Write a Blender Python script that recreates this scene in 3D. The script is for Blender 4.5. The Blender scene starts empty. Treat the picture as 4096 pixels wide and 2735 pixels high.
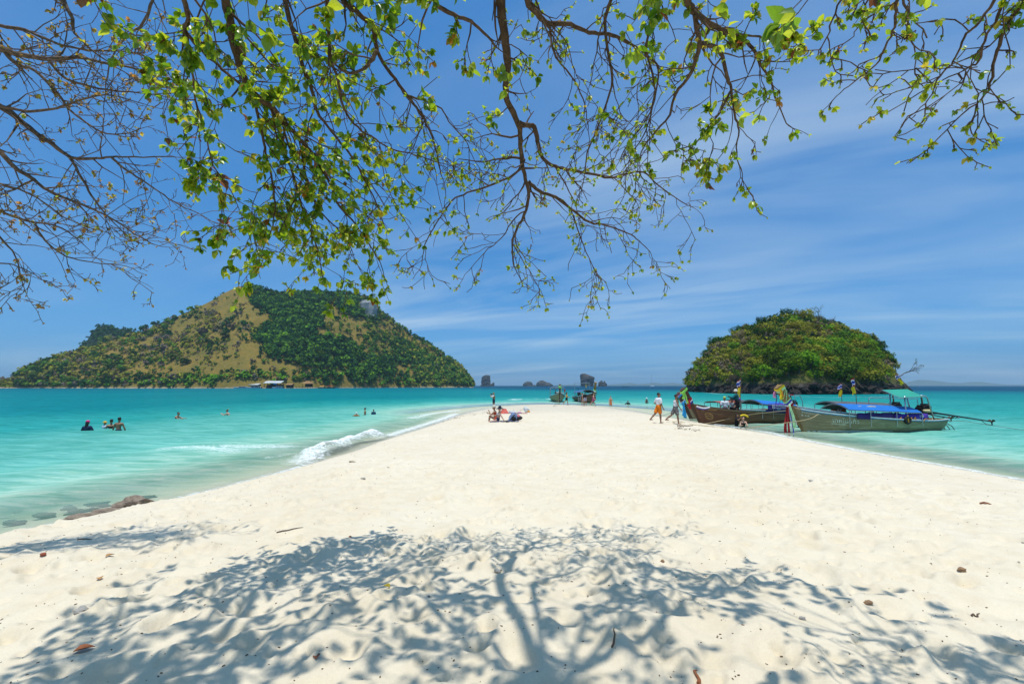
import bpy, math, random
import numpy as np
from mathutils import Vector, Matrix, Euler

# ------------------------------------------------------------------ camera
SC = bpy.context.scene
COL = SC.collection
R = math.radians
FPX = 1820.0
CAMZ = 2.6
PITCH = math.atan((1541.5 - 1367.5) / FPX)
cam_d = bpy.data.cameras.new('camera')
cam_d.sensor_width = 36.0
cam_d.lens = 36.0 * FPX / 4096.0
cam_d.clip_start = 0.05
cam_d.clip_end = 60000.0
cam = bpy.data.objects.new('camera', cam_d)
cam.location = (0, 0, CAMZ)
cam.rotation_euler = (R(90) + PITCH, 0, 0)
COL.objects.link(cam)
SC.camera = cam

# ------------------------------------------------------------------ sky, sun, exposure
SKYLIN = .62
CL1, CL2 = 5.0, 15.1
SUN_EL, SUN_AZ = 81.0, 185.0          # azimuth clockwise from +Y (the view direction)
W = bpy.data.worlds.new('World')
SC.world = W
W.use_nodes = True
wn, wl = W.node_tree.nodes, W.node_tree.links
wn.clear()
def WN(t, **kw):
    n = wn.new(t)
    for k, v in kw.items():
        setattr(n, k, v)
    return n
wo = WN('ShaderNodeOutputWorld')
wb = WN('ShaderNodeBackground')
wb.inputs[1].default_value = 0.1
sky = WN('ShaderNodeTexSky', sky_type='NISHITA', sun_disc=False, sun_elevation=R(SUN_EL), sun_rotation=R(SUN_AZ),
         altitude=0.0, air_density=.6, dust_density=1.9, ozone_density=3.0)
tc = WN('ShaderNodeTexCoord')
sep = WN('ShaderNodeSeparateXYZ')
wl.new(tc.outputs['Generated'], sep.inputs[0])
def WM(op, a, b=None, clamp=False):
    n = WN('ShaderNodeMath', operation=op, use_clamp=clamp)
    for i, v in enumerate((a, b)):
        if v is None: continue
        if isinstance(v, (int, float)): n.inputs[i].default_value = v
        else: wl.new(v, n.inputs[i])
    return n.outputs[0]
zz = WM('ADD', WM('MAXIMUM', sep.outputs[2], 0.0), 0.12)
px_ = WM('DIVIDE', sep.outputs[0], zz)
py_ = WM('DIVIDE', sep.outputs[1], zz)
comb = WN('ShaderNodeCombineXYZ')
wl.new(px_, comb.inputs[0]); wl.new(py_, comb.inputs[1])
def wnoise(rot, sx, sy, loc, scale, detail, rough, dist):
    m0 = WN('ShaderNodeMapping'); m0.inputs['Rotation'].default_value = (0, 0, R(rot)); wl.new(comb.outputs[0], m0.inputs[0])
    m = WN('ShaderNodeMapping')
    m.inputs['Scale'].default_value = (sx, sy, 1)
    m.inputs['Location'].default_value = (loc, loc * .7, 0)
    wl.new(m0.outputs[0], m.inputs[0])
    n = WN('ShaderNodeTexNoise')
    n.inputs['Scale'].default_value = scale
    n.inputs['Detail'].default_value = detail
    n.inputs['Roughness'].default_value = rough
    n.inputs['Distortion'].default_value = dist
    wl.new(m.outputs[0], n.inputs['Vector'])
    return n.outputs['Fac']
c1 = wnoise(26, .42, 1.3, CL1, 1.0, 6, .52, .9)
c2 = wnoise(28, .5, .8, CL2, .5, 3, .5, .3)
mr = WN('ShaderNodeMapRange'); mr.inputs[1].default_value = .36; mr.inputs[2].default_value = .80
wl.new(c1, mr.inputs[0])
mr2 = WN('ShaderNodeMapRange'); mr2.inputs[1].default_value = .36; mr2.inputs[2].default_value = .62
wl.new(c2, mr2.inputs[0])
cm = WM('MULTIPLY', WM('MULTIPLY', mr.outputs[0], mr2.outputs[0]), .66, True)
# the photograph's saturated, evenly bright blue: a per-channel tone curve on the whole sky
sc3 = WN('ShaderNodeSeparateColor'); wl.new(sky.outputs[0], sc3.inputs[0])
cc3 = WN('ShaderNodeCombineColor')
for i, (k, g) in enumerate(((.08, .62), (3.45, .42), (5.75, .20))):
    cur = WM('MULTIPLY', WM('POWER', WM('MULTIPLY', sc3.outputs[i], .1), g), k)
    wl.new(WM('ADD', cur, WM('MULTIPLY', sc3.outputs[i], SKYLIN)), cc3.inputs[i])
mixc = WN('ShaderNodeMix', data_type='RGBA')
wl.new(cm, mixc.inputs[0]); wl.new(cc3.outputs[0], mixc.inputs[6])
mixc.inputs[7].default_value = (6.8, 8.2, 9.0, 1)
wl.new(mixc.outputs[2], wb.inputs[0]); wl.new(wb.outputs[0], wo.inputs[0])

sun_dir = Vector((math.sin(R(SUN_AZ)) * math.cos(R(SUN_EL)), math.cos(R(SUN_AZ)) * math.cos(R(SUN_EL)), math.sin(R(SUN_EL))))
sl = bpy.data.lights.new('sun', 'SUN')
sl.energy = 4.05
sl.angle = R(0.55)
sl.color = (1.0, .965, .9)
so = bpy.data.objects.new('sun', sl)
so.location = (0, 0, 40)
so.rotation_euler = sun_dir.to_track_quat('Z', 'Y').to_euler()
COL.objects.link(so)

SC.view_settings.view_transform = 'Standard'
SC.view_settings.look = 'None'
SC.view_settings.exposure = 0.0
SC.view_settings.gamma = 1.0
cy = SC.cycles
cy.max_bounces = 7; cy.diffuse_bounces = 3; cy.glossy_bounces = 3; cy.transmission_bounces = 4
cy.transparent_max_bounces = 10; cy.volume_bounces = 0
cy.use_denoising = True
cy.caustics_reflective = False; cy.caustics_refractive = False
cy.sample_clamp_indirect = 4.0

# ------------------------------------------------------------------ helpers
rng = np.random.default_rng(7)
random.seed(11)
SP, CP = math.sin(PITCH), math.cos(PITCH)
VS = 4096 / 2348.0
def at(px, py, Y):
    """Point at forward distance Y whose image is the photograph pixel (px, py)."""
    u, v = (px - 2048) / FPX, (1367.5 - py) / FPX
    t = Y / (CP - v * SP)
    return Vector((u * t, Y, CAMZ + t * (SP + v * CP)))
def on(px, py, z=0.0):
    """Point at height z whose image is (px, py)."""
    u, v = (px - 2048) / FPX, (1367.5 - py) / FPX
    t = (z - CAMZ) / (SP + v * CP)
    return Vector((u * t, t * (CP - v * SP), z))
def vat(x, y, Y): return at(x * VS, y * VS, Y)
def von(x, y, z=0.0): return on(x * VS, y * VS, z)

def tag(o, label=None, cat=None, group=None, kind=None):
    if label: o['label'] = label
    if cat: o['category'] = cat
    if group: o['group'] = group
    if kind: o['kind'] = kind
    return o
def empty(name, loc=(0, 0, 0), rz=0.0, scale=1.0):
    o = bpy.data.objects.new(name, None)
    o.empty_display_size = .2
    o.location = loc; o.rotation_euler = (0, 0, rz); o.scale = (scale,) * 3
    COL.objects.link(o)
    return o
def link(name, me, parent=None, loc=None):
    o = bpy.data.objects.new(name, me)
    if parent is not None: o.parent = parent
    if loc is not None: o.location = loc
    COL.objects.link(o)
    return o
def mesh(name, V, F, mats, smooth=False, fmat=None):
    me = bpy.data.meshes.new(name)
    V = np.asarray(V, dtype=np.float32).reshape(-1, 3)
    if isinstance(F, np.ndarray):
        n, k = F.shape
        me.vertices.add(len(V)); me.vertices.foreach_set('co', V.ravel())
        me.loops.add(n * k); me.loops.foreach_set('vertex_index', F.astype(np.int32).ravel())
        me.polygons.add(n); me.polygons.foreach_set('loop_start', np.arange(0, n * k, k, dtype=np.int32))
        me.update(calc_edges=True)
    else:
        me.from_pydata(V.tolist(), [], [tuple(int(i) for i in f) for f in F])
    if not isinstance(mats, (list, tuple)): mats = [mats]
    for m in mats: me.materials.append(m)
    if fmat is not None: me.polygons.foreach_set('material_index', np.asarray(fmat, dtype=np.int32))
    if smooth: me.polygons.foreach_set('use_smooth', np.ones(len(me.polygons), dtype=bool))
    me.validate(); me.update()
    return me
def attr(me, name, arr):
    a = me.attributes.new(name, 'FLOAT', 'POINT')
    a.data.foreach_set('value', np.asarray(arr, dtype=np.float32))

class MB:
    """Collects shapes for ONE mesh."""
    def __init__(s): s.V = []; s.F = []; s.M = []; s.m = 0
    def add(s, V, F):
        b = len(s.V); s.V.extend([tuple(v) for v in V])
        for f in F: s.F.append(tuple(i + b for i in f)); s.M.append(s.m)
        return s
    def box(s, c, d, rot=None, taper=1.0):
        V = []
        for z in (-.5, .5):
            k = taper if z > 0 else 1.0
            for x, y in ((-.5, -.5), (.5, -.5), (.5, .5), (-.5, .5)):
                v = Vector((x * d[0] * k, y * d[1] * k, z * d[2]))
                if rot is not None: v = rot @ v
                V.append(Vector(c) + v)
        return s.add(V, [(3, 2, 1, 0), (4, 5, 6, 7), (0, 1, 5, 4), (1, 2, 6, 5), (2, 3, 7, 6), (3, 0, 4, 7)])
    def tube(s, P, r, n=6, cap=True, flat=None):
        P = [Vector(p) for p in P]
        if not hasattr(r, '__len__'): r = [r] * len(P)
        V = []; prev = None
        for i, p in enumerate(P):
            t = (P[min(i + 1, len(P) - 1)] - P[max(i - 1, 0)])
            if t.length < 1e-9: t = Vector((0, 0, 1))
            t.normalize()
            if prev is None:
                a = Vector((0, 0, 1)) if abs(t.z) < .9 else Vector((1, 0, 0))
                u = t.cross(a).normalized()
            else:
                u = (prev - t * prev.dot(t))
                u = u.normalized() if u.length > 1e-6 else t.orthogonal().normalized()
            prev = u; w = t.cross(u)
            for k in range(n):
                an = 2 * math.pi * k / n
                V.append(p + (u * math.cos(an) + w * math.sin(an) * (flat or 1.0)) * r[i])
        F = []
        for i in range(len(P) - 1):
            for k in range(n):
                a, b = i * n + k, i * n + (k + 1) % n
                F.append((a, b, b + n, a + n))
        if cap:
            F.append(tuple(range(n - 1, -1, -1))); F.append(tuple(range((len(P) - 1) * n, len(P) * n)))
        return s.add(V, F)
    def lathe(s, c, prof, n=12, sx=1, sy=1, rot=None):
        V = []
        for r, z in prof:
            for k in range(n):
                an = 2 * math.pi * k / n
                v = Vector((r * math.cos(an) * sx, r * math.sin(an) * sy, z))
                if rot is not None: v = rot @ v
                V.append(Vector(c) + v)
        F = []
        for i in range(len(prof) - 1):
            for k in range(n):
                a, b = i * n + k, i * n + (k + 1) % n
                F.append((a, b, b + n, a + n))
        F.append(tuple(range(n - 1, -1, -1))); F.append(tuple(range((len(prof) - 1) * n, len(prof) * n)))
        return s.add(V, F)
    def ball(s, c, r, n=8, m=6, rot=None):
        if not hasattr(r, '__len__'): r = (r, r, r)
        prof = [(math.sin(math.pi * i / m), -math.cos(math.pi * i / m)) for i in range(m + 1)]
        prof[0] = (.02, -1); prof[-1] = (.02, 1)
        V = []
        for q, z in prof:
            for k in range(n):
                an = 2 * math.pi * k / n
                v = Vector((q * math.cos(an) * r[0], q * math.sin(an) * r[1], z * r[2]))
                if rot is not None: v = rot @ v
                V.append(Vector(c) + v)
        F = []
        for i in range(m):
            for k in range(n):
                a, b = i * n + k, i * n + (k + 1) % n
                F.append((a, b, b + n, a + n))
        return s.add(V, F)
    def sheet(s, G, thick=0.0):
        """Grid of points; thick>0 gives it a back offset along the mean normal."""
        h, w = len(G), len(G[0])
        V = [Vector(p) for row in G for p in row]
        F = [(i * w + j, i * w + j + 1, (i + 1) * w + j + 1, (i + 1) * w + j) for i in range(h - 1) for j in range(w - 1)]
        if thick:
            n0 = []
            for i in range(h):
                for j in range(w):
                    a = Vector(G[i][min(j + 1, w - 1)]) - Vector(G[i][max(j - 1, 0)])
                    b = Vector(G[min(i + 1, h - 1)][j]) - Vector(G[max(i - 1, 0)][j])
                    nn = a.cross(b); n0.append(nn.normalized() if nn.length > 1e-9 else Vector((0, 0, 1)))
            m = len(V)
            V = V + [v - q * thick for v, q in zip(V, n0)]
            F = F + [tuple(m + i for i in reversed(f)) for f in F]
            e = [(i, i + 1) for i in range(w - 1)] + [(i * w + w - 1, (i + 1) * w + w - 1) for i in range(h - 1)] + \
                [((h - 1) * w + i + 1, (h - 1) * w + i) for i in range(w - 1)] + [((i + 1) * w, i * w) for i in range(h - 1)]
            F += [(b, a, a + m, b + m) for a, b in e]
        return s.add(V, F)
    def build(s, name, mats, parent=None, smooth=False, loc=None):
        if not s.V: return None
        return link(name, mesh(name, s.V, s.F, mats, smooth, s.M if isinstance(mats, (list, tuple)) and len(mats) > 1 else None), parent, loc)

def copy_tree(o, parent=None):
    c = o.copy(); COL.objects.link(c)
    if parent is not None: c.parent = parent
    for ch in list(o.children): copy_tree(ch, c)
    return c

# numpy value noise
def _hash(ix, iy, seed):
    h = (ix.astype(np.int64) * 374761393 + iy.astype(np.int64) * 668265263 + seed * 974711) & 0x7fffffff
    h = ((h ^ (h >> 13)) * 1274126177) & 0x7fffffff
    return ((h ^ (h >> 16)) & 0xffff) / 65535.0
def vnoise(x, y, seed=0):
    ix, iy = np.floor(x), np.floor(y)
    fx, fy = x - ix, y - iy
    fx = fx * fx * (3 - 2 * fx); fy = fy * fy * (3 - 2 * fy)
    a = _hash(ix, iy, seed); b = _hash(ix + 1, iy, seed); c = _hash(ix, iy + 1, seed); d = _hash(ix + 1, iy + 1, seed)
    return (a + (b - a) * fx) + ((c + (d - c) * fx) - (a + (b - a) * fx)) * fy
def fbm(x, y, seed=0, oct=4, gain=.5):
    s = 0; a = 1; t = 0
    for i in range(oct):
        s = s + a * vnoise(x * 2 ** i + 17.3 * i, y * 2 ** i + 9.1 * i, seed + i); t += a; a *= gain
    return s / t
def sstep(a, b, x):
    t = np.clip((x - a) / (b - a), 0, 1)
    return t * t * (3 - 2 * t)

# materials
class NT:
    def __init__(s, name):
        s.mat = bpy.data.materials.new(name); s.mat.use_nodes = True
        s.t = s.mat.node_tree; s.t.nodes.clear()
        s.out = s.n('ShaderNodeOutputMaterial')
    def n(s, t, **kw):
        o = s.t.nodes.new(t)
        for k, v in kw.items(): setattr(o, k, v)
        return o
    def l(s, a, b): s.t.links.new(a, b)
    def put(s, sock, v):
        if hasattr(v, 'is_output'): s.l(v, sock)
        elif isinstance(v, (int, float)):
            sock.default_value = v
        else:
            sock.default_value = (tuple(v) + (1,))[:4] if sock.type == 'RGBA' else v
    def math(s, op, a, b=0.0, clamp=False):
        o = s.n('ShaderNodeMath', operation=op, use_clamp=clamp); s.put(o.inputs[0], a); s.put(o.inputs[1], b); return o.outputs[0]
    def mix(s, f, a, b, mode='MIX'):
        o = s.n('ShaderNodeMix', data_type='RGBA', blend_type=mode); s.put(o.inputs[0], f); s.put(o.inputs[6], a); s.put(o.inputs[7], b); return o.outputs[2]
    def noise(s, scale, detail=4, rough=.55, vec=None, dist=0.0, kind='Fac'):
        o = s.n('ShaderNodeTexNoise'); o.inputs['Scale'].default_value = scale; o.inputs['Detail'].default_value = detail
        o.inputs['Roughness'].default_value = rough; o.inputs['Distortion'].default_value = dist
        s.l(vec if vec is not None else s.obj(), o.inputs['Vector']); return o.outputs[kind]
    def obj(s):
        if not hasattr(s, '_tc'): s._tc = s.n('ShaderNodeTexCoord')
        return s._tc.outputs['Object']
    def pos(s):
        if not hasattr(s, '_g'): s._g = s.n('ShaderNodeNewGeometry')
        return s._g.outputs['Position']
    def scale(s, vec, sc, rot=(0, 0, 0)):
        o = s.n('ShaderNodeMapping'); o.inputs['Scale'].default_value = sc; o.inputs['Rotation'].default_value = rot; s.l(vec, o.inputs[0]); return o.outputs[0]
    def ramp(s, f, stops):
        o = s.n('ShaderNodeValToRGB'); e = o.color_ramp.elements
        while len(e) > 1: e.remove(e[-1])
        e[0].position = stops[0][0]; e[0].color = tuple(stops[0][1]) + (1,)
        for p, c in stops[1:]:
            k = e.new(p); k.color = tuple(c) + (1,)
        s.put(o.inputs[0], f); return o.outputs[0]
    def mr(s, f, a, b, c=0.0, d=1.0):
        o = s.n('ShaderNodeMapRange'); s.put(o.inputs[0], f)
        for i, v in enumerate((a, b, c, d)): o.inputs[i + 1].default_value = v
        return o.outputs[0]
    def attr(s, name):
        o = s.n('ShaderNodeAttribute'); o.attribute_name = name; return o.outputs['Fac']
    def bump(s, h, strength, dist, normal=None):
        o = s.n('ShaderNodeBump'); o.inputs['Strength'].default_value = strength; o.inputs['Distance'].default_value = dist
        s.put(o.inputs['Height'], h)
        if normal is not None: s.l(normal, o.inputs['Normal'])
        return o.outputs[0]
    def bsdf(s, col, rough=.6, normal=None, spec=.4, metal=0.0, **kw):
        o = s.n('ShaderNodeBsdfPrincipled'); s.put(o.inputs['Base Color'], col); s.put(o.inputs['Roughness'], rough)
        o.inputs['Specular IOR Level'].default_value = spec; o.inputs['Metallic'].default_value = metal
        if normal is not None: s.l(normal, o.inputs['Normal'])
        return o.outputs[0]
    def done(s, sh): s.l(sh, s.out.inputs[0]); return s.mat
_mc = {}
def M(name, col, rough=.6, var=.25, nscale=6.0, bump=0.0, spec=.35, metal=0.0, col2=None, bscale=None):
    if name in _mc: return _mc[name]
    t = NT(name)
    f = t.noise(nscale, 4, .6)
    c2 = col2 or tuple(c * (1 - var) for c in col)
    c1 = col if col2 else tuple(min(1, c * (1 + var * .5)) for c in col)
    c = t.mix(t.mr(f, .35, .68), c1, c2)
    nb = t.bump(t.noise(bscale or nscale * 4, 4, .6), .6, bump) if bump else None
    _mc[name] = t.done(t.bsdf(c, rough, nb, spec, metal))
    return _mc[name]

# ------------------------------------------------------------------ the sand spit
SHORE_PX = [(-260, 1300), (0, 1234), (90, 1214), (170, 1197), (260, 1175), (345, 1160), (440, 1137), (530, 1113), (620, 1090), (720, 1062), (790, 1041),
            (850, 1019), (910, 1000), (960, 985), (1005, 970), (1040, 956), (1075, 945), (1120, 936), (1180, 930), (1250, 927), (1320, 929), (1390, 934),
            (1450, 942), (1510, 953), (1560, 961), (1610, 971), (1660, 978), (1710, 986), (1760, 994), (1830, 1007), (1900, 1021), (1990, 1038), (2080, 1054),
            (2180, 1071), (2280, 1089), (2348, 1102), (2560, 1142)]
SHORE = np.array([von(x, y, 0.0)[:2] for x, y in SHORE_PX] + [(26, 6), (30, -12), (-22, -12), (-14, 2)])
# the two ends are carried on behind the camera
SHORE[0] = (-10.5, 5.0)
def poly_sd(X, Y, P):
    """signed distance to a closed polygon, positive inside"""
    d2 = np.full(X.shape, 1e18); ins = np.zeros(X.shape, bool)
    n = len(P)
    for i in range(n):
        ax, ay = P[i]; bx, by = P[(i + 1) % n]
        ex, ey = bx - ax, by - ay
        t = np.clip(((X - ax) * ex + (Y - ay) * ey) / (ex * ex + ey * ey + 1e-12), 0, 1)
        dx, dy = X - ax - t * ex, Y - ay - t * ey
        d2 = np.minimum(d2, dx * dx + dy * dy)
        c = ((ay > Y) != (by > Y)) & (X < (bx - ax) * (Y - ay) / (by - ay + 1e-12) + ax)
        ins ^= c
    d = np.sqrt(d2)
    return np.where(ins, d, -d)

# trampled-sand height maps: (x0, y0, cell, array)
def dimple_map(x0, x1, y0, y1, cell, n, rmin, rmax, dmin, dmax, seed):
    g = np.random.default_rng(seed)
    nx, ny = int((x1 - x0) / cell), int((y1 - y0) / cell)
    H = np.zeros((ny, nx), np.float32)
    for _ in range(n):
        cx, cyy = g.uniform(x0, x1), g.uniform(y0, y1)
        r = g.uniform(rmin, rmax); e = g.uniform(.5, 1.0); a = g.uniform(0, math.pi); dp = g.uniform(dmin, dmax)
        k = int(r * 2.6 / cell) + 1
        i, j = int((cyy - y0) / cell), int((cx - x0) / cell)
        i0, i1, j0, j1 = max(i - k, 0), min(i + k, ny), max(j - k, 0), min(j + k, nx)
        if i1 <= i0 or j1 <= j0: continue
        yy, xx = np.mgrid[i0:i1, j0:j1]
        dx, dy = (xx - j) * cell, (yy - i) * cell
        u = (dx * math.cos(a) + dy * math.sin(a)) / r; v = (-dx * math.sin(a) + dy * math.cos(a)) / (r * e)
        q = u * u + v * v
        H[i0:i1, j0:j1] += dp * (-np.exp(-q * 1.4) + .75 * np.exp(-(np.sqrt(q) - 1.15) ** 2 * 6))
    return (x0, y0, cell, H)
def sample(mp, X, Y):
    x0, y0, c, H = mp
    u, v = (X - x0) / c, (Y - y0) / c
    ny, nx = H.shape
    ok = (u > 1) & (v > 1) & (u < nx - 2) & (v < ny - 2)
    u = np.clip(u, 0, nx - 2); v = np.clip(v, 0, ny - 2)
    i, j = v.astype(int), u.astype(int); fu, fv = u - j, v - i
    h = (H[i, j] * (1 - fu) + H[i, j + 1] * fu) * (1 - fv) + (H[i + 1, j] * (1 - fu) + H[i + 1, j + 1] * fu) * fv
    edge = np.minimum(np.minimum(u, nx - 2 - u), np.minimum(v, ny - 2 - v)) * c
    return np.where(ok, h * np.clip(edge / .6, 0, 1), 0)
DM_NEAR = dimple_map(-9, 9, .5, 13, .03, 1350, .10, .24, .020, .052, 3)
DM_FOOT = dimple_map(-9, 9, .5, 13, .03, 2600, .05, .11, .012, .034, 13)
DM_FAR = dimple_map(-26, 30, 8, 62, .07, 9000, .12, .28, .02, .06, 5)
def sand_base(X, Y):
    d = poly_sd(X, Y, SHORE)
    ins = np.maximum(d, 0)
    # beach face: a steeper lip at the water, then a gentle crown, higher near the camera
    crown = .50 + .45 * sstep(16, 3, Y)
    h_in = .30 * (1 - np.exp(-ins / (1.1 + 1.7 * sstep(0, 8, X)))) + (crown - .30) * (1 - np.exp(-ins / 4.5))
    flat = sstep(30, 46, Y)                     # the low wet tip of the spit
    h_in = h_in * (1 - .80 * flat)
    out = np.maximum(-d, 0)
    h_out = -(.13 * out ** .92) * (1 - .75 * sstep(36, 48, Y) * sstep(16, 2, out))
    return np.where(d > 0, h_in, h_out), d
def sand_h(X, Y, detail=True):
    X = np.asarray(X, float); Y = np.asarray(Y, float)
    h, d = sand_base(X, Y)
    if detail:
        dry = sstep(.25, 1.6, d)
        h = h + dry * (.10 * (fbm(X * .55, Y * .55, 4, 3) - .5) + .075 * (fbm(X * 1.9 + Y * .5, Y * 2.3, 8, 3) - .5)) * (1 - .55 * sstep(6, 14, Y))
        h = h + dry * (sample(DM_NEAR, X, Y) + sample(DM_FOOT, X, Y)) + dry * sample(DM_FAR, X, Y) * sstep(9, 13, Y)
        lip = np.exp(-((d - .15) / .25) ** 2) * (.05 * (fbm(X * 1.3, Y * 1.3, 31, 3) - .4))
        h = h + lip * (X < 0)
    return h
def ground(x, y): return float(sand_h(np.array([x]), np.array([y]))[0])

th = np.radians(np.concatenate([np.arange(-180, -58, 6.0), np.arange(-58, 58, .19), np.arange(58, 180, 6.0)]))
rr = np.concatenate([np.geomspace(.25, 1.6, 14)[:-1], np.geomspace(1.6, 96, 500)])
TH, RR = np.meshgrid(th, rr)
SX, SY = RR * np.sin(TH), RR * np.cos(TH)
SZ = sand_h(SX, SY)
sd = poly_sd(SX, SY, SHORE)
nr, na = SX.shape
idx = np.arange(nr * na).reshape(nr, na)
jn = (np.arange(na) + 1) % na
F = np.stack([idx[:-1, :], idx[:-1, :][:, jn], idx[1:, :][:, jn], idx[1:, :]], -1).reshape(-1, 4)
keep = (sd.ravel()[F] > -16).all(1)
F = F[keep]
used = np.unique(F); remap = np.full(nr * na, -1); remap[used] = np.arange(len(used))
V = np.stack([SX.ravel(), SY.ravel(), SZ.ravel()], -1)[used]; F = remap[F]

t = NT('sand')
p = t.pos()
wet = t.attr('wet')
big = t.noise(.35, 3, .6, p); mid = t.noise(3.2, 5, .6, p); fine = t.noise(95, 3, .7, p); grit = t.noise(26, 4, .75, p)
c = t.mix(t.mr(big, .3, .7), (.70, .625, .48), (.66, .57, .42))
c = t.mix(t.math('MULTIPLY', t.mr(mid, .45, .75), .45), c, (.56, .45, .285))
c = t.mix(t.math('MULTIPLY', t.mr(fine, .4, .8), .25), c, (.44, .37, .26))
c = t.mix(t.math('MULTIPLY', t.mr(grit, .66, .74), .5), c, (.36, .28, .18))
c = t.mix(t.math('MULTIPLY', wet, .55), c, (.43, .38, .29))
nb = t.bump(t.noise(11, 5, .65, p), .5, .03)
nb = t.bump(fine, .35, .006, nb)
rough = t.math('SUBTRACT', .95, t.math('MULTIPLY', wet, .5))
sand_m = t.done(t.bsdf(c, rough, nb, .3))
me = mesh('sand_beach', V, F, sand_m, True)
dd = sd.ravel()[used]
wet_a = np.clip(sstep(.75, .1, dd) + .55 * sstep(36, 50, V[:, 1]) * sstep(.30, .16, V[:, 2]), 0, 1) * sstep(-1.5, -.05, dd)
attr(me, 'wet', wet_a)
tag(link('sand_beach', me), 'white trampled sand spit running out to sea', 'beach', kind='structure')

# ------------------------------------------------------------------ the sea
def seg_d(X, Y, a, b):
    ex, ey = b[0] - a[0], b[1] - a[1]
    tt = np.clip(((X - a[0]) * ex + (Y - a[1]) * ey) / (ex * ex + ey * ey + 1e-9), 0, 1)
    return np.hypot(X - a[0] - tt * ex, Y - a[1] - tt * ey), tt
th = np.radians(np.concatenate([np.arange(-180, -60, 5.0), np.arange(-60, 60, .25), np.arange(60, 180, 5.0)]))
rr = np.concatenate([np.geomspace(3, 120, 460)[:-1], np.geomspace(120, 26000, 150)])
TH, RR = np.meshgrid(th, rr)
WX, WY = RR * np.sin(TH), RR * np.cos(TH)
wd = poly_sd(WX, WY, SHORE)
off = np.maximum(-wd, 0)
phi = np.degrees(TH)
right = sstep(-14, 12, phi)                          # the shallow bank on the right
depth = .17 * np.minimum(off, 9) ** .95 + .075 * np.clip(off - 9, 0, 40) + .010 * np.clip(off - 49, 0, 900)
shoal = sstep(0, 45, off) * (1 - sstep(130, 330, RR))
depth = depth * (1 - right * .25 * shoal) + right * sstep(150, 420, RR) * 8 + 6 * sstep(500, 1500, RR)
depth = depth * (.82 + .36 * fbm(WX * .035, WY * .02, 61, 3)) * (.9 + .2 * fbm(WX * .25, WY * .12, 67, 2))
tip = sstep(36, 48, WY) * sstep(16, 2, off) * (np.abs(WX) < 40)
depth = depth * (1 - .75 * tip)
foam = np.zeros_like(WX)
def foam_line(pts, w, k, fade=True):
    global foam
    P = [von(x, y) for x, y in pts]
    for a, b in zip(P[:-1], P[1:]):
        d_, tt = seg_d(WX, WY, a, b)
        foam = np.maximum(foam, k * np.clip(1 - d_ / w, 0, 1) ** .8)
foam_line([(20, 1229), (110, 1207), (165, 1194)], .55, .85)
foam_line([(165, 1196), (250, 1178), (330, 1163)], .22, .9)
foam_line([(345, 1160), (440, 1137), (530, 1113), (620, 1090), (715, 1063)], .5, .85)
foam_line([(700, 1058), (770, 1025), (830, 1004)], 1.25, 1.0)
foam_line([(745, 1036), (800, 1012), (850, 1006)], 1.3, 1.5)
foam_line([(620, 1050), (700, 1040), (760, 1030)], .8, .66)
foam_line([(405, 1027), (470, 1026), (540, 1031)], 1.6, .85)
foam_line([(520, 1022), (600, 1022), (650, 1026)], 1.7, .85)
foam_line([(300, 1014), (420, 1006)], 1.6, .42)
foam_line([(850, 1012), (900, 995), (960, 978), (1010, 962), (1045, 950)], 1.15, .95)
foam_line([(940, 962), (985, 950), (1050, 940)], 2.0, .85)
foam_line([(1040, 948), (1085, 939), (1130, 934)], 2.0, .62)
foam_line([(1150, 926), (1230, 922), (1300, 925)], 2.6, .55)
foam_line([(1180, 918), (1230, 914), (1262, 917)], 3.0, .92)
foam_line([(1000, 934), (1070, 930), (1140, 929)], 2.6, .6)
foam_line([(1320, 922), (1400, 926), (1450, 935)], 2.0, .6)
foam_line([(1640, 974), (1700, 983), (1780, 996)], 1.1, .85)
foam_line([(1690, 977), (1770, 988)], .6, .55)
foam_line([(1780, 997), (1880, 1016), (2000, 1039)], .9, .9)
foam_line([(2000, 1039), (2150, 1064), (2348, 1101)], .55, .9)
foam_line([(1590, 897), (1650, 903), (1740, 905), (1800, 907), (1900, 911), (1990, 910), (2060, 908)], 4.0, .7)
foam_line([(0, 891), (300, 891), (700, 890), (1080, 886)], 7.0, .45)
# swell: lines parallel with the left shore, one of them breaking
swell = .035 * np.sin(off * 1.7 + 1.6 * fbm(WX * .12, WY * .12, 71, 2) * 3) * sstep(0, 2.5, off) * (1 - sstep(20, 70, off))
swell += .05 * (fbm(WX * .7, WY * .7, 73, 3) - .5) * sstep(0, 2, off) * (1 - sstep(30, 80, RR))
bw = np.zeros_like(WX)
for (a, b, w, hgt) in (((735, 1046), (850, 1008), .85, .42), ((1180, 918), (1262, 917), 1.3, .28), ((940, 964), (1030, 948), .9, .14), ((1640, 974), (1780, 996), .5, .06)):
    A, B = von(*a), von(*b)
    d_, tt = seg_d(WX, WY, A, B)
    bw = np.maximum(bw, hgt * np.exp(-(d_ / w) ** 2) * (.45 + .9 * fbm(WX * 1.6, WY * 1.6, 77, 3)))
swell = swell + bw + .10 * np.clip(foam - .55, 0, .6) * fbm(WX * 5, WY * 5, 79, 3)
WZ = swell
nr, na = WX.shape
idx = np.arange(nr * na).reshape(nr, na); jn = (np.arange(na) + 1) % na
F = np.stack([idx[:-1, :], idx[:-1, :][:, jn], idx[1:, :][:, jn], idx[1:, :]], -1).reshape(-1, 4)
keep = (wd.ravel()[F] < 1.6).any(1)
F = F[keep]
used = np.unique(F); remap = np.full(nr * na, -1); remap[used] = np.arange(len(used))
V = np.stack([WX.ravel(), WY.ravel(), WZ.ravel()], -1)[used]; F = remap[F]

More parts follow.
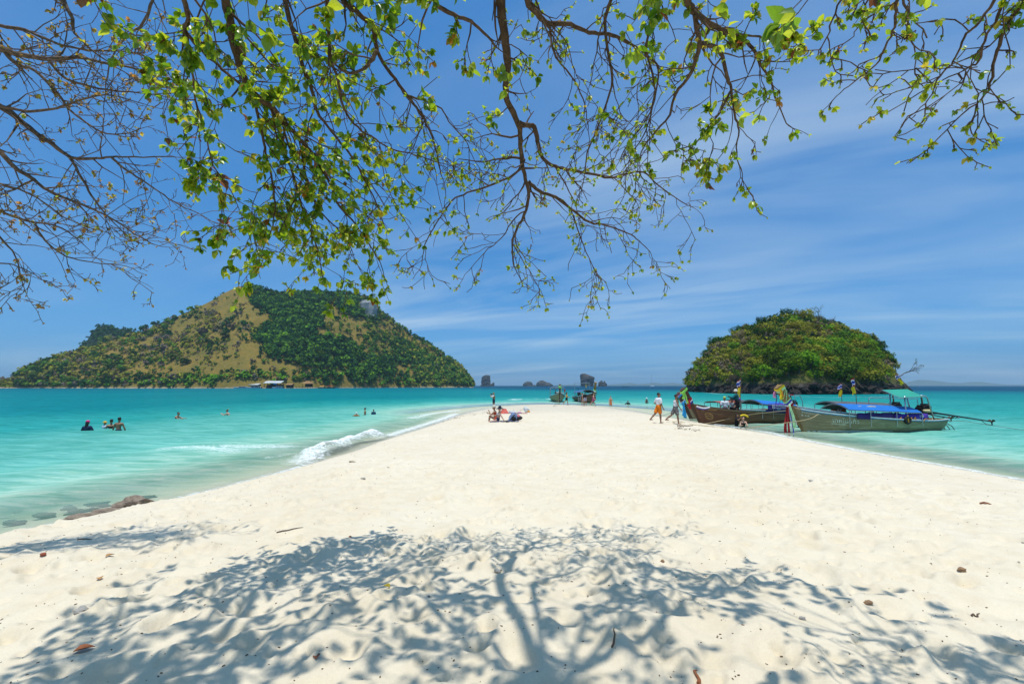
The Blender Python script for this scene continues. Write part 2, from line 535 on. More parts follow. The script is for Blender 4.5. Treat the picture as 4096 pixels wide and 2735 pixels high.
t = NT('sea_water')
p = t.pos()
dep = t.attr('depth')
body = t.ramp(t.math('DIVIDE', dep, 16.0), [(0.0, (.62, .68, .54)), (.03, (.45, .63, .49)), (.075, (.18, .50, .415)), (.15, (.03, .325, .30)),
                                           (.25, (.004, .225, .24)), (.42, (.001, .17, .215)), (.72, (.002, .08, .145)), (1.0, (.002, .058, .125))])
flatp = t.scale(p, (.55, 1.25, 1))
w1 = t.noise(.55, 5, .62, flatp, .4); w2 = t.noise(2.4, 4, .6, flatp, .6); w3 = t.noise(.09, 4, .6, flatp)
w4 = t.noise(1.5, 5, .66, t.scale(p, (.32, 1.5, 1), (0, 0, .25)), .8)
body = t.mix(t.math('MULTIPLY', t.mr(w4, .46, .58), .75), body, t.mix(1.0, body, (.48, .74, .68), 'MULTIPLY'))  # light and shade of the ripples painted into the body colour by noise
body = t.mix(t.math('MULTIPLY', t.mr(w1, .40, .62), .55), body, t.mix(1.0, body, (.42, .70, .66), 'MULTIPLY'))
body = t.mix(t.math('MULTIPLY', t.mr(w2, .54, .66), .7), body, t.mix(1.0, body, (1.5, 1.16, 1.12), 'MULTIPLY'))
opaq = t.mr(dep, .0, .75, .12, .95)
tr = t.n('ShaderNodeBsdfTransparent')
t.l(t.ramp(t.math('DIVIDE', dep, 1.4), [(0, (.97, .98, .96)), (.4, (.74, .94, .87)), (1, (.42, .86, .78))]), tr.inputs[0])
df = t.n('ShaderNodeBsdfDiffuse'); t.l(body, df.inputs[0])
nb = t.bump(w1, .55, .34)
nb = t.bump(w2, .50, .09, nb)
nb = t.bump(t.noise(9, 3, .6, flatp), .35, .02, nb)
t.l(nb, df.inputs['Normal'])
m1 = t.n('ShaderNodeMixShader'); t.l(opaq, m1.inputs[0]); t.l(tr.outputs[0], m1.inputs[1]); t.l(df.outputs[0], m1.inputs[2])
gl = t.n('ShaderNodeBsdfGlossy'); gl.inputs['Roughness'].default_value = .12; t.l(nb, gl.inputs['Normal'])
fr = t.n('ShaderNodeFresnel'); fr.inputs[0].default_value = 1.33; t.l(nb, fr.inputs['Normal'])
fk = t.math('MINIMUM', t.math('MULTIPLY', fr.outputs[0], .5), .11)
m2 = t.n('ShaderNodeMixShader'); t.l(fk, m2.inputs[0]); t.l(m1.outputs[0], m2.inputs[1]); t.l(gl.outputs[0], m2.inputs[2])
fo = t.attr('foam')
fn = t.noise(2.6, 9, .78, t.scale(p, (1.0, 1.5, 1)), 1.6); fn2 = t.noise(17, 5, .75, p)
ff = t.math('ADD', t.math('MULTIPLY', fn, .8), t.math('MULTIPLY', fn2, .2))
fm = t.mr(t.math('ADD', fo, t.mr(ff, .34, .66)), 1.08, 1.66)
fm = t.math('MULTIPLY', fm, t.math('GREATER_THAN', fo, .02))
fd = t.n('ShaderNodeBsdfDiffuse'); fd.inputs[0].default_value = (.84, .87, .87, 1)
# scattered whitecaps far out
m3 = t.n('ShaderNodeMixShader'); t.l(t.math('MULTIPLY', fm, .9), m3.inputs[0]); t.l(m2.outputs[0], m3.inputs[1]); t.l(fd.outputs[0], m3.inputs[2])
sea_m = t.done(m3.outputs[0])
me = mesh('sea', V, F, sea_m, True)
attr(me, 'depth', depth.ravel()[used]); attr(me, 'foam', foam.ravel()[used])
tag(link('sea', me), 'clear turquoise sea deepening to blue at the horizon', 'sea', kind='structure')

# ------------------------------------------------------------------ overhanging trees
def leaf_mat(name, top, thru, gloss=.35):
    t = NT(name)
    n = t.noise(9, 3, .6)
    c = t.mix(t.mr(n, .35, .7), top, tuple(v * .72 for v in top))
    c2 = t.mix(t.mr(n, .35, .7), thru, tuple(v * .78 for v in thru))
    d = t.n('ShaderNodeBsdfDiffuse'); t.l(c, d.inputs[0])
    tl = t.n('ShaderNodeBsdfTranslucent'); t.l(c2, tl.inputs[0])
    a = t.n('ShaderNodeMixShader'); a.inputs[0].default_value = .58; t.l(d.outputs[0], a.inputs[1]); t.l(tl.outputs[0], a.inputs[2])
    g = t.n('ShaderNodeBsdfGlossy'); g.inputs['Roughness'].default_value = gloss; g.inputs[0].default_value = (.8, .85, .8, 1)
    b = t.n('ShaderNodeMixShader'); b.inputs[0].default_value = .05; t.l(a.outputs[0], b.inputs[1]); t.l(g.outputs[0], b.inputs[2])
    return t.done(b.outputs[0])
LEAF = [leaf_mat('leaf_deep_green', (.055, .13, .012), (.26, .48, .012)),
        leaf_mat('leaf_green', (.085, .19, .015), (.46, .66, .015)),
        leaf_mat('leaf_lime', (.17, .27, .02), (.72, .80, .03)),
        leaf_mat('leaf_yellow', (.36, .30, .03), (.85, .66, .04)),
        leaf_mat('leaf_orange', (.38, .16, .03), (.80, .38, .05)),
        leaf_mat('leaf_brown', (.17, .06, .025), (.35, .11, .03)),
        leaf_mat('leaf_ochre', (.24, .15, .035), (.55, .32, .06))]
t = NT('bark_warm')
v = t.scale(t.obj(), (1, 1, .35))
n1 = t.noise(22, 5, .65, v); n2 = t.noise(70, 3, .6, v)
c = t.mix(t.mr(n1, .38, .66), (.135, .085, .052), (.065, .04, .026))
c = t.mix(t.math('MULTIPLY', t.mr(n2, .58, .7), .6), c, (.24, .175, .115))
bark_m = t.done(t.bsdf(c, .9, t.bump(n1, .8, .02), .2))
t = NT('bark_grey')
n1 = t.noise(25, 5, .65)
c = t.mix(t.mr(n1, .36, .66), (.19, .135, .095), (.075, .05, .035))
bark2_m = t.done(t.bsdf(c, .9, t.bump(n1, .7, .015), .2))

def leaf_shape(k, lite=False):
    g = random.Random(k)
    w = .30 + .06 * g.random(); fold = .10 + .08 * g.random(); curl = .10 + .25 * g.random()
    ys = [0, .07, .30, .55, .80, 1.0]; ws = [.02, .10 * w / .3, w, w * .98, w * .55, .02]
    if lite: ys, ws = [0, .34, .74, 1.0], [.02, w, w * .72, .02]
    V = []
    for y, q in zip(ys, ws):
        z = -curl * y * y
        V += [(-q, y, z + fold * q / w), (0, y, z), (q, y, z + fold * q / w)]
    F = []
    for i in range(len(ys) - 1):
        a = i * 3
        F += [(a, a + 1, a + 4, a + 3), (a + 1, a + 2, a + 5, a + 4)]
    return np.array(V), F
LSH = [leaf_shape(k) for k in range(4)]
LSL = [leaf_shape(k, True) for k in range(4)]
LEAF_MESH = {(s, m): mesh('leaf', LSH[s][0], LSH[s][1], LEAF[m], True) for s in range(4) for m in range(len(LEAF))}

def spline(P, n):
    P = [Vector(p) for p in P]; out = []
    for i in range(len(P) - 1):
        p0, p1, p2, p3 = P[max(i - 1, 0)], P[i], P[i + 1], P[min(i + 2, len(P) - 1)]
        for k in range(n):
            u = k / n
            out.append(.5 * ((2 * p1) + (p2 - p0) * u + (2 * p0 - 5 * p1 + 4 * p2 - p3) * u * u + (3 * p1 - p0 - 3 * p2 + p3) * u ** 3))
    out.append(P[-1])
    return out
def rv(g, s=1.0): return Vector((g.uniform(-s, s), g.uniform(-s, s), g.uniform(-s, s)))

class Tree:
    def __init__(s, seed): s.g = random.Random(seed); s.mb = MB(); s.leaves = []; s.tw = MB()
    def limb(s, P, r0, r1, spec, n=4, sides=8, spawn=True, dens=None, first=.0):
        Q = spline(P, n); m = len(Q)
        s.g.random()
        Q = [q + rv(s.g, .006) for q in Q]
        rad = [r0 + (r1 - r0) * (i / (m - 1)) ** .8 for i in range(m)]
        rad = [q * s.g.uniform(.92, 1.10) for q in rad]
        s.mb.tube(Q, rad, sides)
        if not spawn: return Q
        L = 0.0; nxt = s.g.uniform(0, .12)
        tot = sum((Q[i + 1] - Q[i]).length for i in range(m - 1))
        step = dens or spec['step']
        for i in range(m - 1):
            L += (Q[i + 1] - Q[i]).length
            while L > nxt:
                f = nxt / tot
                if f >= first: s.branch(Q[i], (Q[i + 1] - Q[i]).normalized(), min(rad[i] * .5, .012), spec['len'] * s.g.uniform(.35, 1.15), 1, spec)
                nxt += step * s.g.uniform(.5, 1.5)
        s.branch(Q[-1], (Q[-1] - Q[-2]).normalized(), r1 * .8, spec['len'] * .5, 1, spec, straight=True)
        return Q
    def branch(s, p, d, r, L, lvl, spec, straight=False):
        g = s.g
        if not straight:
            a = d.orthogonal().normalized(); a.rotate(Matrix.Rotation(g.uniform(0, 6.283), 3, d))
            an = R(g.uniform(28, 72)); d = (d * math.cos(an) + a * math.sin(an)).normalized()
        d = (d + Vector((0, 0, spec['droop'])) * g.uniform(.2, 1.2)).normalized()
        k = max(3, int(L / spec['seg'])); P = [p.copy()]; q = p.copy()
        r1 = spec['rtip']
        rad = [max(r, r1 * 1.2)]
        for i in range(k):
            d = (d + rv(g, spec['jag']) + Vector((0, 0, spec['droop'] * .15))).normalized()
            q = q + d * (L / k); P.append(q.copy()); rad.append(max(r + (r1 - r) * (i + 1) / k, r1) * g.uniform(.85, 1.25))
            if lvl < spec['lvl'] and i > 0 or (lvl < spec['lvl'] and k <= 3):
                for _ in range(1 if g.random() < spec['bp'] else 0):
                    s.branch(q, d, rad[-1] * .75, L * g.uniform(.28, .62), lvl + 1, spec)
            if lvl >= 2 and g.random() < spec['side']: s.cluster(q, d, spec, small=True)
        s.tw.tube(P, rad, 4 if lvl == 1 else 3, cap=False)
        if g.random() < spec['tip']: s.cluster(P[-1], d, spec)
        elif g.random() < spec.get('bud', .3): s.cluster(P[-1], d, spec, bud=True)
    def cluster(s, p, d, spec, small=False, bud=False):
        g = s.g
        n = g.randint(*spec['n'])
        if small: n = max(1, n // 2)
        lo, hi = spec['size']
        base = g.uniform(lo, hi)
        if bud: base = g.uniform(.015, .03); n = 3
        pal = g.choices(range(len(LEAF)), spec['pal'])[0]
        for i in range(n):
            m = pal if g.random() < .7 else g.choices(range(len(LEAF)), spec['pal'])[0]
            if bud: m = spec.get('budm', 2)
            ax = (d + rv(g, 1.0) + Vector((0, 0, -.35))).normalized()
            up = (Vector((0, 0, 1)) + rv(g, .8)).normalized()
            x = ax.cross(up)
            if x.length < .1: x = ax.orthogonal()
            x.normalize(); z = x.cross(ax)
            L = base * g.uniform(.6, 1.25)
            mat = Matrix((x, ax, z)).transposed().to_4x4() @ Matrix.Diagonal((L, L, L, 1))
            mat.translation = p + ax * L * .12
            s.leaves.append((mat, g.randrange(4), m))
    def build(s, name, label, bark, trunk_mb, loc, group=None):
        o = empty(name, loc); tag(o, label, 'tree', group)
        off = Vector(loc)
        def shift(mb): mb.V = [tuple(Vector(v) - off) for v in mb.V]; return mb
        shift(trunk_mb).build('trunk', bark, o, True)
        shift(s.mb).build('branches', bark, o, True)
        shift(s.tw).build('twigs', bark, o, True)
        # the 300 leaves that show largest are single parts, the rest one part
        cp = Vector((0, 0, CAMZ))
        def size(l):
            m = l[0]; q = m.translation
            if q.y < 1 or abs(q.x) > 1.2 * q.y or (q.z - CAMZ) > .93 * q.y: return 0
            return m.col[1].length * abs(m.col[2].normalized().to_3d().dot((q - cp).normalized())) / (q - cp).length
        L = sorted(s.leaves, key=size, reverse=True)
        for mat, sh, m in L[:300]:
            c = bpy.data.objects.new('leaf', LEAF_MESH[(sh, m)]); c.parent = o
            mm = mat.copy(); mm.translation = mm.translation - off
            c.matrix_local = mm; COL.objects.link(c)
        Vs = []; Fs = []; Ms = []; b = 0
        fa = np.array(LSL[0][1])
        for mat, sh, m in L[300:]:
            A = np.array(mat); v = LSL[sh][0] @ A[:3, :3].T + A[:3, 3] - np.array(off)
            Vs.append(v); Fs.append(fa + b); Ms.append(np.full(len(fa), m)); b += len(v)
        if Vs:
            me = mesh('foliage', np.concatenate(Vs), np.concatenate(Fs), LEAF, True, np.concatenate(Ms))
            tag(link('foliage', me, o), kind='stuff')
        return o

#            deep green lime yel orange brown ochre
GREEN = dict(step=.105, len=.56, droop=-.16, seg=.11, jag=.26, lvl=3, bp=.64, rtip=.0030, tip=.78, side=.24, size=(.03, .082), n=(4, 7), pal=(26, 30, 36, 5, 1, 2, 0))
SPARSE = dict(step=.13, len=.48, droop=-.20, seg=.08, jag=.38, lvl=3, bp=.66, rtip=.0031, tip=.40, side=.05, size=(.018, .042), n=(5, 9), pal=(8, 22, 56, 8, 2, 1, 0), bud=.45)
BIG = dict(SPARSE, size=(.03, .075), tip=.26, side=.04, n=(4, 7), pal=(14, 34, 44, 5, 3, 1, 0))
BARE = dict(step=.115, len=.52, droop=-.01, seg=.12, jag=.26, lvl=4, bp=.60, rtip=.0032, tip=.15, side=.02, size=(.022, .05), n=(3, 6), pal=(0, 2, 10, 28, 14, 3, 43), bud=.30, budm=6)

def proj(X, Y, Z):
    """photograph-view column and row of world points"""
    zc = Z - CAMZ
    f = Y * CP + zc * SP; v = (-Y * SP + zc * CP) / f
    return (2048 + FPX * X / f) / VS, (1367.5 - FPX * v) / VS
lt = Tree(5)
J = Vector((1.0, -4.4, 5.4))          # crotch of the leafy tree, behind and above the camera
HUBS = []
for tip, r in (((-2.4, 1.5, 7.8), .055), ((.1, 1.6, 8.1), .06), ((3.0, 1.3, 7.8), .05)):
    tip = Vector(tip); mid = (J + tip) * .5 + Vector((random.uniform(-.3, .3), 0, .5))
    Q = spline([J - Vector((0, 0, .3)), J + (mid - J) * .5 + Vector((.1, 0, .3)), mid, tip], 6)
    lt.mb.tube(Q, [r * 1.5 - r * .5 * i / 18 for i in range(19)], 10)
    HUBS += [tip, Q[12]]
def vl(tree, pts, Y0, Y1, r0, r1, spec, root=None, **kw):
    n = len(pts)
    P = [vat(x, y, (Y0 + (Y1 - Y0) * (i / (n - 1))) * .90) for i, (x, y) in enumerate(pts)]
    if root is not None:
        h = min(HUBS, key=lambda q: (q - P[0]).length)
        a = (P[0] - P[1]).normalized()
        mid = P[0] + a * .5 + Vector((0, 0, .15))
        tree.mb.tube(spline([h, h + (mid - h) * .5 + Vector((0, 0, .3)), mid, P[0]], 4), [r0 * .9 + (r0 * .1) * i / 12 for i in range(13)], 8)
    tree.limb(P, r0, r1, spec, **kw)
    return P
vl(lt, [(500, -60), (518, 0), (534, 91), (555, 169), (582, 215), (628, 251), (655, 283), (696, 329), (724, 361), (751, 411), (779, 475), (806, 503), (840, 550), (870, 600)], 3.50, 5.60, 0.0360, 0.0060, GREEN, J)
vl(lt, [(640, -60), (660, 27), (687, 128), (715, 206), (728, 256), (760, 302), (802, 352), (824, 388), (847, 434), (870, 480)], 3.70, 5.30, 0.0220, 0.0060, GREEN, J)
vl(lt, [(745, -60), (749, 0), (756, 114), (774, 183), (788, 247), (820, 292), (862, 320), (898, 343), (953, 356), (1000, 372)], 3.60, 4.90, 0.0160, 0.0050, dict(GREEN, tip=.6, side=.15), J)
vl(lt, [(582, 215), (600, 300), (610, 350), (625, 420), (630, 480), (622, 530), (605, 565), (590, 600)], 4.30, 5.00, 0.0140, 0.0040, GREEN)
vl(lt, [(628, 251), (650, 340), (672, 400), (690, 470), (712, 530), (730, 575), (735, 610)], 4.50, 5.40, 0.0160, 0.0040, GREEN)
vl(lt, [(400, -60), (430, 30), (425, 70), (455, 110), (500, 150), (540, 185), (575, 208)], 3.20, 4.30, 0.0180, 0.0100, dict(GREEN, tip=.95), J)
vl(lt, [(425, 70), (440, 160), (450, 230), (470, 300), (490, 380), (530, 440), (555, 500)], 3.50, 4.70, 0.0110, 0.0030, dict(GREEN, tip=.9, side=.38, len=.55))
vl(lt, [(696, 329), (700, 400), (730, 480), (770, 520), (795, 550), (812, 590)], 4.70, 5.40, 0.0120, 0.0030, GREEN)
vl(lt, [(788, -60), (788, 0), (824, 32), (856, 69), (865, 119), (897, 169), (934, 219), (961, 256), (984, 297), (1002, 352), (1010, 400)], 3.80, 5.10, 0.0280, 0.0060, SPARSE, J)
vl(lt, [(865, 119), (850, 140), (836, 158), (800, 168), (770, 150)], 4.00, 3.90, 0.0200, 0.0080, dict(BIG, tip=.9, side=.4))
vl(lt, [(934, 219), (980, 235), (1012, 250), (1030, 280), (1065, 320), (1080, 352)], 4.50, 4.90, 0.0100, 0.0040, SPARSE)
vl(lt, [(984, -60), (1000, 8), (1040, 35), (1080, 50), (1110, 75), (1140, 110)], 3.50, 4.00, 0.0200, 0.0090, dict(BIG, tip=.8, side=.3), J)
vl(lt, [(1140, -70), (1148, 0), (1154, 66), (1163, 132), (1161, 184), (1163, 232), (1189, 285), (1194, 333), (1200, 386), (1211, 439), (1207, 482), (1185, 526), (1174, 557), (1178, 610)], 4.00, 5.70, 0.0500, 0.0080, SPARSE, J, dens=.2)
vl(lt, [(1189, 283), (1206, 287), (1224, 291), (1233, 325), (1242, 360), (1273, 382), (1308, 390), (1360, 399), (1396, 408), (1439, 399), (1474, 395), (1514, 430), (1550, 455), (1584, 474)], 4.75, 5.60, 0.0280, 0.0040, SPARSE)
vl(lt, [(1211, 417), (1238, 439), (1273, 452), (1308, 478), (1352, 509), (1396, 518), (1439, 535), (1466, 553), (1492, 579)], 5.20, 5.90, 0.0220, 0.0040, SPARSE)
vl(lt, [(1194, 362), (1150, 364), (1106, 371), (1053, 364)], 5.00, 5.20, 0.0140, 0.0040, SPARSE)
vl(lt, [(1198, 382), (1167, 408), (1106, 430), (1062, 447), (1036, 460), (1001, 513), (974, 561), (968, 605)], 5.00, 5.40, 0.0140, 0.0040, SPARSE)
vl(lt, [(1207, 482), (1180, 500), (1150, 545), (1110, 580), (1075, 620)], 5.40, 5.70, 0.0090, 0.0030, SPARSE)
vl(lt, [(1174, 557), (1200, 600), (1225, 640), (1243, 672)], 5.60, 5.90, 0.0070, 0.0030, dict(SPARSE, len=.4))
vl(lt, [(1308, 478), (1330, 540), (1345, 580), (1365, 620), (1390, 650)], 5.60, 5.90, 0.0090, 0.0030, SPARSE)
vl(lt, [(1273, 382), (1300, 430), (1320, 470), (1330, 520)], 5.20, 5.50, 0.0080, 0.0030, SPARSE)
vl(lt, [(1207, -60), (1207, 0), (1238, 39), (1260, 53), (1308, 57), (1352, 75), (1396, 79), (1435, 96), (1479, 123), (1510, 160), (1500, 230), (1480, 300), (1450, 350)], 3.70, 4.90, 0.0280, 0.0050, SPARSE, J)
vl(lt, [(1260, 53), (1270, 120), (1290, 150), (1320, 190), (1340, 240), (1350, 300)], 4.00, 4.70, 0.0120, 0.0040, SPARSE)
vl(lt, [(1403, -60), (1400, 0), (1387, 57), (1396, 132), (1404, 184), (1387, 250), (1365, 307), (1347, 351), (1340, 400)], 3.80, 4.80, 0.0180, 0.0050, SPARSE, J)
vl(lt, [(1520, -60), (1500, 40), (1480, 110), (1500, 190), (1490, 260), (1440, 330), (1420, 370)], 3.70, 4.80, 0.0140, 0.0040, BIG, J)
vl(lt, [(1560, -60), (1575, 0), (1597, 31), (1632, 57), (1676, 79), (1720, 105), (1746, 149), (1768, 193), (1786, 246), (1808, 289)], 3.18, 4.30, 0.0300, 0.0040, dict(BIG, tip=.3, len=.32), J)
vl(lt, [(1593, 35), (1602, 101), (1584, 167), (1549, 215), (1536, 263), (1492, 316), (1470, 350)], 3.35, 4.21, 0.0190, 0.0050, SPARSE)
vl(lt, [(1602, 101), (1650, 118), (1667, 175), (1676, 206), (1685, 263), (1694, 298), (1689, 351), (1702, 395)], 3.53, 4.30, 0.0180, 0.0040, dict(BIG, len=.36))
vl(lt, [(1676, 206), (1650, 260), (1620, 300), (1590, 330), (1550, 345)], 3.87, 4.21, 0.0110, 0.0040, dict(BIG, tip=.95, side=.4))
vl(lt, [(1676, 79), (1740, 85), (1780, 95), (1815, 85)], 3.61, 3.87, 0.0100, 0.0040, dict(BIG, tip=.9, side=.3, len=.22))
vl(lt, [(2071, -50), (2058, 0), (2053, 51), (2035, 97), (2007, 151), (1961, 187), (1918, 220)], 2.43, 3.01, 0.0096, 0.0026, dict(BIG, size=(.016, .04), len=.20, tip=.35), J)
vl(lt, [(2060, -40), (2071, 0), (2082, 46), (2084, 87), (2099, 113), (2097, 159)], 2.43, 2.75, 0.0070, 0.0026, dict(SPARSE, len=.20), J)
vl(lt, [(1960, -50), (1928, 0), (1905, 61), (1900, 97), (1915, 164)], 2.43, 2.75, 0.0064, 0.0026, dict(SPARSE, len=.20), J)
vl(lt, [(2010, -50), (1990, 0), (1975, 50), (1950, 90)], 2.43, 2.69, 0.0064, 0.0026, dict(BIG, size=(.016, .04), len=.20, tip=.5, side=.12), J)
vl(lt, [(2300, -40), (2279, 0), (2238, 61), (2212, 84), (2186, 141), (2156, 174), (2130, 230), (2097, 258)], 2.43, 2.94, 0.0090, 0.0026, dict(BIG, size=(.016, .04), len=.20), J)
vl(lt, [(2320, -40), (2304, 0), (2279, 51), (2250, 107), (2245, 143), (2212, 159), (2150, 190)], 2.43, 2.88, 0.0102, 0.0032, dict(BIG, size=(.016, .04), tip=.5, side=.12), J)
vl(lt, [(2420, -60), (2348, 5), (2304, 72), (2284, 133), (2271, 192), (2253, 225), (2186, 279), (2122, 350)], 2.43, 3.01, 0.0128, 0.0026, dict(BIG, size=(.016, .04), len=.20), J)
vl(lt, [(2245, 230), (2225, 294), (2250, 327)], 2.82, 2.94, 0.0045, 0.0026, dict(SPARSE, len=.20))
def clump(tree, x, y, n, size, pal):
    L = np.array(tree.mb.V); a, b = proj(L[:, 0], L[:, 1], L[:, 2])
    i = int(np.argmin((a - x) ** 2 + (b - y) ** 2 + np.where(L[:, 1] < 1.5, 1e6, 0)))
    p0 = Vector(L[i]); p1 = vat(x, y, p0.y)
    if (p1 - p0).length > .9: return
    g_ = tree.g
    tree.tw.tube([p0, (p0 + p1) * .5 + rv(g_, .03), p1], [.006, .005, .003], 4, cap=False)
    for q in range(n):
        c_ = p1 + rv(g_, size * 1.1)
        tree.tw.tube([p1, c_], [.0025, .0018], 3, cap=False)
        tree.cluster(c_, rv(g_, 1).normalized(), dict(size=(size * .7, size * 1.15), n=(3, 4), pal=pal))
for x, y, k in ((440, 110, 6), (470, 75, 6), (520, 30, 7), (700, 100, 6), (765, 110, 8), (800, 130, 8), (822, 215, 6), (880, 60, 7), (910, 120, 5), (400, 230, 4), (420, 300, 4), (440, 375, 5), (500, 400, 5), (560, 500, 5), (600, 590, 4),
                (740, 640, 4), (680, 510, 5), (800, 585, 4), (880, 560, 5), (860, 470, 6), (640, 330, 6), (590, 280, 6), (700, 430, 6), (780, 400, 6)):
    clump(lt, x, y, k, .075, (34, 36, 24, 4, 1, 2, 0))
for x, y, k in ((1125, 272, 7), (1030, 520, 2), (1500, 130, 4), (1480, 195, 4), (1548, 345, 6), (1585, 352, 6), (1612, 305, 6), (1640, 285, 6), (1800, 105, 5), (1780, 85, 5), (1690, 240, 5), (1720, 210, 4), (1420, 280, 3), (1320, 255, 3), (1060, 340, 3)):
    clump(lt, x, y, k, .065, (24, 40, 34, 6, 2, 1, 0))
for x, y, k in ((1980, 25, 6), (2000, 50, 6), (2120, 175, 4), (2135, 190, 4), (2200, 190, 4), (2305, 60, 6), (2330, 30, 7), (2100, 70, 2)):
    clump(lt, x, y, k, .045, (12, 36, 48, 4, 2, 0, 0))
# crown above the frame: it throws the dappled shade on the near sand
OVER = dict(GREEN, step=.13, len=.85, lvl=3, tip=.85, side=.22, size=(.05, .11), n=(3, 6))
for pts, r in ((((-2.4, 1.5, 7.8), (-2.7, 2.0, 7.0), (-3.0, 2.7, 6.1), (-3.3, 3.2, 6.0)), .03), (((-2.4, 1.5, 7.8), (-2.0, 1.9, 6.9), (-1.5, 2.5, 6.0), (-1.2, 2.9, 5.8)), .03),
               (((.1, 1.6, 8.1), (-.3, 2.1, 7.1), (-.6, 2.8, 6.2), (-.9, 3.2, 6.1)), .03), (((.1, 1.6, 8.1), (.5, 2.2, 7.1), (.9, 2.9, 6.3), (1.1, 3.3, 6.1)), .03),
               (((-2.4, 1.5, 7.8), (-3.2, 1.2, 6.3), (-4.2, 1.5, 5.8), (-4.9, 2.0, 5.4)), .028), (((.1, 1.6, 8.1), (-.6, 1.0, 6.2), (-1.3, 1.2, 5.4), (-1.7, 1.6, 5.0)), .026),
               (((3.0, 1.3, 7.8), (3.0, 1.9, 6.5), (2.4, 2.4, 6.1), (1.9, 2.6, 5.9)), .026), (((-2.4, 1.5, 7.8), (-2.4, .6, 6.0), (-3.0, .5, 5.2), (-3.4, .8, 4.6)), .024),
               (((.1, 1.6, 8.1), (.9, .9, 6.2), (1.3, 1.0, 5.3), (1.5, 1.2, 4.8)), .024)):
    lt.limb([Vector(q) for q in pts], r, .007, OVER)
tm = MB()
tm.tube(spline([(1.15, -4.9, .5), (1.05, -4.7, 1.6), (1.2, -4.6, 3.2), J + Vector((0, 0, .1)), (1.1, -4.3, 6.4), (1.0, -4.0, 7.4)], 4), [.30 - .011 * i for i in range(21)], 12)
lt.build('leafy_tree', 'leafy tree whose long green limbs hang over the beach from behind', bark_m, tm, (1.15, -4.9, ground(1.15, -4.9)))

bt = Tree(9)
JB = Vector((-8.6, 4.2, 5.4))
def vb(pts, Y0, Y1, r0, r1, root=True, **kw):
    n = len(pts)
    P = [vat(x, y, (Y0 + (Y1 - Y0) * (i / (n - 1))) * .86) for i, (x, y) in enumerate(pts)]
    if root:
        mid = P[0] + (P[0] - P[1]) * 1.0
        bt.mb.tube(spline([JB + Vector((0, 0, random.uniform(-1.2, 1.2))), (JB + mid) * .5 + Vector((0, 0, .3)), P[0]], 5), [r0 * 1.5 - r0 * .05 * i for i in range(11)], 8)
    bt.limb(P, r0, r1, dict(BARE, **kw))
vb([(-60, 100), (0, 112), (44, 125), (110, 136), (176, 132), (237, 145), (307, 158), (373, 180)], 5.4, 6.0, .042, .006)
vb([(-60, 200), (0, 244), (26, 259), (79, 303), (123, 333), (162, 360), (211, 364), (255, 360), (307, 360), (395, 360)], 5.6, 6.3, .040, .006)
vb([(-60, 70), (0, 110), (35, 145), (79, 162), (132, 215), (154, 246), (197, 281), (246, 307), (307, 303)], 5.8, 6.2, .028, .006)
vb([(-60, 300), (0, 347), (31, 382), (66, 404), (114, 439), (176, 465), (219, 483), (255, 500), (307, 535), (355, 562)], 5.8, 6.5, .030, .005)
vb([(-60, 460), (0, 483), (57, 505), (140, 522), (190, 560)], 6.0, 6.4, .022, .005)
vb([(79, 513), (105, 553), (154, 588), (211, 601), (290, 610)], 6.2, 6.5, .014, .004, False)
vb([(130, -50), (145, 0), (167, 44), (171, 75), (219, 123), (246, 140)], 5.6, 5.9, .030, .006)
vb([(162, 364), (189, 412), (219, 461), (255, 505), (290, 540)], 6.0, 6.3, .016, .005, False)
vb([(-50, 480), (0, 544), (35, 588), (57, 668)], 6.0, 6.3, .016, .004)
vb([(255, 360), (285, 386), (325, 412), (377, 448), (412, 470), (470, 496)], 6.1, 6.4, .016, .004, False)
vb([(360, -50), (351, 0), (325, 57), (298, 79), (259, 127), (246, 175), (240, 230)], 5.4, 5.9, .018, .005)
vb([(-60, 30), (0, 60), (60, 70), (130, 100), (200, 115), (290, 120), (350, 135)], 5.6, 6.0, .026, .005)
vb([(-60, 230), (0, 243), (60, 255), (130, 248), (200, 225), (260, 220), (330, 240)], 5.5, 6.0, .022, .005)
vb([(110, 136), (150, 180), (210, 200), (280, 210), (340, 215), (390, 225)], 5.6, 6.2, .018, .004, False)
vb([(-60, 380), (0, 420), (60, 440), (110, 470), (150, 500), (200, 520)], 5.9, 6.4, .016, .004)
vb([(-40, 600), (20, 605), (60, 620), (95, 640)], 6.0, 6.3, .010, .004)
tm = MB()
tm.tube(spline([(-8.7, 3.9, -.4), (-8.8, 4.0, 1.6), (-8.6, 4.2, 3.6), JB, (-8.2, 4.2, 7.4)], 5), [.34 - .012 * i for i in range(21)], 12)
bt.build('bare_tree', 'nearly leafless tree with fine grey twigs and small ochre leaves', bark2_m, tm, (-8.7, 3.9, ground(-8.7, 3.9)))

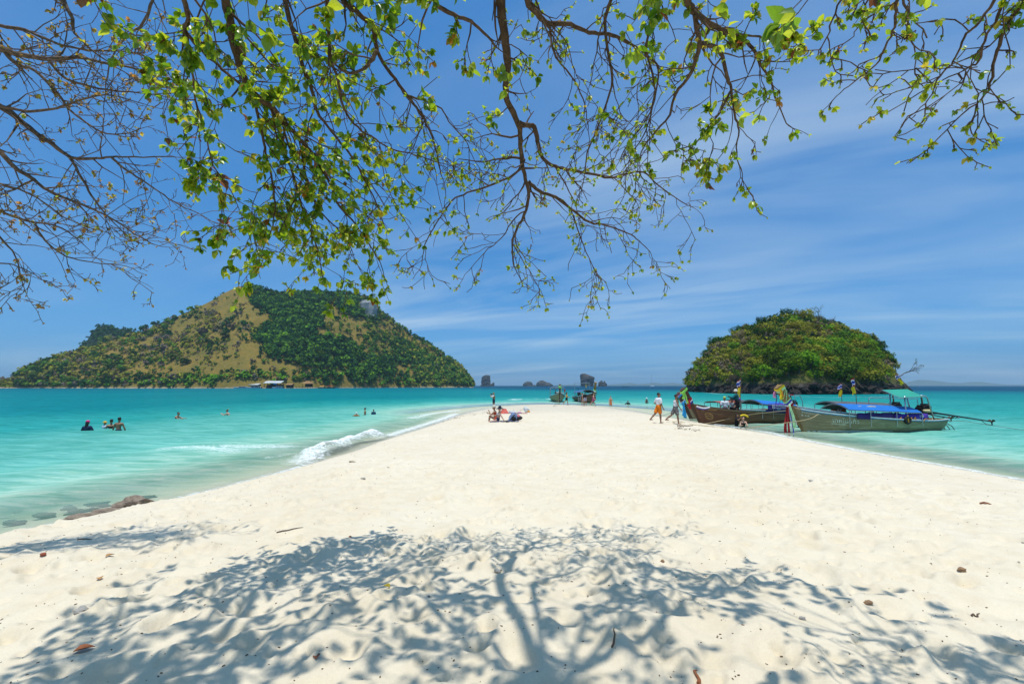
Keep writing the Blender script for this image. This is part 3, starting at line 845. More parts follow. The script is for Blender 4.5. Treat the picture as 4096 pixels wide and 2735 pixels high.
# ------------------------------------------------------------------ islands
def foliage_mat(name, a, b, c3=None, rnd=.48):
    t = NT(name)
    oi = t.n('ShaderNodeObjectInfo')
    n = t.noise(.55, 3, .6, t.pos()); n2 = t.noise(2.2, 3, .6, t.pos())
    c = t.mix(t.mr(n, .36, .66), a, b)
    c = t.mix(t.math('MULTIPLY', t.mr(n2, .5, .75), .6), c, c3 or tuple(v * 1.5 for v in a))
    hs = t.n('ShaderNodeHueSaturation')
    t.l(t.mr(oi.outputs['Random'], 0, 1, 1 - rnd, 1 + rnd), hs.inputs['Value']); t.l(c, hs.inputs['Color'])
    t.l(t.mr(oi.outputs['Random'], 0, 1, .485, .515), hs.inputs['Hue'])
    d = t.n('ShaderNodeBsdfDiffuse'); t.l(hs.outputs[0], d.inputs[0])
    tl = t.n('ShaderNodeBsdfTranslucent'); t.l(hs.outputs[0], tl.inputs[0])
    m = t.n('ShaderNodeMixShader'); m.inputs[0].default_value = .22; t.l(d.outputs[0], m.inputs[1]); t.l(tl.outputs[0], m.inputs[2])
    return t.done(m.outputs[0])
FOL = dict(dark=foliage_mat('crown_dark', (.034, .082, .014), (.018, .048, .012)),
           green=foliage_mat('crown_green', (.10, .175, .018), (.055, .105, .014)),
           bright=foliage_mat('crown_bright', (.17, .29, .016), (.09, .175, .012)),
           olive=foliage_mat('crown_olive', (.27, .25, .030), (.16, .165, .020)),
           dry=foliage_mat('crown_dry', (.20, .15, .07), (.15, .12, .07)),
           grey=foliage_mat('crown_grey', (.17, .135, .10), (.12, .095, .07)))
far_bark = M('far_bark', (.13, .10, .075), .9, .3, 2)

def crown_arr(seed, n, clumps, leaf, flat=.8, up=.55):
    g = np.random.default_rng(seed)
    C = []
    while len(C) < clumps:
        v = g.normal(size=3); v /= np.linalg.norm(v)
        rad = g.uniform(.45, .95)
        p = v * rad * np.array([1, 1, flat])
        if p[2] < -.42: continue
        C.append(p)
    C = np.array(C); R_ = g.uniform(.22, .42, clumps)
    k = g.integers(0, clumps, n)
    d = g.normal(size=(n, 3)); d /= np.linalg.norm(d, axis=1)[:, None]
    P = C[k] + d * (R_[k] * g.uniform(.55, 1.05, n))[:, None]
    N = d * .8 + C[k] * .4 + np.array([0, 0, up]) + g.normal(size=(n, 3)) * .45
    N /= np.linalg.norm(N, axis=1)[:, None]
    A = np.cross(N, g.normal(size=(n, 3))); A /= np.linalg.norm(A, axis=1)[:, None]
    B = np.cross(N, A)
    s = (leaf * g.uniform(.6, 1.4, n))[:, None]
    e = g.uniform(.5, 1.0, n)[:, None]
    V = np.stack([P - A * s, P - B * s * e, P + A * s, P + B * s * e], 1).reshape(-1, 3)
    V[:, 2] += .95
    F = np.arange(n * 4).reshape(-1, 4)
    return V, F
def bare_arr(seed, n=34):
    g = random.Random(seed); mb = MB()
    for _ in range(n):
        a = g.uniform(0, 6.28); e = g.uniform(.5, 1.35); L = g.uniform(.6, 1.3)
        d = Vector((math.cos(a) * math.cos(e), math.sin(a) * math.cos(e), math.sin(e)))
        p0 = Vector((0, 0, g.uniform(.1, .6))); p1 = p0 + d * L * .5 + rv(g, .08); p2 = p1 + (d + rv(g, .5)) * L * .5
        mb.tube([p0, p1, p2], [.035, .022, .010], 3, cap=False)
        for _ in range(3):
            q = p1 + (p2 - p1) * g.random(); mb.tube([q, q + (d + rv(g, .9)) * .32], [.013, .006], 3, cap=False)
    return np.array(mb.V), np.array([f for f in mb.F])
def trunk_mesh():
    mb = MB()
    mb.tube([(0, 0, -.35), (.03, .02, .25), (.0, .03, .7), (.02, 0, 1.0)], [.085, .065, .05, .02], 6)
    for a in (.3, 2.4, 4.4):
        mb.tube([(.0, .02, .5), (math.cos(a) * .3, math.sin(a) * .3, .85), (math.cos(a) * .55, math.sin(a) * .55, 1.05)], [.04, .025, .012], 5)
    return mesh('trunk', mb.V, mb.F, far_bark, True)
TRUNK = trunk_mesh()
CROWN_NEAR = {k: [mesh('crown', *crown_arr(100 + i * 7 + len(k), 950, 26, .075), FOL[k]) for i in range(3)] for k in FOL}
CROWN_FAR = {k: [mesh('crown', *crown_arr(200 + i * 7 + len(k), 300, 14, .13), FOL[k]) for i in range(2)] for k in FOL}
BAREM = [mesh('crown', *bare_arr(300 + i), FOL['grey']) for i in range(3)]

class Island:
    """A hill built from its shoreline distance, ridge distance and ridge height, per bearing."""
    def __init__(s, sil, shoreY, ridgeY, drop, seed, lo, hi, curve=.85):
        s.sx = np.array([p[0] for p in sil], float); s.sy = np.array([p[1] for p in sil], float)
        s.shoreY, s.ridgeY, s.drop, s.seed, s.lo, s.hi, s.curve = shoreY, ridgeY, drop, seed, lo, hi, curve
    def surf(s, vx, q):
        """vx: bearing given as photograph column; q: 0 shore, 1 ridge, 2 back shore"""
        vx = np.asarray(vx, float); q = np.asarray(q, float)
        yf = np.interp(vx, *s.shoreY); yr = np.interp(vx, *s.ridgeY); yr = np.maximum(yr, yf + 4)
        u = (vx * VS - 2048) / FPX
        Yd = np.where(q <= 1, yf + (yr - yf) * q, yr + (yr - yf) * (q - 1))
        py = np.interp(vx, s.sx, s.sy) * VS
        H = np.maximum((1541.5 - py) / FPX * yr / 1.0 * (1 / 1.0) + CAMZ - s.drop, .3)
        qq = np.where(q <= 1, q, 2 - q)
        X = u * Yd
        prof = qq ** s.curve
        n = (fbm(X * .018 + s.seed, Yd * .011, s.seed, 4) - .5) * 2
        n2 = (fbm(X * .09, Yd * .09, s.seed + 3, 3) - .5)
        z = H * prof + H * .16 * n * np.sin(np.pi * np.clip(qq, 0, 1)) + n2 * 2.2 * np.clip(qq * 6, 0, 1)
        z = z - .6 + .6 * np.clip(qq * 20, 0, 1)
        return X, Yd, z
    def terrain(s, nu, nq):
        vx = np.linspace(s.lo, s.hi, nu); q = np.concatenate([np.linspace(0, 1, nq) ** 1.15, 1 + np.linspace(0, 1, nq // 3)[1:]])
        VX, Q = np.meshgrid(vx, q)
        X, Y, Z = s.surf(VX, Q)
        h, w = X.shape; idx = np.arange(h * w).reshape(h, w)
        F = np.stack([idx[:-1, :-1], idx[:-1, 1:], idx[1:, 1:], idx[1:, :-1]], -1).reshape(-1, 4)
        return np.stack([X.ravel(), Y.ravel(), Z.ravel()], -1), F
def in_poly(x, y, P): return poly_sd(np.asarray(x, float), np.asarray(y, float), np.array(P, float)) > 0
def proj(X, Y, Z):
    """photograph-view column and row of world points"""
    zc = Z - CAMZ
    f = Y * CP + zc * SP; v = (-Y * SP + zc * CP) / f
    return (2048 + FPX * X / f) / VS, (1367.5 - FPX * v) / VS

def join_crowns(name, items, protos, mats, parent=None):
    """items: (x,y,z,scale,yaw,kind index); one mesh."""
    Vs, Fs, Ms = [], [], []; b = 0
    for (x, y, z, sc, yaw, k, pi) in items:
        V, F = protos[pi]
        c, s_ = math.cos(yaw), math.sin(yaw)
        v = V * sc; v = np.stack([v[:, 0] * c - v[:, 1] * s_ + x, v[:, 0] * s_ + v[:, 1] * c + y, v[:, 2] + z], -1)
        Vs.append(v); Fs.append(F + b); Ms.append(np.full(len(F), k)); b += len(v)
    return link(name, mesh(name, np.concatenate(Vs), np.concatenate(Fs), mats, False, np.concatenate(Ms)), parent)

# hillside ground: dry grass with green tinges, rock low down
def hill_mat(name, rock_z, rock_a, rock_b, warm):
    t = NT(name)
    p = t.pos()
    n1 = t.noise(.035, 5, .6, p); n2 = t.noise(.16, 5, .65, p); n3 = t.noise(.45, 6, .72, p)
    c = t.mix(t.mr(n1, .38, .62), warm[0], warm[1])
    c = t.mix(t.mr(n2, .42, .68), c, warm[2])
    c = t.mix(t.math('MULTIPLY', t.mr(n3, .42, .66), .75), c, warm[3])
    sx = t.n('ShaderNodeSeparateXYZ'); t.l(p, sx.inputs[0])
    rk = t.mix(t.mr(t.noise(.7, 6, .7, p), .42, .62), rock_a, rock_b)
    f = t.mr(t.math('ADD', sx.outputs[2], t.math('MULTIPLY', n2, 3.0)), rock_z, rock_z + 1.2)
    c = t.mix(f, rk, c)
    return t.done(t.bsdf(c, .95, t.bump(n3, .8, .8), .1))
grass_hill = hill_mat('dry_grass_hill', 1.9, (.42, .36, .25), (.28, .22, .15), ((.235, .155, .032), (.115, .112, .024), (.14, .125, .026), (.27, .18, .042)))
LEFT_SIL = [(-60, 900), (0, 880), (29, 865), (61, 845), (105, 824), (151, 810), (195, 798), (244, 779), (315, 760), (346, 748), (390, 727), (427, 709), (464, 693), (500, 670), (537, 651),
            (559, 655), (600, 668), (628, 677), (667, 675), (728, 670), (779, 674), (808, 681), (837, 680), (855, 690), (862, 706), (879, 722), (911, 744), (945, 768), (984, 790), (1020, 815), (1047, 833), (1069, 854), (1083, 876), (1087, 889)]
left = Island(LEFT_SIL, ([-60, 0, 300, 560, 720, 900, 1087], [455, 440, 415, 405, 430, 520, 600]), ([-60, 0, 200, 540, 800, 1000, 1087], [480, 480, 520, 560, 600, 640, 640]), 1.0, 21, -60, 1087)
V, F = left.terrain(420, 120)
gl_ = tag(link('island_hill', mesh('island_hill', V, F, grass_hill, True)), 'large dry grassy island hill with forested right flank', 'island', kind='structure')
# dark headland behind
HEAD = Island([(120, 840), (156, 811), (193, 783), (203, 764), (215, 750), (229, 745), (244, 746), (259, 752), (281, 752), (315, 762), (360, 790), (420, 850)],
              ([120, 420], [600, 600]), ([120, 420], [720, 720]), 1.0, 31, 120, 420)
V, F = HEAD.terrain(120, 40)
dark_hill = hill_mat('wooded_headland', -5, (.1, .1, .1), (.1, .1, .1), ((.02, .04, .015), (.03, .05, .018), (.016, .032, .014), (.04, .06, .02)))
tag(link('headland', mesh('headland', V, F, dark_hill, True)), 'dark wooded headland behind the grassy slope', 'hill', kind='structure')

C5 = lambda P: [(544.6 + .244 * x, 619 + .244 * y) for x, y in P]
DENSE = C5([(60, 140), (350, 235), (700, 195), (1100, 235), (1290, 400), (1300, 500), (1180, 470), (1000, 430), (930, 340), (830, 350), (800, 560), (720, 620), (950, 640), (1150, 720), (1180, 800),
            (1250, 850), (1600, 850), (1650, 1090), (700, 1100), (640, 900), (350, 870), (180, 640), (220, 560), (420, 480), (130, 330)])
DENSE2 = C5([(1480, 640), (1640, 640), (1700, 740), (2000, 900), (2200, 1090), (1680, 1090), (1700, 900), (1500, 860)])
g = np.random.default_rng(77)
N = 16000
vx = g.uniform(-5, 1086, N); q = g.uniform(.0, 1.02, N) ** .8
X, Y, Z = left.surf(vx, q); cx_, cy_ = proj(X, Y, Z)
dn = in_poly(cx_, cy_, DENSE); d2 = in_poly(cx_, cy_, DENSE2)
rightside = cx_ > 600
TAN = [C5(q) for q in ([(830, 340), (930, 340), (1000, 430), (1150, 470), (1180, 560), (1150, 720), (950, 640), (720, 620), (800, 560)], [(1350, 450), (1900, 780), (1850, 840), (1500, 640), (1300, 560)], [(1450, 880), (1620, 880), (1700, 1080), (1480, 1060)], [(880, 930), (1060, 960), (1000, 1060), (860, 1040)])]
tan_ = np.zeros(N, bool)
for q_ in TAN: tan_ |= in_poly(cx_, cy_, q_)
pr = np.where(tan_, .10, np.where(dn, .75, np.where(d2, .6, np.where(rightside & ~in_poly(cx_, cy_, [(540, 640), (590, 700), (600, 760), (700, 840), (690, 872), (560, 872)]), .46, .022))))
shore = (q < .05)
pr = np.where((q < .07) & (cx_ > 30), .65, pr)
clear = ((cx_ > 525) & (cx_ < 625) & (q < .035)) | ((cx_ > 640) & (cx_ < 730) & (q < .03))
clear |= in_poly(cx_, cy_, C5([(1115, 300), (1270, 300), (1270, 400), (1130, 395)]))
# groves on the left slope
gro = fbm(X * .03, Y * .03, 91, 2)
pr = np.where(~rightside & (gro > .56), pr * 5.0, pr)
ok = (g.random(N) < pr) & ~clear & (Z > 1.0)
T = []
for i in np.where(ok)[0]:
    if dn[i]: k = g.choice(['dark', 'green', 'bright'], p=[.62, .30, .08]); sc = g.uniform(2.6, 5.0)
    elif d2[i]: k = g.choice(['dark', 'green', 'olive'], p=[.45, .35, .2]); sc = g.uniform(2.4, 4.4)
    elif shore[i]: k = g.choice(['green', 'bright', 'olive', 'grey', 'dark'], p=[.3, .3, .2, .1, .1]); sc = g.uniform(2.0, 3.8)
    elif rightside[i]: k = g.choice(['dark', 'green', 'olive'], p=[.4, .35, .25]); sc = g.uniform(1.7, 3.6)
    else: k = g.choice(['dark', 'green', 'olive', 'grey'], p=[.5, .22, .18, .10]); sc = float(np.clip(g.lognormal(.95, .38), 1.2, 5.5))
    T.append((sc / Y[i] * (1.25 if cy_[i] < 700 else 1), X[i], Y[i], Z[i], sc, k, bool(dn[i] or d2[i]), bool(shore[i]), bool(rightside[i])))
T.sort(key=lambda a: -a[0])
KN = {'dark': 'dark green', 'green': 'green', 'bright': 'bright green', 'olive': 'olive green', 'dry': 'dry brown', 'grey': 'bare grey'}
def plant_tree(x, y, z, sc, k, label, group, near=False, name='tree'):
    o = empty(name, (x, y, z - .15 * sc * .3), random.uniform(0, 6.28), sc)
    o.scale = (sc * random.uniform(.85, 1.2), sc * random.uniform(.85, 1.2), sc * random.uniform(.8, 1.15))
    tag(o, label, 'tree', group)
    link('trunk', TRUNK, o)
    if k == 'grey' and near: me_ = random.choice(BAREM)
    else: me_ = random.choice((CROWN_NEAR if near else CROWN_FAR)[k])
    link('crown', me_, o)
    return o
for (_, x, y, z, sc, k, dense, sh, rs) in T[:150]:
    if sh: lab, gr = 'rounded %s tree at the foot of the big island slope' % KN[k], 'trees along the big island shore, %s' % KN[k]
    elif dense: lab, gr = '%s tree of the thick forest on the big island flank' % KN[k], 'forest trees on the big island, %s' % KN[k]
    elif rs: lab, gr = '%s tree standing apart on the big island eastern slope' % KN[k], 'scattered trees on the eastern slope, %s' % KN[k]
    else: lab, gr = '%s tree standing alone on the dry grass slope' % KN[k], 'lone trees on the dry slope, %s' % KN[k]
    plant_tree(x, y, z, sc, k, lab, gr)
FK = list(FOL); FM = [FOL[k] for k in FK]
protos = [crown_arr(400 + i, 52, 10, .27) for i in range(4)]
items = [(x, y, z, sc, random.uniform(0, 6.28), FK.index(k), random.randrange(4)) for (_, x, y, z, sc, k, *_r) in T[150:]]
tag(join_crowns('forest', items, protos, FM), 'mass of smaller trees covering the big island', 'forest', kind='stuff')
# shrubs and dry scrub
N = 13000
vx = g.uniform(-5, 1086, N); q = g.uniform(.01, 1.02, N) ** .9
X, Y, Z = left.surf(vx, q); cx_, cy_ = proj(X, Y, Z)
dn = in_poly(cx_, cy_, DENSE)
drytan = in_poly(cx_, cy_, [(540, 640), (590, 700), (600, 760), (700, 840), (690, 872), (560, 872), (520, 800), (500, 700)])
pr = np.where(drytan, .18, np.where(dn, .35, .60)) * np.clip((fbm(X * .022, Y * .022, 93, 3) - .40) * 4.5, .10, 1.2)
clear = ((cx_ > 525) & (cx_ < 625) & (q < .045)) | ((cx_ > 640) & (cx_ < 730) & (q < .03))
cliff = in_poly(cx_, cy_, C5([(1105, 290), (1280, 290), (1280, 410), (1120, 405)]))
ok = (g.random(N) < pr) & ~clear & ~cliff & (Z > .8)
items = []
for i in np.where(ok)[0]:
    k = g.choice(['olive', 'dry', 'grey', 'green', 'bright'], p=[.50, .18, .14, .13, .05]) if not drytan[i] else g.choice(['grey', 'dry', 'olive'], p=[.4, .4, .2])
    if dn[i]: k = g.choice(['green', 'bright', 'dark'])
    items.append((X[i], Y[i], Z[i] - .6, float(np.clip(g.lognormal(.22, .62), .45, 4.2)), g.uniform(0, 6.28), FK.index(k), int(g.integers(0, 3))))
protos = [crown_arr(430 + i, 34, 7, .29, .6) for i in range(3)]
tag(join_crowns('scrub', items, protos, FM), 'dry scrub and bushes scattered over the grassy slope', 'scrub', kind='stuff')
# canopy on the dark headland
vx = g.uniform(140, 400, 700); q = g.uniform(.25, 1.02, 700)
X, Y, Z = HEAD.surf(vx, q)
items = [(X[i], Y[i], Z[i] - 1, g.uniform(2.5, 4.5), g.uniform(0, 6.28), FK.index('dark'), int(g.integers(0, 3))) for i in range(700)]
tag(join_crowns('headland_forest', items, protos, FM), 'dark forest covering the headland behind the slope', 'forest', kind='stuff')
# pale limestone cliff near the summit
def rock_mat(name, a, b, c3, sc=.35, bd=.6):
    t = NT(name)
    p = t.obj()
    n = t.noise(sc, 6, .7, p); n2 = t.noise(sc * 4, 5, .7, t.scale(p, (1, 1, 1.6)))
    c = t.mix(t.mr(n, .38, .6), a, b); c = t.mix(t.mr(n2, .5, .68), c, c3)
    return t.done(t.bsdf(c, .9, t.bump(n2, .9, bd), .2))
lime_m = rock_mat('pale_limestone', (.40, .40, .38), (.26, .27, .27), (.10, .11, .10), .25)
def lump(name, levels, mat, depth=.7, n=28, seed=0, rough=.06, Y=0.0):
    """levels: (z, x_left, x_right); an irregular solid with elliptical sections"""
    Vl = []; m = len(levels)
    for i, (z, a, b) in enumerate(levels):
        c, r = (a + b) / 2, (b - a) / 2
        for k in range(n):
            an = 2 * math.pi * k / n
            w = 1 + rough * 4 * (float(vnoise(np.array([math.cos(an) * 2.2 + 5 + seed]), np.array([math.sin(an) * 2.2 + z * .05 + i * .35]), seed)[0]) - .5)
            w = w if abs(math.sin(an)) > .25 else 1 + (w - 1) * .4
            Vl.append((c + r * w * math.cos(an), Y + r * depth * w * math.sin(an), z))
    Fl = [(i * n + k, i * n + (k + 1) % n, (i + 1) * n + (k + 1) % n, (i + 1) * n + k) for i in range(m - 1) for k in range(n)]
    Fl.append(tuple(range((m - 1) * n, m * n)))
    return link(name, mesh(name, Vl, Fl, mat, False))
cl = [vat(544.6 + .244 * x, 619 + .244 * y, 560) for x, y in ((1120, 410), (1275, 410), (1125, 300), (1280, 290))]
zb, zt = cl[0].z, cl[2].z
o = lump('cliff', [(zb - 4, cl[0].x - 1, cl[1].x + 1), (zb, cl[0].x, cl[1].x), (zb * .5 + zt * .5, cl[0].x + .5, cl[1].x + 1), (zt, cl[2].x, cl[3].x), (zt + 4, cl[2].x + 3, cl[3].x - 3)], lime_m, .8, 30, 4, .08)
o.location.y = 572
tag(o, 'pale grey limestone cliff just below the big island summit', 'cliff')

# ---- the small island on the right
RS = [(1566, 905), (1572, 884), (1592, 856), (1617, 822), (1634, 802), (1668, 782), (1695, 768), (1748, 750), (1790, 736), (1820, 730), (1853, 730), (1882, 740), (1926, 757), (1963, 773), (2000, 788), (2014, 802),
      (2031, 822), (2051, 844), (2061, 858), (2068, 870), (2076, 881), (2083, 890), (2087, 905)]
rock_hill = hill_mat('islet_slope', 4.2, (.030, .026, .024), (.10, .085, .07), ((.12, .12, .028), (.10, .105, .026), (.17, .13, .045), (.08, .095, .022)))
islet = Island(RS, ([1566, 1590, 1640, 1740, 1830, 1930, 2000, 2050, 2087], [205, 185, 158, 140, 133, 136, 142, 158, 190]), ([1566, 1830, 2087], [206, 200, 192]), .5, 41, 1566, 2087, .62)
V, F = islet.terrain(300, 130)
# craggy rock skirt
cr = np.clip((5.0 - V[:, 2]) / 4, 0, 1)
V[:, 1] += (fbm(V[:, 0] * .35, V[:, 2] * .9, 43, 4) - .5) * 5 * cr
V[:, 0] += (fbm(V[:, 1] * .3, V[:, 2] * .9, 45, 4) - .5) * 2 * cr
tag(link('islet', mesh('islet', V, F, rock_hill, False)), 'small dome shaped island of rock and scrub', 'island', kind='structure')
N = 3400
vx = g.uniform(1570, 2083, N); q = g.uniform(.02, 1.04, N) ** .85
X, Y, Z = islet.surf(vx, q); cx_, cy_ = proj(X, Y, Z)
T = []
occ = []
for i in range(N):
    if Z[i] < 1.9 or Y[i] < 100: continue
    if cx_[i] > 2035 and cy_[i] > 845 : continue
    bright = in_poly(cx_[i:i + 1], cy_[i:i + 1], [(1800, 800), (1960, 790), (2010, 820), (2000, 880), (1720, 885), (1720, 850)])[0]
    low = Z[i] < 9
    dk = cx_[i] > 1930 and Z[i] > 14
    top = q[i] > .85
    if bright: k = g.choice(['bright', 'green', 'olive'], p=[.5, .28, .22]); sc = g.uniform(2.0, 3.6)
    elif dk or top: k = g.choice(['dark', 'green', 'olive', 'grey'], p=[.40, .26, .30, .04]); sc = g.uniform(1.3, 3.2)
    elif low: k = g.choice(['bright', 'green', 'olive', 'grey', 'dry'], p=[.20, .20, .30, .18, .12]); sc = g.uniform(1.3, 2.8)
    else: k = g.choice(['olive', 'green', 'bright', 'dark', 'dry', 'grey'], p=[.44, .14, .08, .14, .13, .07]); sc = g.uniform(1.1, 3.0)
    md = sc * .62
    if any((X[i] - a) ** 2 + (Y[i] - b) ** 2 + (Z[i] - c_) ** 2 < md * md * 1.6 for a, b, c_ in occ): continue
    occ.append((X[i], Y[i], Z[i])); T.append((sc / Y[i], X[i], Y[i], Z[i], sc, k, bright, low, top))
T.sort(key=lambda a: -a[0])
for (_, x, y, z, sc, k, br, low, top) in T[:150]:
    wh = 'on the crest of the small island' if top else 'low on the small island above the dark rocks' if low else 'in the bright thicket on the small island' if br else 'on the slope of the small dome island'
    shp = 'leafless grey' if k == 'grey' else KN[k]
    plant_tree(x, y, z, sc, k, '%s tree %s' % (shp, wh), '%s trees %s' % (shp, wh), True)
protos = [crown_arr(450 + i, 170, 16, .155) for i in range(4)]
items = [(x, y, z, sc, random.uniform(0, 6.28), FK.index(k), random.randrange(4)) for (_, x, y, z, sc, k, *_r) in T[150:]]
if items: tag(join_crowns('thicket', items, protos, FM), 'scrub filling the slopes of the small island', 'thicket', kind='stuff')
for vx_, dz, sc, k in ((1634, 6, 3.0, 'dark'), (1648, 4, 2.4, 'green'), (1690, 3, 2.6, 'dark'), (1750, 4, 2.6, 'dark'), (1775, 2, 2.2, 'olive'), (1810, 3, 3.3, 'dark'), (1855, 2, 3.2, 'olive'), (1895, 2, 2.3, 'dark'),
                      (1925, 3, 2.2, 'grey'), (1965, 5, 2.2, 'dark'), (2000, 3, 1.9, 'green'), (2012, 2, 2.3, 'dark'), (2035, 2, 2.2, 'dark'), (1600, 3, 2.0, 'dark'), (1617, 3, 2.2, 'green'), (2052, 1, 2.2, 'olive')):
    x, y, z = (float(a[0]) for a in islet.surf(np.array([vx_ * 1.0]), np.array([.98])))
    plant_tree(x, y, z + dz * .15, sc, k, '%s tree standing out against the sky on the small island' % ('leafless grey' if k == 'grey' else KN[k]), 'skyline trees of the small island', True)
# boulders at its foot
black_rock = rock_mat('black_rock', (.030, .026, .023), (.014, .013, .013), (.12, .10, .08), .9, .3)
def boulder_mesh(seed, mat, sub=3, amp=.95, fl=.8):
    g_ = np.random.default_rng(seed)
    n, m = 18, 12
    Vb = []
    for i in range(m + 1):
        for k in range(n):
            a, b = math.pi * i / m, 2 * math.pi * k / n
            d = np.array([math.sin(a) * math.cos(b), math.sin(a) * math.sin(b), math.cos(a)])
            w = 1 + amp * (float(fbm(np.array([d[0] * 1.3 + seed]), np.array([d[1] * 1.3 + d[2] * 1.7]), seed, 4)[0]) - .5) * 1.6
            Vb.append(d * w * np.array([1, .85, fl]))
    Fb = [(i * n + k, i * n + (k + 1) % n, (i + 1) * n + (k + 1) % n, (i + 1) * n + k) for i in range(m) for k in range(n)]
    return mesh('boulder', Vb, Fb, mat, False)
BO = [boulder_mesh(500 + i, black_rock) for i in range(5)]
for i in range(90):
    vx_ = g.uniform(1568, 2086); qq = g.uniform(.0, .035) if i < 60 else 0.0
    x, y, z = (float(a[0]) for a in islet.surf(np.array([vx_]), np.array([qq])))
    o = link('boulder', BO[i % 5]); s_ = g.uniform(.5, 1.6)
    o.location = (x + g.uniform(-.5, .5), y - g.uniform(0, 2.0), max(z * .7, 0) + .1); o.scale = (s_ * g.uniform(.9, 1.8), s_, s_ * g.uniform(.6, 1.1)); o.rotation_euler = (g.uniform(-.4, .4), g.uniform(-.4, .4), g.uniform(0, 6))
    tag(o, 'dark wet boulder along the foot of the small island', 'boulder', 'dark boulders round the small island')
# the leafless snag on top and the branches reaching out at its right foot
def snag(name, base, sc, label, lean):
    g_ = random.Random(3 + int(base.x)); mb = MB()
    o = empty(name, base); tag(o, label, 'tree')
    def br(p, d, L, r, lv):
        q = p; P = [p]
        for i in range(4):
            d = (d + rv(g_, .35)).normalized(); q = q + d * L / 4; P.append(q)
            if lv < 4 and i > 0 and g_.random() < .8: br(q, (d + rv(g_, .9)).normalized(), L * .6, r * .6, lv + 1)
        mb.tube(P, [r * (1 - .16 * i) for i in range(5)], 4)
    br(Vector((0, 0, -.5)), Vector(lean).normalized(), sc, .11 * sc / 3.4, 0)
    mb.build('branches', FOL['grey'], o)
    lf = MB()
    g2 = random.Random(5)
    for v in g2.sample(mb.V, min(160, len(mb.V))):
        if v[2] > .9: lf.box(Vector(v) + rv(g2, .12), (.16, .12, .03), Euler((g2.uniform(-1, 1), g2.uniform(-1, 1), 0)).to_matrix())
    lf.build('foliage', FOL['olive'], o)
pt = vat(1884, 731, 199)
snag('snag', pt, 4.2, 'thin bare tree reaching up from the small island summit', (-.25, 0, 1))
pt = vat(2058, 862, 165)
snag('leaning_tree', pt, 5.5, 'bare straggling tree leaning out over the water at the cliff', (.75, -.2, .45))

# ---- far rock stacks
stack_m = rock_mat('far_limestone', (.11, .09, .075), (.05, .048, .045), (.035, .045, .028), .06, 5)
C3 = lambda X, Y_, D: at(1860 + .332 * X, 1460 + .332 * Y_, D)
def stack(name, rows, D, label, seed, depth=.8):
    L = []
    for (Yp, xa, xb) in rows:
        a, b = C3(xa, Yp, D), C3(xb, Yp, D); L.append((a.z if Yp < 248 else -1.0, a.x, b.x))
    # finer levels
    L2 = []
    for i in range(len(L) - 1):
        for k in range(4):
            f = k / 4; L2.append(tuple(L[i][j] * (1 - f) + L[i + 1][j] * f for j in range(3)))
    L2.append(L[-1])
    o = lump(name, L2, stack_m, depth, 36, seed, .07); o.location.y = D
    tag(o, label, 'sea stack'); return o
stack('sea_stack', [(250, 195, 312), (235, 197, 308), (200, 196, 306), (165, 198, 304), (140, 208, 305), (128, 225, 303), (119, 245, 285)], 1500, 'tall square sea stack with a low rock at its right foot', 1)
stack('low_rock', [(250, 280, 356), (236, 284, 352), (224, 318, 352), (207, 344, 354)], 1490, 'low pointed rock at the right foot of the square sea stack', 2)
stack('low_rock', [(250, 174, 204), (240, 186, 202)], 1488, 'very low rock at the left foot of the square sea stack', 21)
stack('wooded_rock', [(250, 700, 822), (230, 701, 816), (212, 715, 812), (201, 738, 795), (195, 752, 775)], 1700, 'smaller of the two low wooded rocks on the horizon', 3)
stack('wooded_rock', [(250, 820, 862), (238, 824, 850)], 1710, 'tiny rock between the two low wooded rocks', 31)
stack('wooded_rock', [(250, 858, 1058), (236, 860, 1050), (218, 862, 1028), (205, 875, 985), (190, 900, 950), (184, 920, 940)], 1650, 'longer of the two low wooded rocks on the horizon', 4)
stack('sea_stack', [(250, 1397, 1552), (230, 1396, 1548), (200, 1394, 1556), (170, 1390, 1561), (150, 1387, 1562), (137, 1388, 1535), (118, 1391, 1490), (106, 1400, 1462), (101, 1415, 1445)], 1400, 'massive flat topped sea stack behind the moored boats', 5)
stack('sea_stack', [(250, 1604, 1716), (236, 1607, 1710), (220, 1608, 1702), (205, 1609, 1690)], 1400, 'ragged low sea stack beside the massive one', 6)
stack('rock_spire', [(225, 1610, 1662), (200, 1622, 1658), (186, 1640, 1656)], 1400, 'first small spire on the ragged low sea stack', 7)
stack('rock_spire', [(225, 1660, 1704), (204, 1668, 1690), (190, 1676, 1684)], 1401, 'second small spire on the ragged low sea stack', 8)
# ---- far hills
hill_m = hill_mat('far_hills', -50, (.06, .09, .05), (.06, .09, .05), ((.06, .09, .05), (.08, .10, .05), (.05, .08, .04), (.07, .09, .05)))
def range_(name, pts, D, label, seed, dd=900):
    xs = np.linspace(pts[0][0], pts[-1][0], 160)
    yv = np.interp(xs, [p[0] for p in pts], [p[1] for p in pts])
    P = [vat(a, b, D) for a, b in zip(xs, yv)]
    Vr = []; qn = 9
    for j in range(qn):
        f = j / (qn - 1); s_ = math.sin(math.pi * f) ** .8
        for i, p_ in enumerate(P):
            nz = 1 + .25 * (float(vnoise(np.array([i * .25]), np.array([f * 4.]), seed)[0]) - .5)
            Vr.append((p_.x * (1 + (f - .5) * dd / D), D + (f - .5) * dd, max(p_.z * s_ * (nz if 0 < j < qn - 1 and j != qn // 2 else 1), 0) - 2))
    w = len(P)
    Fr = [(j * w + i, j * w + i + 1, (j + 1) * w + i + 1, (j + 1) * w + i) for j in range(qn - 1) for i in range(w - 1)]
    tag(link(name, mesh(name, Vr, Fr, hill_m, True)), label, 'hills', kind='structure')
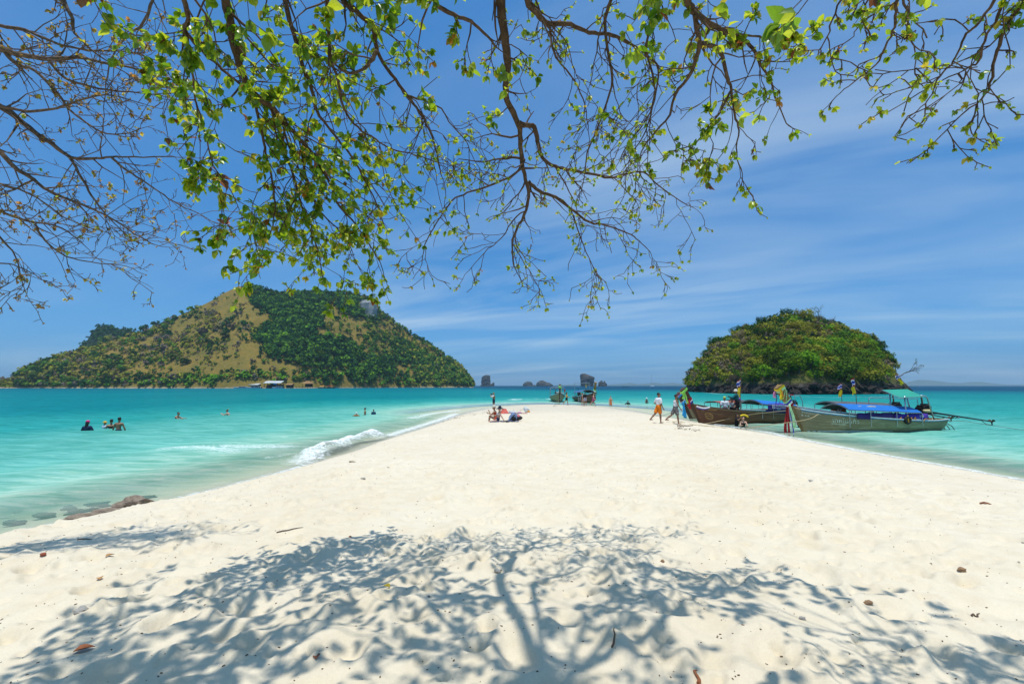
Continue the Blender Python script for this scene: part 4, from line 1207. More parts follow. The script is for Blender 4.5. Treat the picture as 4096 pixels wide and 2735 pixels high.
range_('far_hills', [(1386, 884), (1400, 881), (1425, 879.5), (1445, 877), (1462, 880), (1478, 879), (1500, 876.5), (1520, 879), (1540, 877), (1560, 879), (1600, 882), (1640, 884)], 7000, 'pale blue hills on the horizon beside the small island', 3)
range_('far_hills', [(1195, 884), (1220, 882.5), (1245, 881), (1262, 883), (1290, 882), (1315, 880.5), (1345, 882), (1386, 884)], 8000, 'faintest low hills on the horizon between the sea stacks', 9)
range_('far_hills', [(2060, 884), (2080, 876), (2105, 870), (2130, 871), (2150, 873), (2175, 876.5), (2200, 878), (2225, 875), (2250, 874.5), (2275, 878), (2310, 881), (2348, 881), (2420, 884)], 6500, 'pale blue hills on the horizon right of the small island', 5)

# ------------------------------------------------------------------ the air
t = NT('air'); t.t.nodes.clear(); out = t.n('ShaderNodeOutputMaterial')
pv = t.n('ShaderNodeVolumePrincipled'); pv.inputs['Color'].default_value = (.56, .83, 1.0, 1); pv.inputs['Density'].default_value = 1.3e-4; pv.inputs['Anisotropy'].default_value = .2
t.l(pv.outputs[0], out.inputs['Volume'])
mb = MB(); mb.box((0, 5000, 74), (30000, 19000, 180))
hz = mb.build('haze', t.mat)
tag(hz, 'thin blue sea haze softening the far hills', 'haze', kind='stuff')

# ------------------------------------------------------------------ longtail boats
def wood_mat(name, a, b, dark, wear, spec=.3):
    t = NT(name)
    v = t.scale(t.obj(), (.45, 2.2, 3.4))
    n = t.noise(1.8, 6, .65, v); n2 = t.noise(8, 5, .65, t.scale(t.obj(), (.35, 2, 5)))
    c = t.mix(t.mr(n, .36, .64), a, b); c = t.mix(t.math('MULTIPLY', t.mr(n2, .5, .7), .7), c, dark)
    n3 = t.noise(.9, 5, .7, t.scale(t.obj(), (.5, 1, 1.8))); c = t.mix(t.math('MULTIPLY', t.mr(n3, .56, .68), .75), c, wear)
    return t.done(t.bsdf(c, .55, t.bump(n2, .4, .012), spec))
HULL_OLIVE = wood_mat('hull_weathered_olive', (.36, .27, .15), (.26, .195, .11), (.13, .09, .045), (.50, .42, .27))
HULL_BROWN = wood_mat('hull_varnished_brown', (.17, .068, .028), (.11, .043, .02), (.05, .022, .012), (.20, .10, .05), .5)
HULL_TAN = wood_mat('hull_tan', (.36, .26, .13), (.26, .18, .09), (.14, .10, .05), (.44, .35, .2))
PROW_GOLD = wood_mat('prow_golden_wood', (.30, .185, .065), (.21, .125, .045), (.12, .065, .025), (.34, .25, .12))
PROW_BROWN = wood_mat('prow_dark_wood', (.10, .052, .028), (.065, .034, .02), (.04, .02, .012), (.15, .09, .05))
DECK = wood_mat('deck_wood', (.20, .14, .085), (.13, .09, .055), (.07, .05, .03), (.26, .2, .13))
P_BLUE = M('paint_blue', (.02, .22, .42), .45, .3, 3); P_WHITE = M('paint_white', (.72, .74, .72), .5, .15, 3)
P_DKBLUE = M('panel_blue', (.012, .04, .17), .5, .3, 3); P_RED = M('paint_red', (.40, .03, .03), .55, .3, 3)
P_REDBOT = M('red_bottom', (.16, .05, .035), .7, .35, 4)
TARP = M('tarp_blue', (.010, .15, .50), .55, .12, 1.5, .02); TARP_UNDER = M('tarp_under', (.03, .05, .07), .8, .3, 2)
TARP_GREEN = M('canopy_green', (.02, .30, .21), .6, .15, 2); TARP_RED = M('canopy_red', (.42, .085, .055), .6, .3, 2); TARP_GREY = M('canopy_grey', (.10, .10, .10), .7, .3, 2)
STEEL = M('steel_tube', (.42, .44, .45), .35, .2, 5, 0, .5, .7); IRON = M('greasy_iron', (.035, .03, .028), .55, .5, 9, .01, .4, .5)
RUST = M('rusty_pipe', (.14, .085, .055), .8, .4, 8); CREAM = M('cream_tank', (.62, .55, .28), .5, .2, 5)
RUBBER = M('rubber', (.015, .015, .016), .75, .3, 6); ROPE = M('rope', (.46, .36, .20), .9, .3, 30); ROPE_DK = M('old_rope', (.16, .13, .09), .9, .3, 30)
C_RED = M('cloth_red', (.36, .018, .022), .8, .3, 6); C_WHITE = M('cloth_white', (.74, .73, .74), .8, .15, 6); C_BLUE = M('cloth_blue', (.03, .045, .36), .8, .2, 6)
C_LIME = M('cloth_lime', (.30, .72, .12), .8, .25, 6); C_MINT = M('cloth_mint', (.42, .70, .36), .8, .25, 6); C_SKY = M('cloth_sky', (.02, .34, .72), .8, .25, 6); C_YEL = M('cloth_yellow', (.80, .58, .02), .8, .25, 6)
C_ORANGE = M('cloth_orange', (.78, .30, .03), .8, .25, 6); C_PINK = M('cloth_pink', (.72, .26, .48), .8, .25, 6); C_PURPLE = M('banner_purple', (.075, .028, .30), .7, .25, 3); C_GREEN = M('garland_green', (.02, .16, .06), .8, .4, 9)
C_NAVYP = M('banner_dark_purple', (.035, .014, .13), .7, .3, 3); INK_W = M('lettering_white', (.72, .72, .66), .7, .2, 12); INK_G = M('lettering_gold', (.62, .42, .14), .6, .3, 12)
INK_O = M('print_orange', (.62, .26, .03), .7, .2, 8); LIFE = M('life_jacket_orange', (.52, .09, .025), .8, .35, 9, .02)

def text_mesh(body, size):
    cu = bpy.data.curves.new('lettering', 'FONT'); cu.body = body; cu.size = size; cu.align_x = 'LEFT'; cu.resolution_u = 3
    o = bpy.data.objects.new('lettering', cu); COL.objects.link(o)
    me_ = o.to_mesh() if False else bpy.data.meshes.new_from_object(o.evaluated_get(bpy.context.evaluated_depsgraph_get()))
    V_ = [tuple(v.co) for v in me_.vertices]; F_ = [tuple(p_.vertices) for p_ in me_.polygons]
    bpy.data.objects.remove(o); bpy.data.curves.remove(cu); bpy.data.meshes.remove(me_)
    return V_, F_
def interp(t_, pts): return float(np.interp(t_, [p_[0] for p_ in pts], [p_[1] for p_ in pts]))
def smooth_interp(t_, pts):
    e = .035; return (interp(max(t_ - e, 0), pts) + interp(t_, pts) * 2 + interp(min(t_ + e, 1), pts)) / 4

class Longtail:
    BEAM = [(0, .03), (.05, .16), (.12, .34), (.22, .55), (.36, .76), (.5, .86), (.65, .87), (.8, .80), (.92, .66), (1, .50)]
    SHEER = [(0, 1.40), (.06, 1.27), (.12, 1.17), (.22, 1.04), (.36, .90), (.5, .80), (.65, .71), (.8, .635), (.92, .62), (1, .68)]
    def __init__(s, foot, stern, label, hull, prow, name='longtail_boat', group='longtail boats moored at the spit', prow_top=(-1.52, 2.55), planks=True, rise=1.0, L=None, z0=0.0, beam=1.0):
        d = Vector((stern.x - foot.x, stern.y - foot.y, 0)); s.L = L or d.length; s.rise = rise; s.beam = beam
        s.o = empty(name, (foot.x, foot.y, z0), math.atan2(d.y, d.x)); tag(s.o, label, 'boat', group)
        s.hullm, s.prowm, s.top = hull, prow, prow_top
        s.planks(planks); s.stem(); s.inside()
    def pt(s, t_, v, side=-1, off=0.0):
        L = s.L
        zk = -.34 + .16 * max(0, (t_ - .8) / .2) ** 2; zs = smooth_interp(t_, s.SHEER) * s.rise
        xk = .04 + (L - .06) * t_; xs = -.70 * s.rise * (1 - t_) ** 2.4 + L * t_ + .22 * t_ ** 6
        x = xk + (xs - xk) * v; z = zk + (zs - zk) * v ** .92
        b = smooth_interp(t_, s.BEAM) * s.beam
        y = b * math.sin(min(v, 1) * math.pi / 2) ** .62 + .02
        return Vector((x, side * (y + off), z))
    def planks(s, many):
        S = 30
        hull = None
        nv = 7
        edges = [.0, .34, .47, .59, .70, .80, .90, 1.0]
        if not many:
            mb = MB()
            for side in (-1, 1):
                mb.sheet([[s.pt(i / S, e, side) for i in range(S + 1)][::side] for e in [j / 12 for j in range(13)]])
            mb.build('hull', s.hullm, s.o, True)
        else:
            for side in (-1, 1):
                for k in range(nv):
                    mb = MB(); a, b = edges[k], edges[k + 1]
                    rows = []
                    for q in (0, .06, .5, .95, 1.0):
                        v = a + (b - a) * q; off = {0: .0, .06: .016, .5: .012, .95: .004, 1.0: -.006}[q]
                        rows.append([s.pt(i / S, v, side, off) for i in range(S + 1)][::side])
                    mb.sheet(rows, .018); mb.build('plank', s.hullm, s.o, True)
        tr = MB(); P = [s.pt(1, j / 8, -1) for j in range(9)] + [s.pt(1, j / 8, 1) for j in range(8, -1, -1)]
        tr.add(P, [tuple(range(len(P)))]); tr.build('transom', s.hullm, s.o)
        for nm, m_, v0, v1, off in (('gunwale', P_WHITE, .965, 1.012, .030), ('rub_rail', P_BLUE, .925, .965, .026)):
            if many and s.hullm is HULL_BROWN: m_ = PROW_BROWN if nm == 'gunwale' else HULL_TAN
            mb = MB()
            for side in (-1, 1):
                mb.sheet([[s.pt(i / S, v, side, off) for i in range(1, S + 1)][::side] for v in (v0, v1)], .05)
            mb.build(nm, m_, s.o)
        # boot stripe
        if many and s.hullm is HULL_OLIVE:
            for nm, m_, za, zb_ in (('water_stripe', P_WHITE, .02, .085), ('bottom_paint', P_REDBOT, -.30, .02)):
                mb = MB()
                rows = []
                for zz_ in (za, zb_):
                    row = []
                    for i in range(0, 20):
                        t_ = i / 30 * (.92 if nm == 'water_stripe' else .35)
                        lo, hi = 0.0, 1.0
                        for _ in range(18):
                            m2 = (lo + hi) / 2
                            if s.pt(t_, m2).z < zz_ + .0 * t_: lo = m2
                            else: hi = m2
                        row.append(s.pt(t_, lo, -1, .022))
                    rows.append(row[::-1])
                mb.sheet(rows, .006); mb.build(nm, m_, s.o)
    def stem(s):
        tx, tz = s.top
        P = [(.10, -.36), (.02, 0), (-.22, .42), (-.52, .92), (-.78 * s.rise, 1.34 * s.rise), ((-.78 * s.rise + tx) / 2 + .03, (1.34 * s.rise + tz) / 2), (tx, tz)]
        W_ = [.07, .08, .09, .10, .12, .15, .185]; D_ = [.13, .15, .15, .15, .16, .19, .235]
        mb = MB(); V_ = []
        for i, ((x, z), w, d) in enumerate(zip(P, W_, D_)):
            a = Vector((P[min(i + 1, 6)][0] - P[max(i - 1, 0)][0], 0, P[min(i + 1, 6)][1] - P[max(i - 1, 0)][1])).normalized()
            n = Vector((a.z, 0, -a.x)); c = Vector((x, 0, z))
            V_ += [c - n * d * .9 + Vector((0, -w * .55, 0)), c - n * d * .9 + Vector((0, w * .55, 0)), c + n * d * .75 + Vector((0, w, 0)), c + n * d * .75 + Vector((0, -w, 0))]
        F_ = [(i * 4 + k, i * 4 + (k + 1) % 4, i * 4 + 4 + (k + 1) % 4, i * 4 + 4 + k) for i in range(6) for k in range(4)] + [(3, 2, 1, 0), (24, 25, 26, 27)]
        mb.add(V_, F_); mb.build('prow', s.prowm, s.o)
        s.P, s.W_, s.D_ = P, W_, D_
    def prow_frame(s, f):
        i = min(int(f), 5); u = f - i
        c = Vector((s.P[i][0] * (1 - u) + s.P[i + 1][0] * u, 0, s.P[i][1] * (1 - u) + s.P[i + 1][1] * u))
        a = Vector((s.P[i + 1][0] - s.P[i][0], 0, s.P[i + 1][1] - s.P[i][1])).normalized()
        return c, a, Vector((a.z, 0, -a.x)), s.W_[i] * (1 - u) + s.W_[i + 1] * u, s.D_[i] * (1 - u) + s.D_[i + 1] * u
    def band(s, f0, f1, mat, tilt=0.0, grow=.016):
        """cloth wound round the prow"""
        mb = MB(); rows = []
        for q in range(4):
            f = f0 + (f1 - f0) * q / 3; row = []
            for dx, dy in ((-.9, -.55), (-.9, .55), (.75, 1), (.75, -1), (-.9, -.55)):
                c, a, n, w, d = s.prow_frame(min(max(f + tilt * dx, 0), 5.99))
                row.append(c + n * (d * dx + math.copysign(grow, dx)) + Vector((0, (w + grow * 2) * dy * 1.02, 0)))
            rows.append(row)
        mb.sheet(rows, .006); mb.build('sash', mat, s.o)
    def ribbon(s, f, length, mat, width=.07, dx=0.0, seed=0, y=-.13, spread=0.0):
        c, a, n, w, d = s.prow_frame(f); g_ = random.Random(seed); rows = []
        K = 9
        for k in range(K):
            u = k / (K - 1)
            cx_ = c.x - d * .7 + dx * u + .03 * math.sin(u * 7 + seed); cz = c.z - length * u; wy = width * (.6 + .5 * u + spread * u) * (1 - .2 * u * u)
            rows.append([Vector((cx_ - wy * (.9 - q * .6), y + .02 * math.sin(q * 2.2 + u * 5 + seed), cz + .03 * math.sin(q + seed))) for q in range(4)])
        mb = MB(); mb.sheet(rows, .005); mb.build('ribbon', mat, s.o, True)
    def inside(s):
        S = 24; mb = MB()
        for side in (-1, 1):
            mb.sheet([[s.pt(.02 + .96 * i / S, e, side, -.05) for i in range(S + 1)][::-side] for e in (.2, .45, .7, .96)])
        mb.build('hull_lining', DECK, s.o, True)
        mb = MB()
        mb.sheet([[s.pt(.10 + .86 * i / S, .52, sd_, -.06) for i in range(S + 1)] for sd_ in (-1, 1)]); mb.build('floor', DECK, s.o)
        mb = MB(); mb.sheet([[s.pt(.02 + .17 * i / 6, .955, sd_, -.03) for i in range(7)] for sd_ in (-1, 1)], .03); mb.build('foredeck', DECK, s.o)
        for t_ in (.24, .34, .46, .58, .70, .82):
            a, b = s.pt(t_, .80, -1, -.05), s.pt(t_, .80, 1, -.05)
            mb = MB(); mb.box((a + b) / 2, (.22, abs(b.y - a.y), .035)); mb.build('thwart', DECK, s.o)
    def canopy(s, x0, x1, z0, z1, half, arch, top, under, posts=True, sag=.05, drop=0.0, pm=STEEL):
        N_, K = 14, 10; rows, rows2 = [], []
        for i in range(N_ + 1):
            f = i / N_; x = x0 + (x1 - x0) * f; z = z0 + (z1 - z0) * f ** 1.3
            rows.append([Vector((x, half * (2 * k / K - 1), z + arch * (1 - (2 * k / K - 1) ** 2) - sag * .5 * (math.sin(f * math.pi * 3) ** 2) * abs(2 * k / K - 1))) for k in range(K + 1)])
        a = MB(); a.sheet(rows); c_ = a.build('canopy', top, s.o, True)
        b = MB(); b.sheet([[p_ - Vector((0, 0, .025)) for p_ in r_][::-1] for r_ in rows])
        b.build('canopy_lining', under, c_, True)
        for nm, row in (('hoop', rows[0]), ('hoop', rows[N_ // 2]), ('hoop', rows[-1])):
            m2 = MB(); m2.tube([p_ - Vector((0, 0, .045)) for p_ in row], .018, 6); m2.build(nm, pm, s.o)
        for side in (0, K):
            m2 = MB(); m2.tube([r_[side] - Vector((0, 0, .04)) for r_ in rows], .016, 6); m2.build('side_rail', pm, s.o)
            if posts:
                for i in (0, N_ // 3, 2 * N_ // 3, N_):
                    p_ = rows[i][side]; m2 = MB(); m2.tube([p_ - Vector((0, 0, .04)), Vector((p_.x, p_.y * .98, .32))], .019, 6); m2.build('post', pm, s.o)
    def engine(s, x, z, shaft=4.4, drop=.75, up=.55):
        e = MB()
        e.box((x, 0, z + .18), (.62, .42, .34)); e.box((x - .05, 0, z + .40), (.5, .30, .14)); e.box((x + .12, 0, z + .50), (.26, .34, .10))
        for q in range(4): e.lathe((x - .22 + q * .14, -.2, z + .2), [(.055, -.1), (.06, .12), (.03, .2)], 8)
        e.lathe((x - .38, 0, z + .2), [(.05, -.03), (.2, -.02), (.2, .02), (.05, .03)], 14, rot=Matrix.Rotation(R(90), 3, 'Y'))
        e.box((x + .34, .05, z + .22), (.14, .3, .4)); e.tube([(x - .3, -.2, z + .35), (x, -.25, z + .48), (x + .35, -.15, z + .36)], .03, 6)
        en = e.build('engine', IRON, s.o)
        m2 = MB(); m2.tube([(x + .05, .1, z + .45), (x + .06, .1, z + .7), (x + .02, .1, z + .45 + up)], .045, 8); m2.build('exhaust', RUST, en)
        m2 = MB(); m2.lathe((x - .12, -.28, z + .14), [(.03, -.24), (.085, -.22), (.09, .2), (.03, .24)], 12, rot=Matrix.Rotation(R(90), 3, 'Y')); m2.build('tank', CREAM, en, True)
        m2 = MB(); m2.tube([(x + .1, 0, z - .02), (x + .1, 0, .40)], [.10, .13], 8); m2.build('swivel_mount', IRON, s.o)
        m2 = MB(); m2.box((x - .1, 0, z - .03), (1.9, .12, .08)); m2.build('engine_bed', IRON, s.o)
        m2 = MB(); m2.tube([(x - .5, 0, z + .05), (x - 1.3, .05, z + .06), (x - 2.0, .05, z + .08)], .022, 6); m2.build('tiller', RUST, s.o)
        m2 = MB(); a = Vector((x + .35, 0, z + .06)); b = Vector((x + .35 + shaft, 0, z + .06 - drop)); m2.tube([a, a + (b - a) * .4, b], [.062, .045, .035], 8)
        sh = m2.build('shaft', IRON, s.o)
        m2 = MB(); m2.tube([a + (b - a) * .82, a + (b - a) * .9 - Vector((0, 0, .2)), b - Vector((0, 0, .22)), b - Vector((.05, 0, .02))], .018, 5); m2.tube([a + (b - a) * .38, a + (b - a) * .42 - Vector((0, 0, .14)), a + (b - a) * .45], .016, 5); m2.build('skeg', RUST, sh)
        m2 = MB(); m2.ball(a + (b - a) * .46 - Vector((0, 0, .07)), (.09, .06, .05)); m2.build('float', STEEL, sh, True)
        m2 = MB(); m2.lathe(b, [(.02, -.08), (.05, -.05), (.05, .06), (.015, .1)], 10, rot=Matrix.Rotation(R(95), 3, 'Y'))
        for q in range(3):
            an = q * 2.094 + .5; dd_ = Vector((0, math.cos(an), math.sin(an))); e2 = Vector((0, -math.sin(an), math.cos(an)))
            m2.sheet([[b + dd_ * .03 + e2 * -.03 + Vector((-.02, 0, 0)), b + dd_ * .03 + e2 * .03 + Vector((.02, 0, 0))], [b + dd_ * .12 + e2 * -.07 + Vector((-.04, 0, 0)), b + dd_ * .12 + e2 * .07 + Vector((.04, 0, 0))], [b + dd_ * .19 + e2 * -.04 + Vector((-.03, 0, 0)), b + dd_ * .19 + e2 * .04 + Vector((.03, 0, 0))]], .01)
        m2.build('propeller', RUST, sh)
    def rudder_guard(s):
        x = s.L + .1
        for q, y in enumerate((-.25, 0, .25)):
            m2 = MB(); m2.tube([(x - .1, y, .42), (x + .35, y, .40), (x + .72, y, .22), (x + .95, y, -.08), (x + 1.0, y, -.25)], .022, 6); m2.build('guard_bar', RUST, s.o)
        m2 = MB(); m2.tube([(x + .05, 0, .4), (x + .1, 0, -.2)], .02, 6); m2.tube([(x + .1, 0, .38), (x + .6, 0, -.1)], .018, 6); m2.build('guard_bar', RUST, s.o)
    def flag(s, base, h, sizes, lean=(0, 0), flip=-1, seed=0):
        b = Vector(base); tp = b + Vector((lean[0], lean[1], h)); m2 = MB(); m2.tube([b, tp], [.02, .012], 6); po = m2.build('flag_pole', RUST, s.o)
        z = 0.0
        for kind, hh, ww in sizes:
            rows = []; rr_ = 12; cc = 7
            for i in range(rr_ + 1):
                f = i / rr_; p_ = tp - (tp - b).normalized() * (z + hh * f)
                rows.append([p_ + Vector((flip * ww * (j / cc) * (.85 + .1 * math.sin(i * .4 + seed)), .05 * math.sin(j * 1.3 + seed + f * 2), -.45 * ww * (j / cc) ** 1.2 + .03 * math.sin(j * 1.7 + seed))) for j in range(cc + 1)])
            m2 = MB(); h_, w_ = len(rows), len(rows[0])
            V_ = [v for r_ in rows for v in r_]; m2.V = [tuple(v) for v in V_]
            for i in range(h_ - 1):
                for j in range(w_ - 1):
                    m2.F.append((i * w_ + j, i * w_ + j + 1, (i + 1) * w_ + j + 1, (i + 1) * w_ + j))
                    m2.M.append(0 if kind == 'yellow' else (1 if i < 2 or i >= 10 else 2 if i < 4 or i >= 8 else 3))
            m2.build('flag', [C_YEL, C_RED, C_WHITE, C_BLUE], po, True)
            z += hh + .04
    def letters(s, body, size, x0, v0, mat, name='lettering', slope=1.0):
        V_, F_ = text_mesh(body, size)
        if not V_: return
        out = []
        for (a, b, _) in V_:
            t_ = (x0 + a) / s.L; hh = smooth_interp(max(t_, 0), s.SHEER) * s.rise + .34
            v = v0 + b / hh
            out.append(s.pt(max(t_, .0), min(v, .99), -1, .032))
        link(name, mesh(name, out, F_, mat), s.o)
    def panel(s, x0, x1, za, zb_, y, mat, name='side_panel', wav=.02):
        m2 = MB(); N_ = 16
        m2.sheet([[Vector((x0 + (x1 - x0) * i / N_, y + wav * math.sin(i * .9), z + .012 * math.sin(i * 1.1))) for i in range(N_ + 1)] for z in (za, (za + zb_) / 2, zb_)], .008)
        return m2.build(name, mat, s.o, True)
    def flat_text(s, body, size, x, z, y, mat, parent):
        V_, F_ = text_mesh(body, size)
        link('lettering', mesh('lettering', [(x + a, y, z + b) for a, b, _ in V_], F_, mat), parent)

# --- the near boat, lettered A.66
foot = on(3219, 1728, 0); st = on(3744, 1718, 0)
A = Longtail(foot, st, 'weathered olive longtail boat lettered A.66 with blue tarpaulin and green roof', HULL_OLIVE, PROW_GOLD)
SZ_ = A.L / 9.0
A.band(4.15, 4.35, C_RED, .1); A.band(4.35, 4.5, C_WHITE, .1); A.band(4.5, 4.66, C_BLUE, .1); A.band(4.66, 4.76, C_MINT, .1)
A.band(5.62, 5.8, C_MINT, .05, .02); A.band(5.8, 5.97, C_YEL, .05, .024); A.band(5.35, 5.42, C_MINT, .35, .018); A.band(5.05, 5.14, C_MINT, .5, .018)
A.ribbon(4.3, 1.75, C_RED, .07, -.12, 1, -.10, .4); A.ribbon(4.35, 1.35, C_WHITE, .05, .05, 2, -.16); A.ribbon(4.35, 1.9, C_BLUE, .045, .18, 3, -.17); A.ribbon(4.4, 1.3, C_MINT, .09, .30, 4, -.2, .5); A.ribbon(4.3, 1.1, C_WHITE, .05, .33, 8, -.19)
A.ribbon(4.35, 1.9, M('cloth_dark', (.10, .07, .06), .8), .03, .2, 9, -.15); A.ribbon(4.3, 1.6, C_RED, .09, -.22, 12, .02, .4)
A.ribbon(5.7, .55, C_YEL, .10, .05, 5, -.22, .3); A.ribbon(5.7, .42, C_ORANGE, .06, .16, 6, -.24); A.ribbon(5.75, .5, C_PINK, .08, -.16, 7, .12, .4); A.ribbon(5.7, .8, C_PURPLE, .03, -.02, 10, .13)
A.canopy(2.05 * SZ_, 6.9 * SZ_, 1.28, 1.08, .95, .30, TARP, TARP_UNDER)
pn = A.panel(2.55, 5.0, .74, 1.08, -.88, C_NAVYP); pn2 = A.panel(5.0, 7.4 * SZ_, .58, 1.02, -.885, C_PURPLE, 'banner')
A.flat_text('SCB', .17, 6.75 * SZ_, .82, -.915, INK_W, pn2); A.flat_text('ไทยพาณิชย์', .10, 6.35 * SZ_, .68, -.915, INK_W, pn2)
for x in (5.35, 6.05, 6.3):
    m2 = MB(); m2.tube([(x, -.905, .60), (x + .03, -.905, .70), (x - .03, -.905, .76), (x + .04, -.905, .82)], [.03, .05, .035, .03], 6); m2.tube([(x - .12, -.905, .68), (x + .12, -.905, .70)], .02, 6); m2.build('print', INK_O, pn2)
m2 = MB(); m2.tube([(7.2 * SZ_ + .18 * math.cos(a), -.91, .55 + .18 * math.sin(a)) for a in np.linspace(.8, 3.0, 8)], .018, 6); m2.build('print', INK_O, pn2)
m2 = MB(); m2.tube([(5.72 + .17 * math.cos(a), -.98, .66 + .17 * math.sin(a)) for a in np.linspace(0, 2 * math.pi, 17)], .065, 8); m2.build('tyre_fender', RUBBER, A.o, True)
m2 = MB(); m2.tube([(5.72, -1.0, .95), (5.73, -.99, .7), (5.74, -1.0, .55)], [.03, .05, .03], 6); m2.build('fender_strap', INK_O, A.o)
m2 = MB(); m2.sheet([[(3.55, -.80, 1.25), (3.68, -.80, 1.25)], [(3.48, -.83, 1.05), (3.76, -.80, 1.05)], [(3.46, -.84, .9), (3.78, -.82, .88)]], .02); m2.build('hanging_towel', C_WHITE, A.o, True)
A.panel(2.3, 4.2, 1.30, 1.44, -.55, C_YEL, 'awning_netting')
# green roof on its steel frame
m2 = MB(); m2.sheet([[(5.55, -.78, 1.93), (7.15, -.78, 1.97)], [(6.15, .75, 2.34), (7.95, .75, 2.38)]], .03); rf = m2.build('stern_roof', TARP_GREEN, A.o)
m2 = MB(); m2.tube([(5.55, -.79, 1.91), (7.15, -.79, 1.95), (7.96, .76, 2.36), (6.14, .76, 2.32), (5.55, -.79, 1.91)], .018, 6); m2.build('roof_frame', STEEL, rf)
for P_ in ([(5.95, -.72, .55), (5.95, -.72, 2.0)], [(8.0, -.62, .5), (7.55, -.66, 1.9), (7.45, -.66, 1.99), (7.1, -.66, 2.02)], [(6.6, .7, .55), (6.6, .7, 2.17)], [(8.0, .6, .5), (7.7, .68, 2.2)]):
    m2 = MB(); m2.tube(P_, .038, 8); m2.build('roof_post', STEEL, A.o, True)
A.engine(A.L - .75, .98, 4.5, .62); A.rudder_guard()
A.flag((3.6, .1, 1.5), 1.55, (('thai', .42, .32), ('yellow', .40, .34)), (0, 0), -1, 1); A.flag((7.85, .7, 2.2), 1.1, (('thai', .26, .34), ('yellow', .34, .22)), (-.42, .1), -1, 2)
A.letters('สหกรณ์เรือฯ', .17, .28, .845, INK_W); A.letters('A.66', .22, .18, .70, INK_W); A.letters('เทคโนแก้ว', .34, 1.62, .62, INK_W); A.letters('6702-40760', .15, 1.55, .53, INK_W)
m2 = MB(); m2.tube(spline([(8.0, -.5, .62), (8.4, -.2, .66), (8.7, .0, .60), (8.75, -.15, .5), (8.6, -.3, .56), (8.8, -.1, .62)], 4), .022, 5); m2.build('coiled_line', ROPE, A.o)
m2 = MB(); m2.box((4.9, -.1, .72), (.5, .9, .45)); m2.box((5.9, .1, .75), (.4, .8, .5)); m2.lathe((4.1, -.2, .45), [(.22, 0), (.25, .3), (.23, .55), (.1, .6)], 12); m2.build('cargo', RUBBER, A.o)

# --- the boat behind it
foot4 = on(3203, 1708, 0); st4 = Vector((foot4.x + (st.x - foot.x) * 1.0, foot4.y + (st.y - foot.y) * 1.0, 0))
B4 = Longtail(foot4, st4, 'longtail boat with dark awning and heaped life jackets behind the A.66 boat', HULL_TAN, PROW_BROWN, planks=False)
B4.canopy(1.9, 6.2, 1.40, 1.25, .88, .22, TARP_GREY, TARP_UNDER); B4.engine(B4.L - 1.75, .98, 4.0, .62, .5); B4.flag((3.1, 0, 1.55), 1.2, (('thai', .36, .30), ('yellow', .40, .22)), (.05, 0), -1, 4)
m2 = MB(); m2.tube([(4.2, -.8, .6), (4.25, -.8, 1.75), (4.35, -.8, 1.82), (8.0, -.7, 1.74), (8.1, -.7, .6)], .025, 6); m2.build('stern_rail', STEEL, B4.o)
def on_boat(b, p_): return b.o.matrix_basis @ Vector(p_)
for i, (x, y, z, rz) in enumerate(((2.25, -.3, .98, .2), (2.55, .1, .95, 1.2), (2.85, -.35, .95, .7), (3.15, 0, .93, 2.2), (2.5, -.45, 1.16, .5))):
    m2 = MB(); rt = Euler((.5 * math.sin(i * 3), .35 * math.cos(i * 2), rz)).to_matrix()
    m2.box((-.11, 0, 0), (.17, .11, .42), rt); m2.box(rt @ Vector((.2, 0, 0)) + Vector((-.0, 0, 0)), (.17, .11, .42), rt); m2.box(rt @ Vector((.05, .07, .05)), (.42, .06, .36), rt); m2.box(rt @ Vector((.05, .0, .26)), (.26, .12, .12), rt)
    o = m2.build('life_jacket', LIFE); o.location = on_boat(B4, (x, y, z))
    tag(o, ('topmost orange life jacket of the heap' if i == 4 else 'orange life jacket heaped under the dark awning'), 'life jacket', 'life jackets heaped in the boat' )

# --- the brown boat with the purple banner
foot2 = on(2806, 1697, 0); st2 = on(3290, 1682, 0)
B2 = Longtail(foot2, st2, 'dark brown longtail boat with lime sash and purple bank banner', HULL_BROWN, PROW_BROWN, prow_top=(-1.42, 2.38), L=8.6)
B2.band(5.66, 5.97, C_LIME, .12, .02); B2.ribbon(5.7, .5, C_LIME, .12, .0, 3, -.16, .2); B2.ribbon(5.75, .85, C_LIME, .05, .35, 5, -.2)
B2.band(4.15, 4.34, C_BLUE, .1); B2.band(4.34, 4.48, C_WHITE, .1); B2.band(4.48, 4.75, C_RED, .1)
B2.ribbon(4.45, .55, C_RED, .10, .05, 6, -.14, .3); B2.ribbon(4.5, .4, C_RED, .08, -.12, 7, -.12, .3)
m2 = MB(); m2.tube(spline([(-.55, -.26, 1.16), (-.2, -.36, 1.05), (.15, -.40, 1.06), (.38, -.3, 1.1), (.30, 0, 1.12), (.1, .25, 1.14), (-.4, .22, 1.2)], 5), .055, 6, flat=1.0); m2.build('bow_wreath', C_BLUE, B2.o, True)
m2 = MB(); m2.tube(spline([(-.58, -.29, 1.22), (-.2, -.41, 1.11), (.16, -.45, 1.12), (.45, -.34, 1.16), (.6, -.2, 1.12)], 5), .05, 6); m2.build('bow_wreath', C_WHITE, B2.o, True)
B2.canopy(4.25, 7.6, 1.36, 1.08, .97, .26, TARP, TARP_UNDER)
bn = B2.panel(4.75, 7.0, .96, 1.36, -.95, C_PURPLE, 'banner', .03)
B2.flat_text('ธนาคารไทยพาณิชย์', .21, 5.42, 1.17, -.995, INK_W, bn); B2.flat_text('SIAM COMMERCIAL BANK', .115, 5.42, .03 + 1.0, -.995, INK_W, bn)
m2 = MB(); m2.box((5.23, -.985, 1.16), (.24, .006, .26)); lg = m2.build('emblem', INK_W, bn)
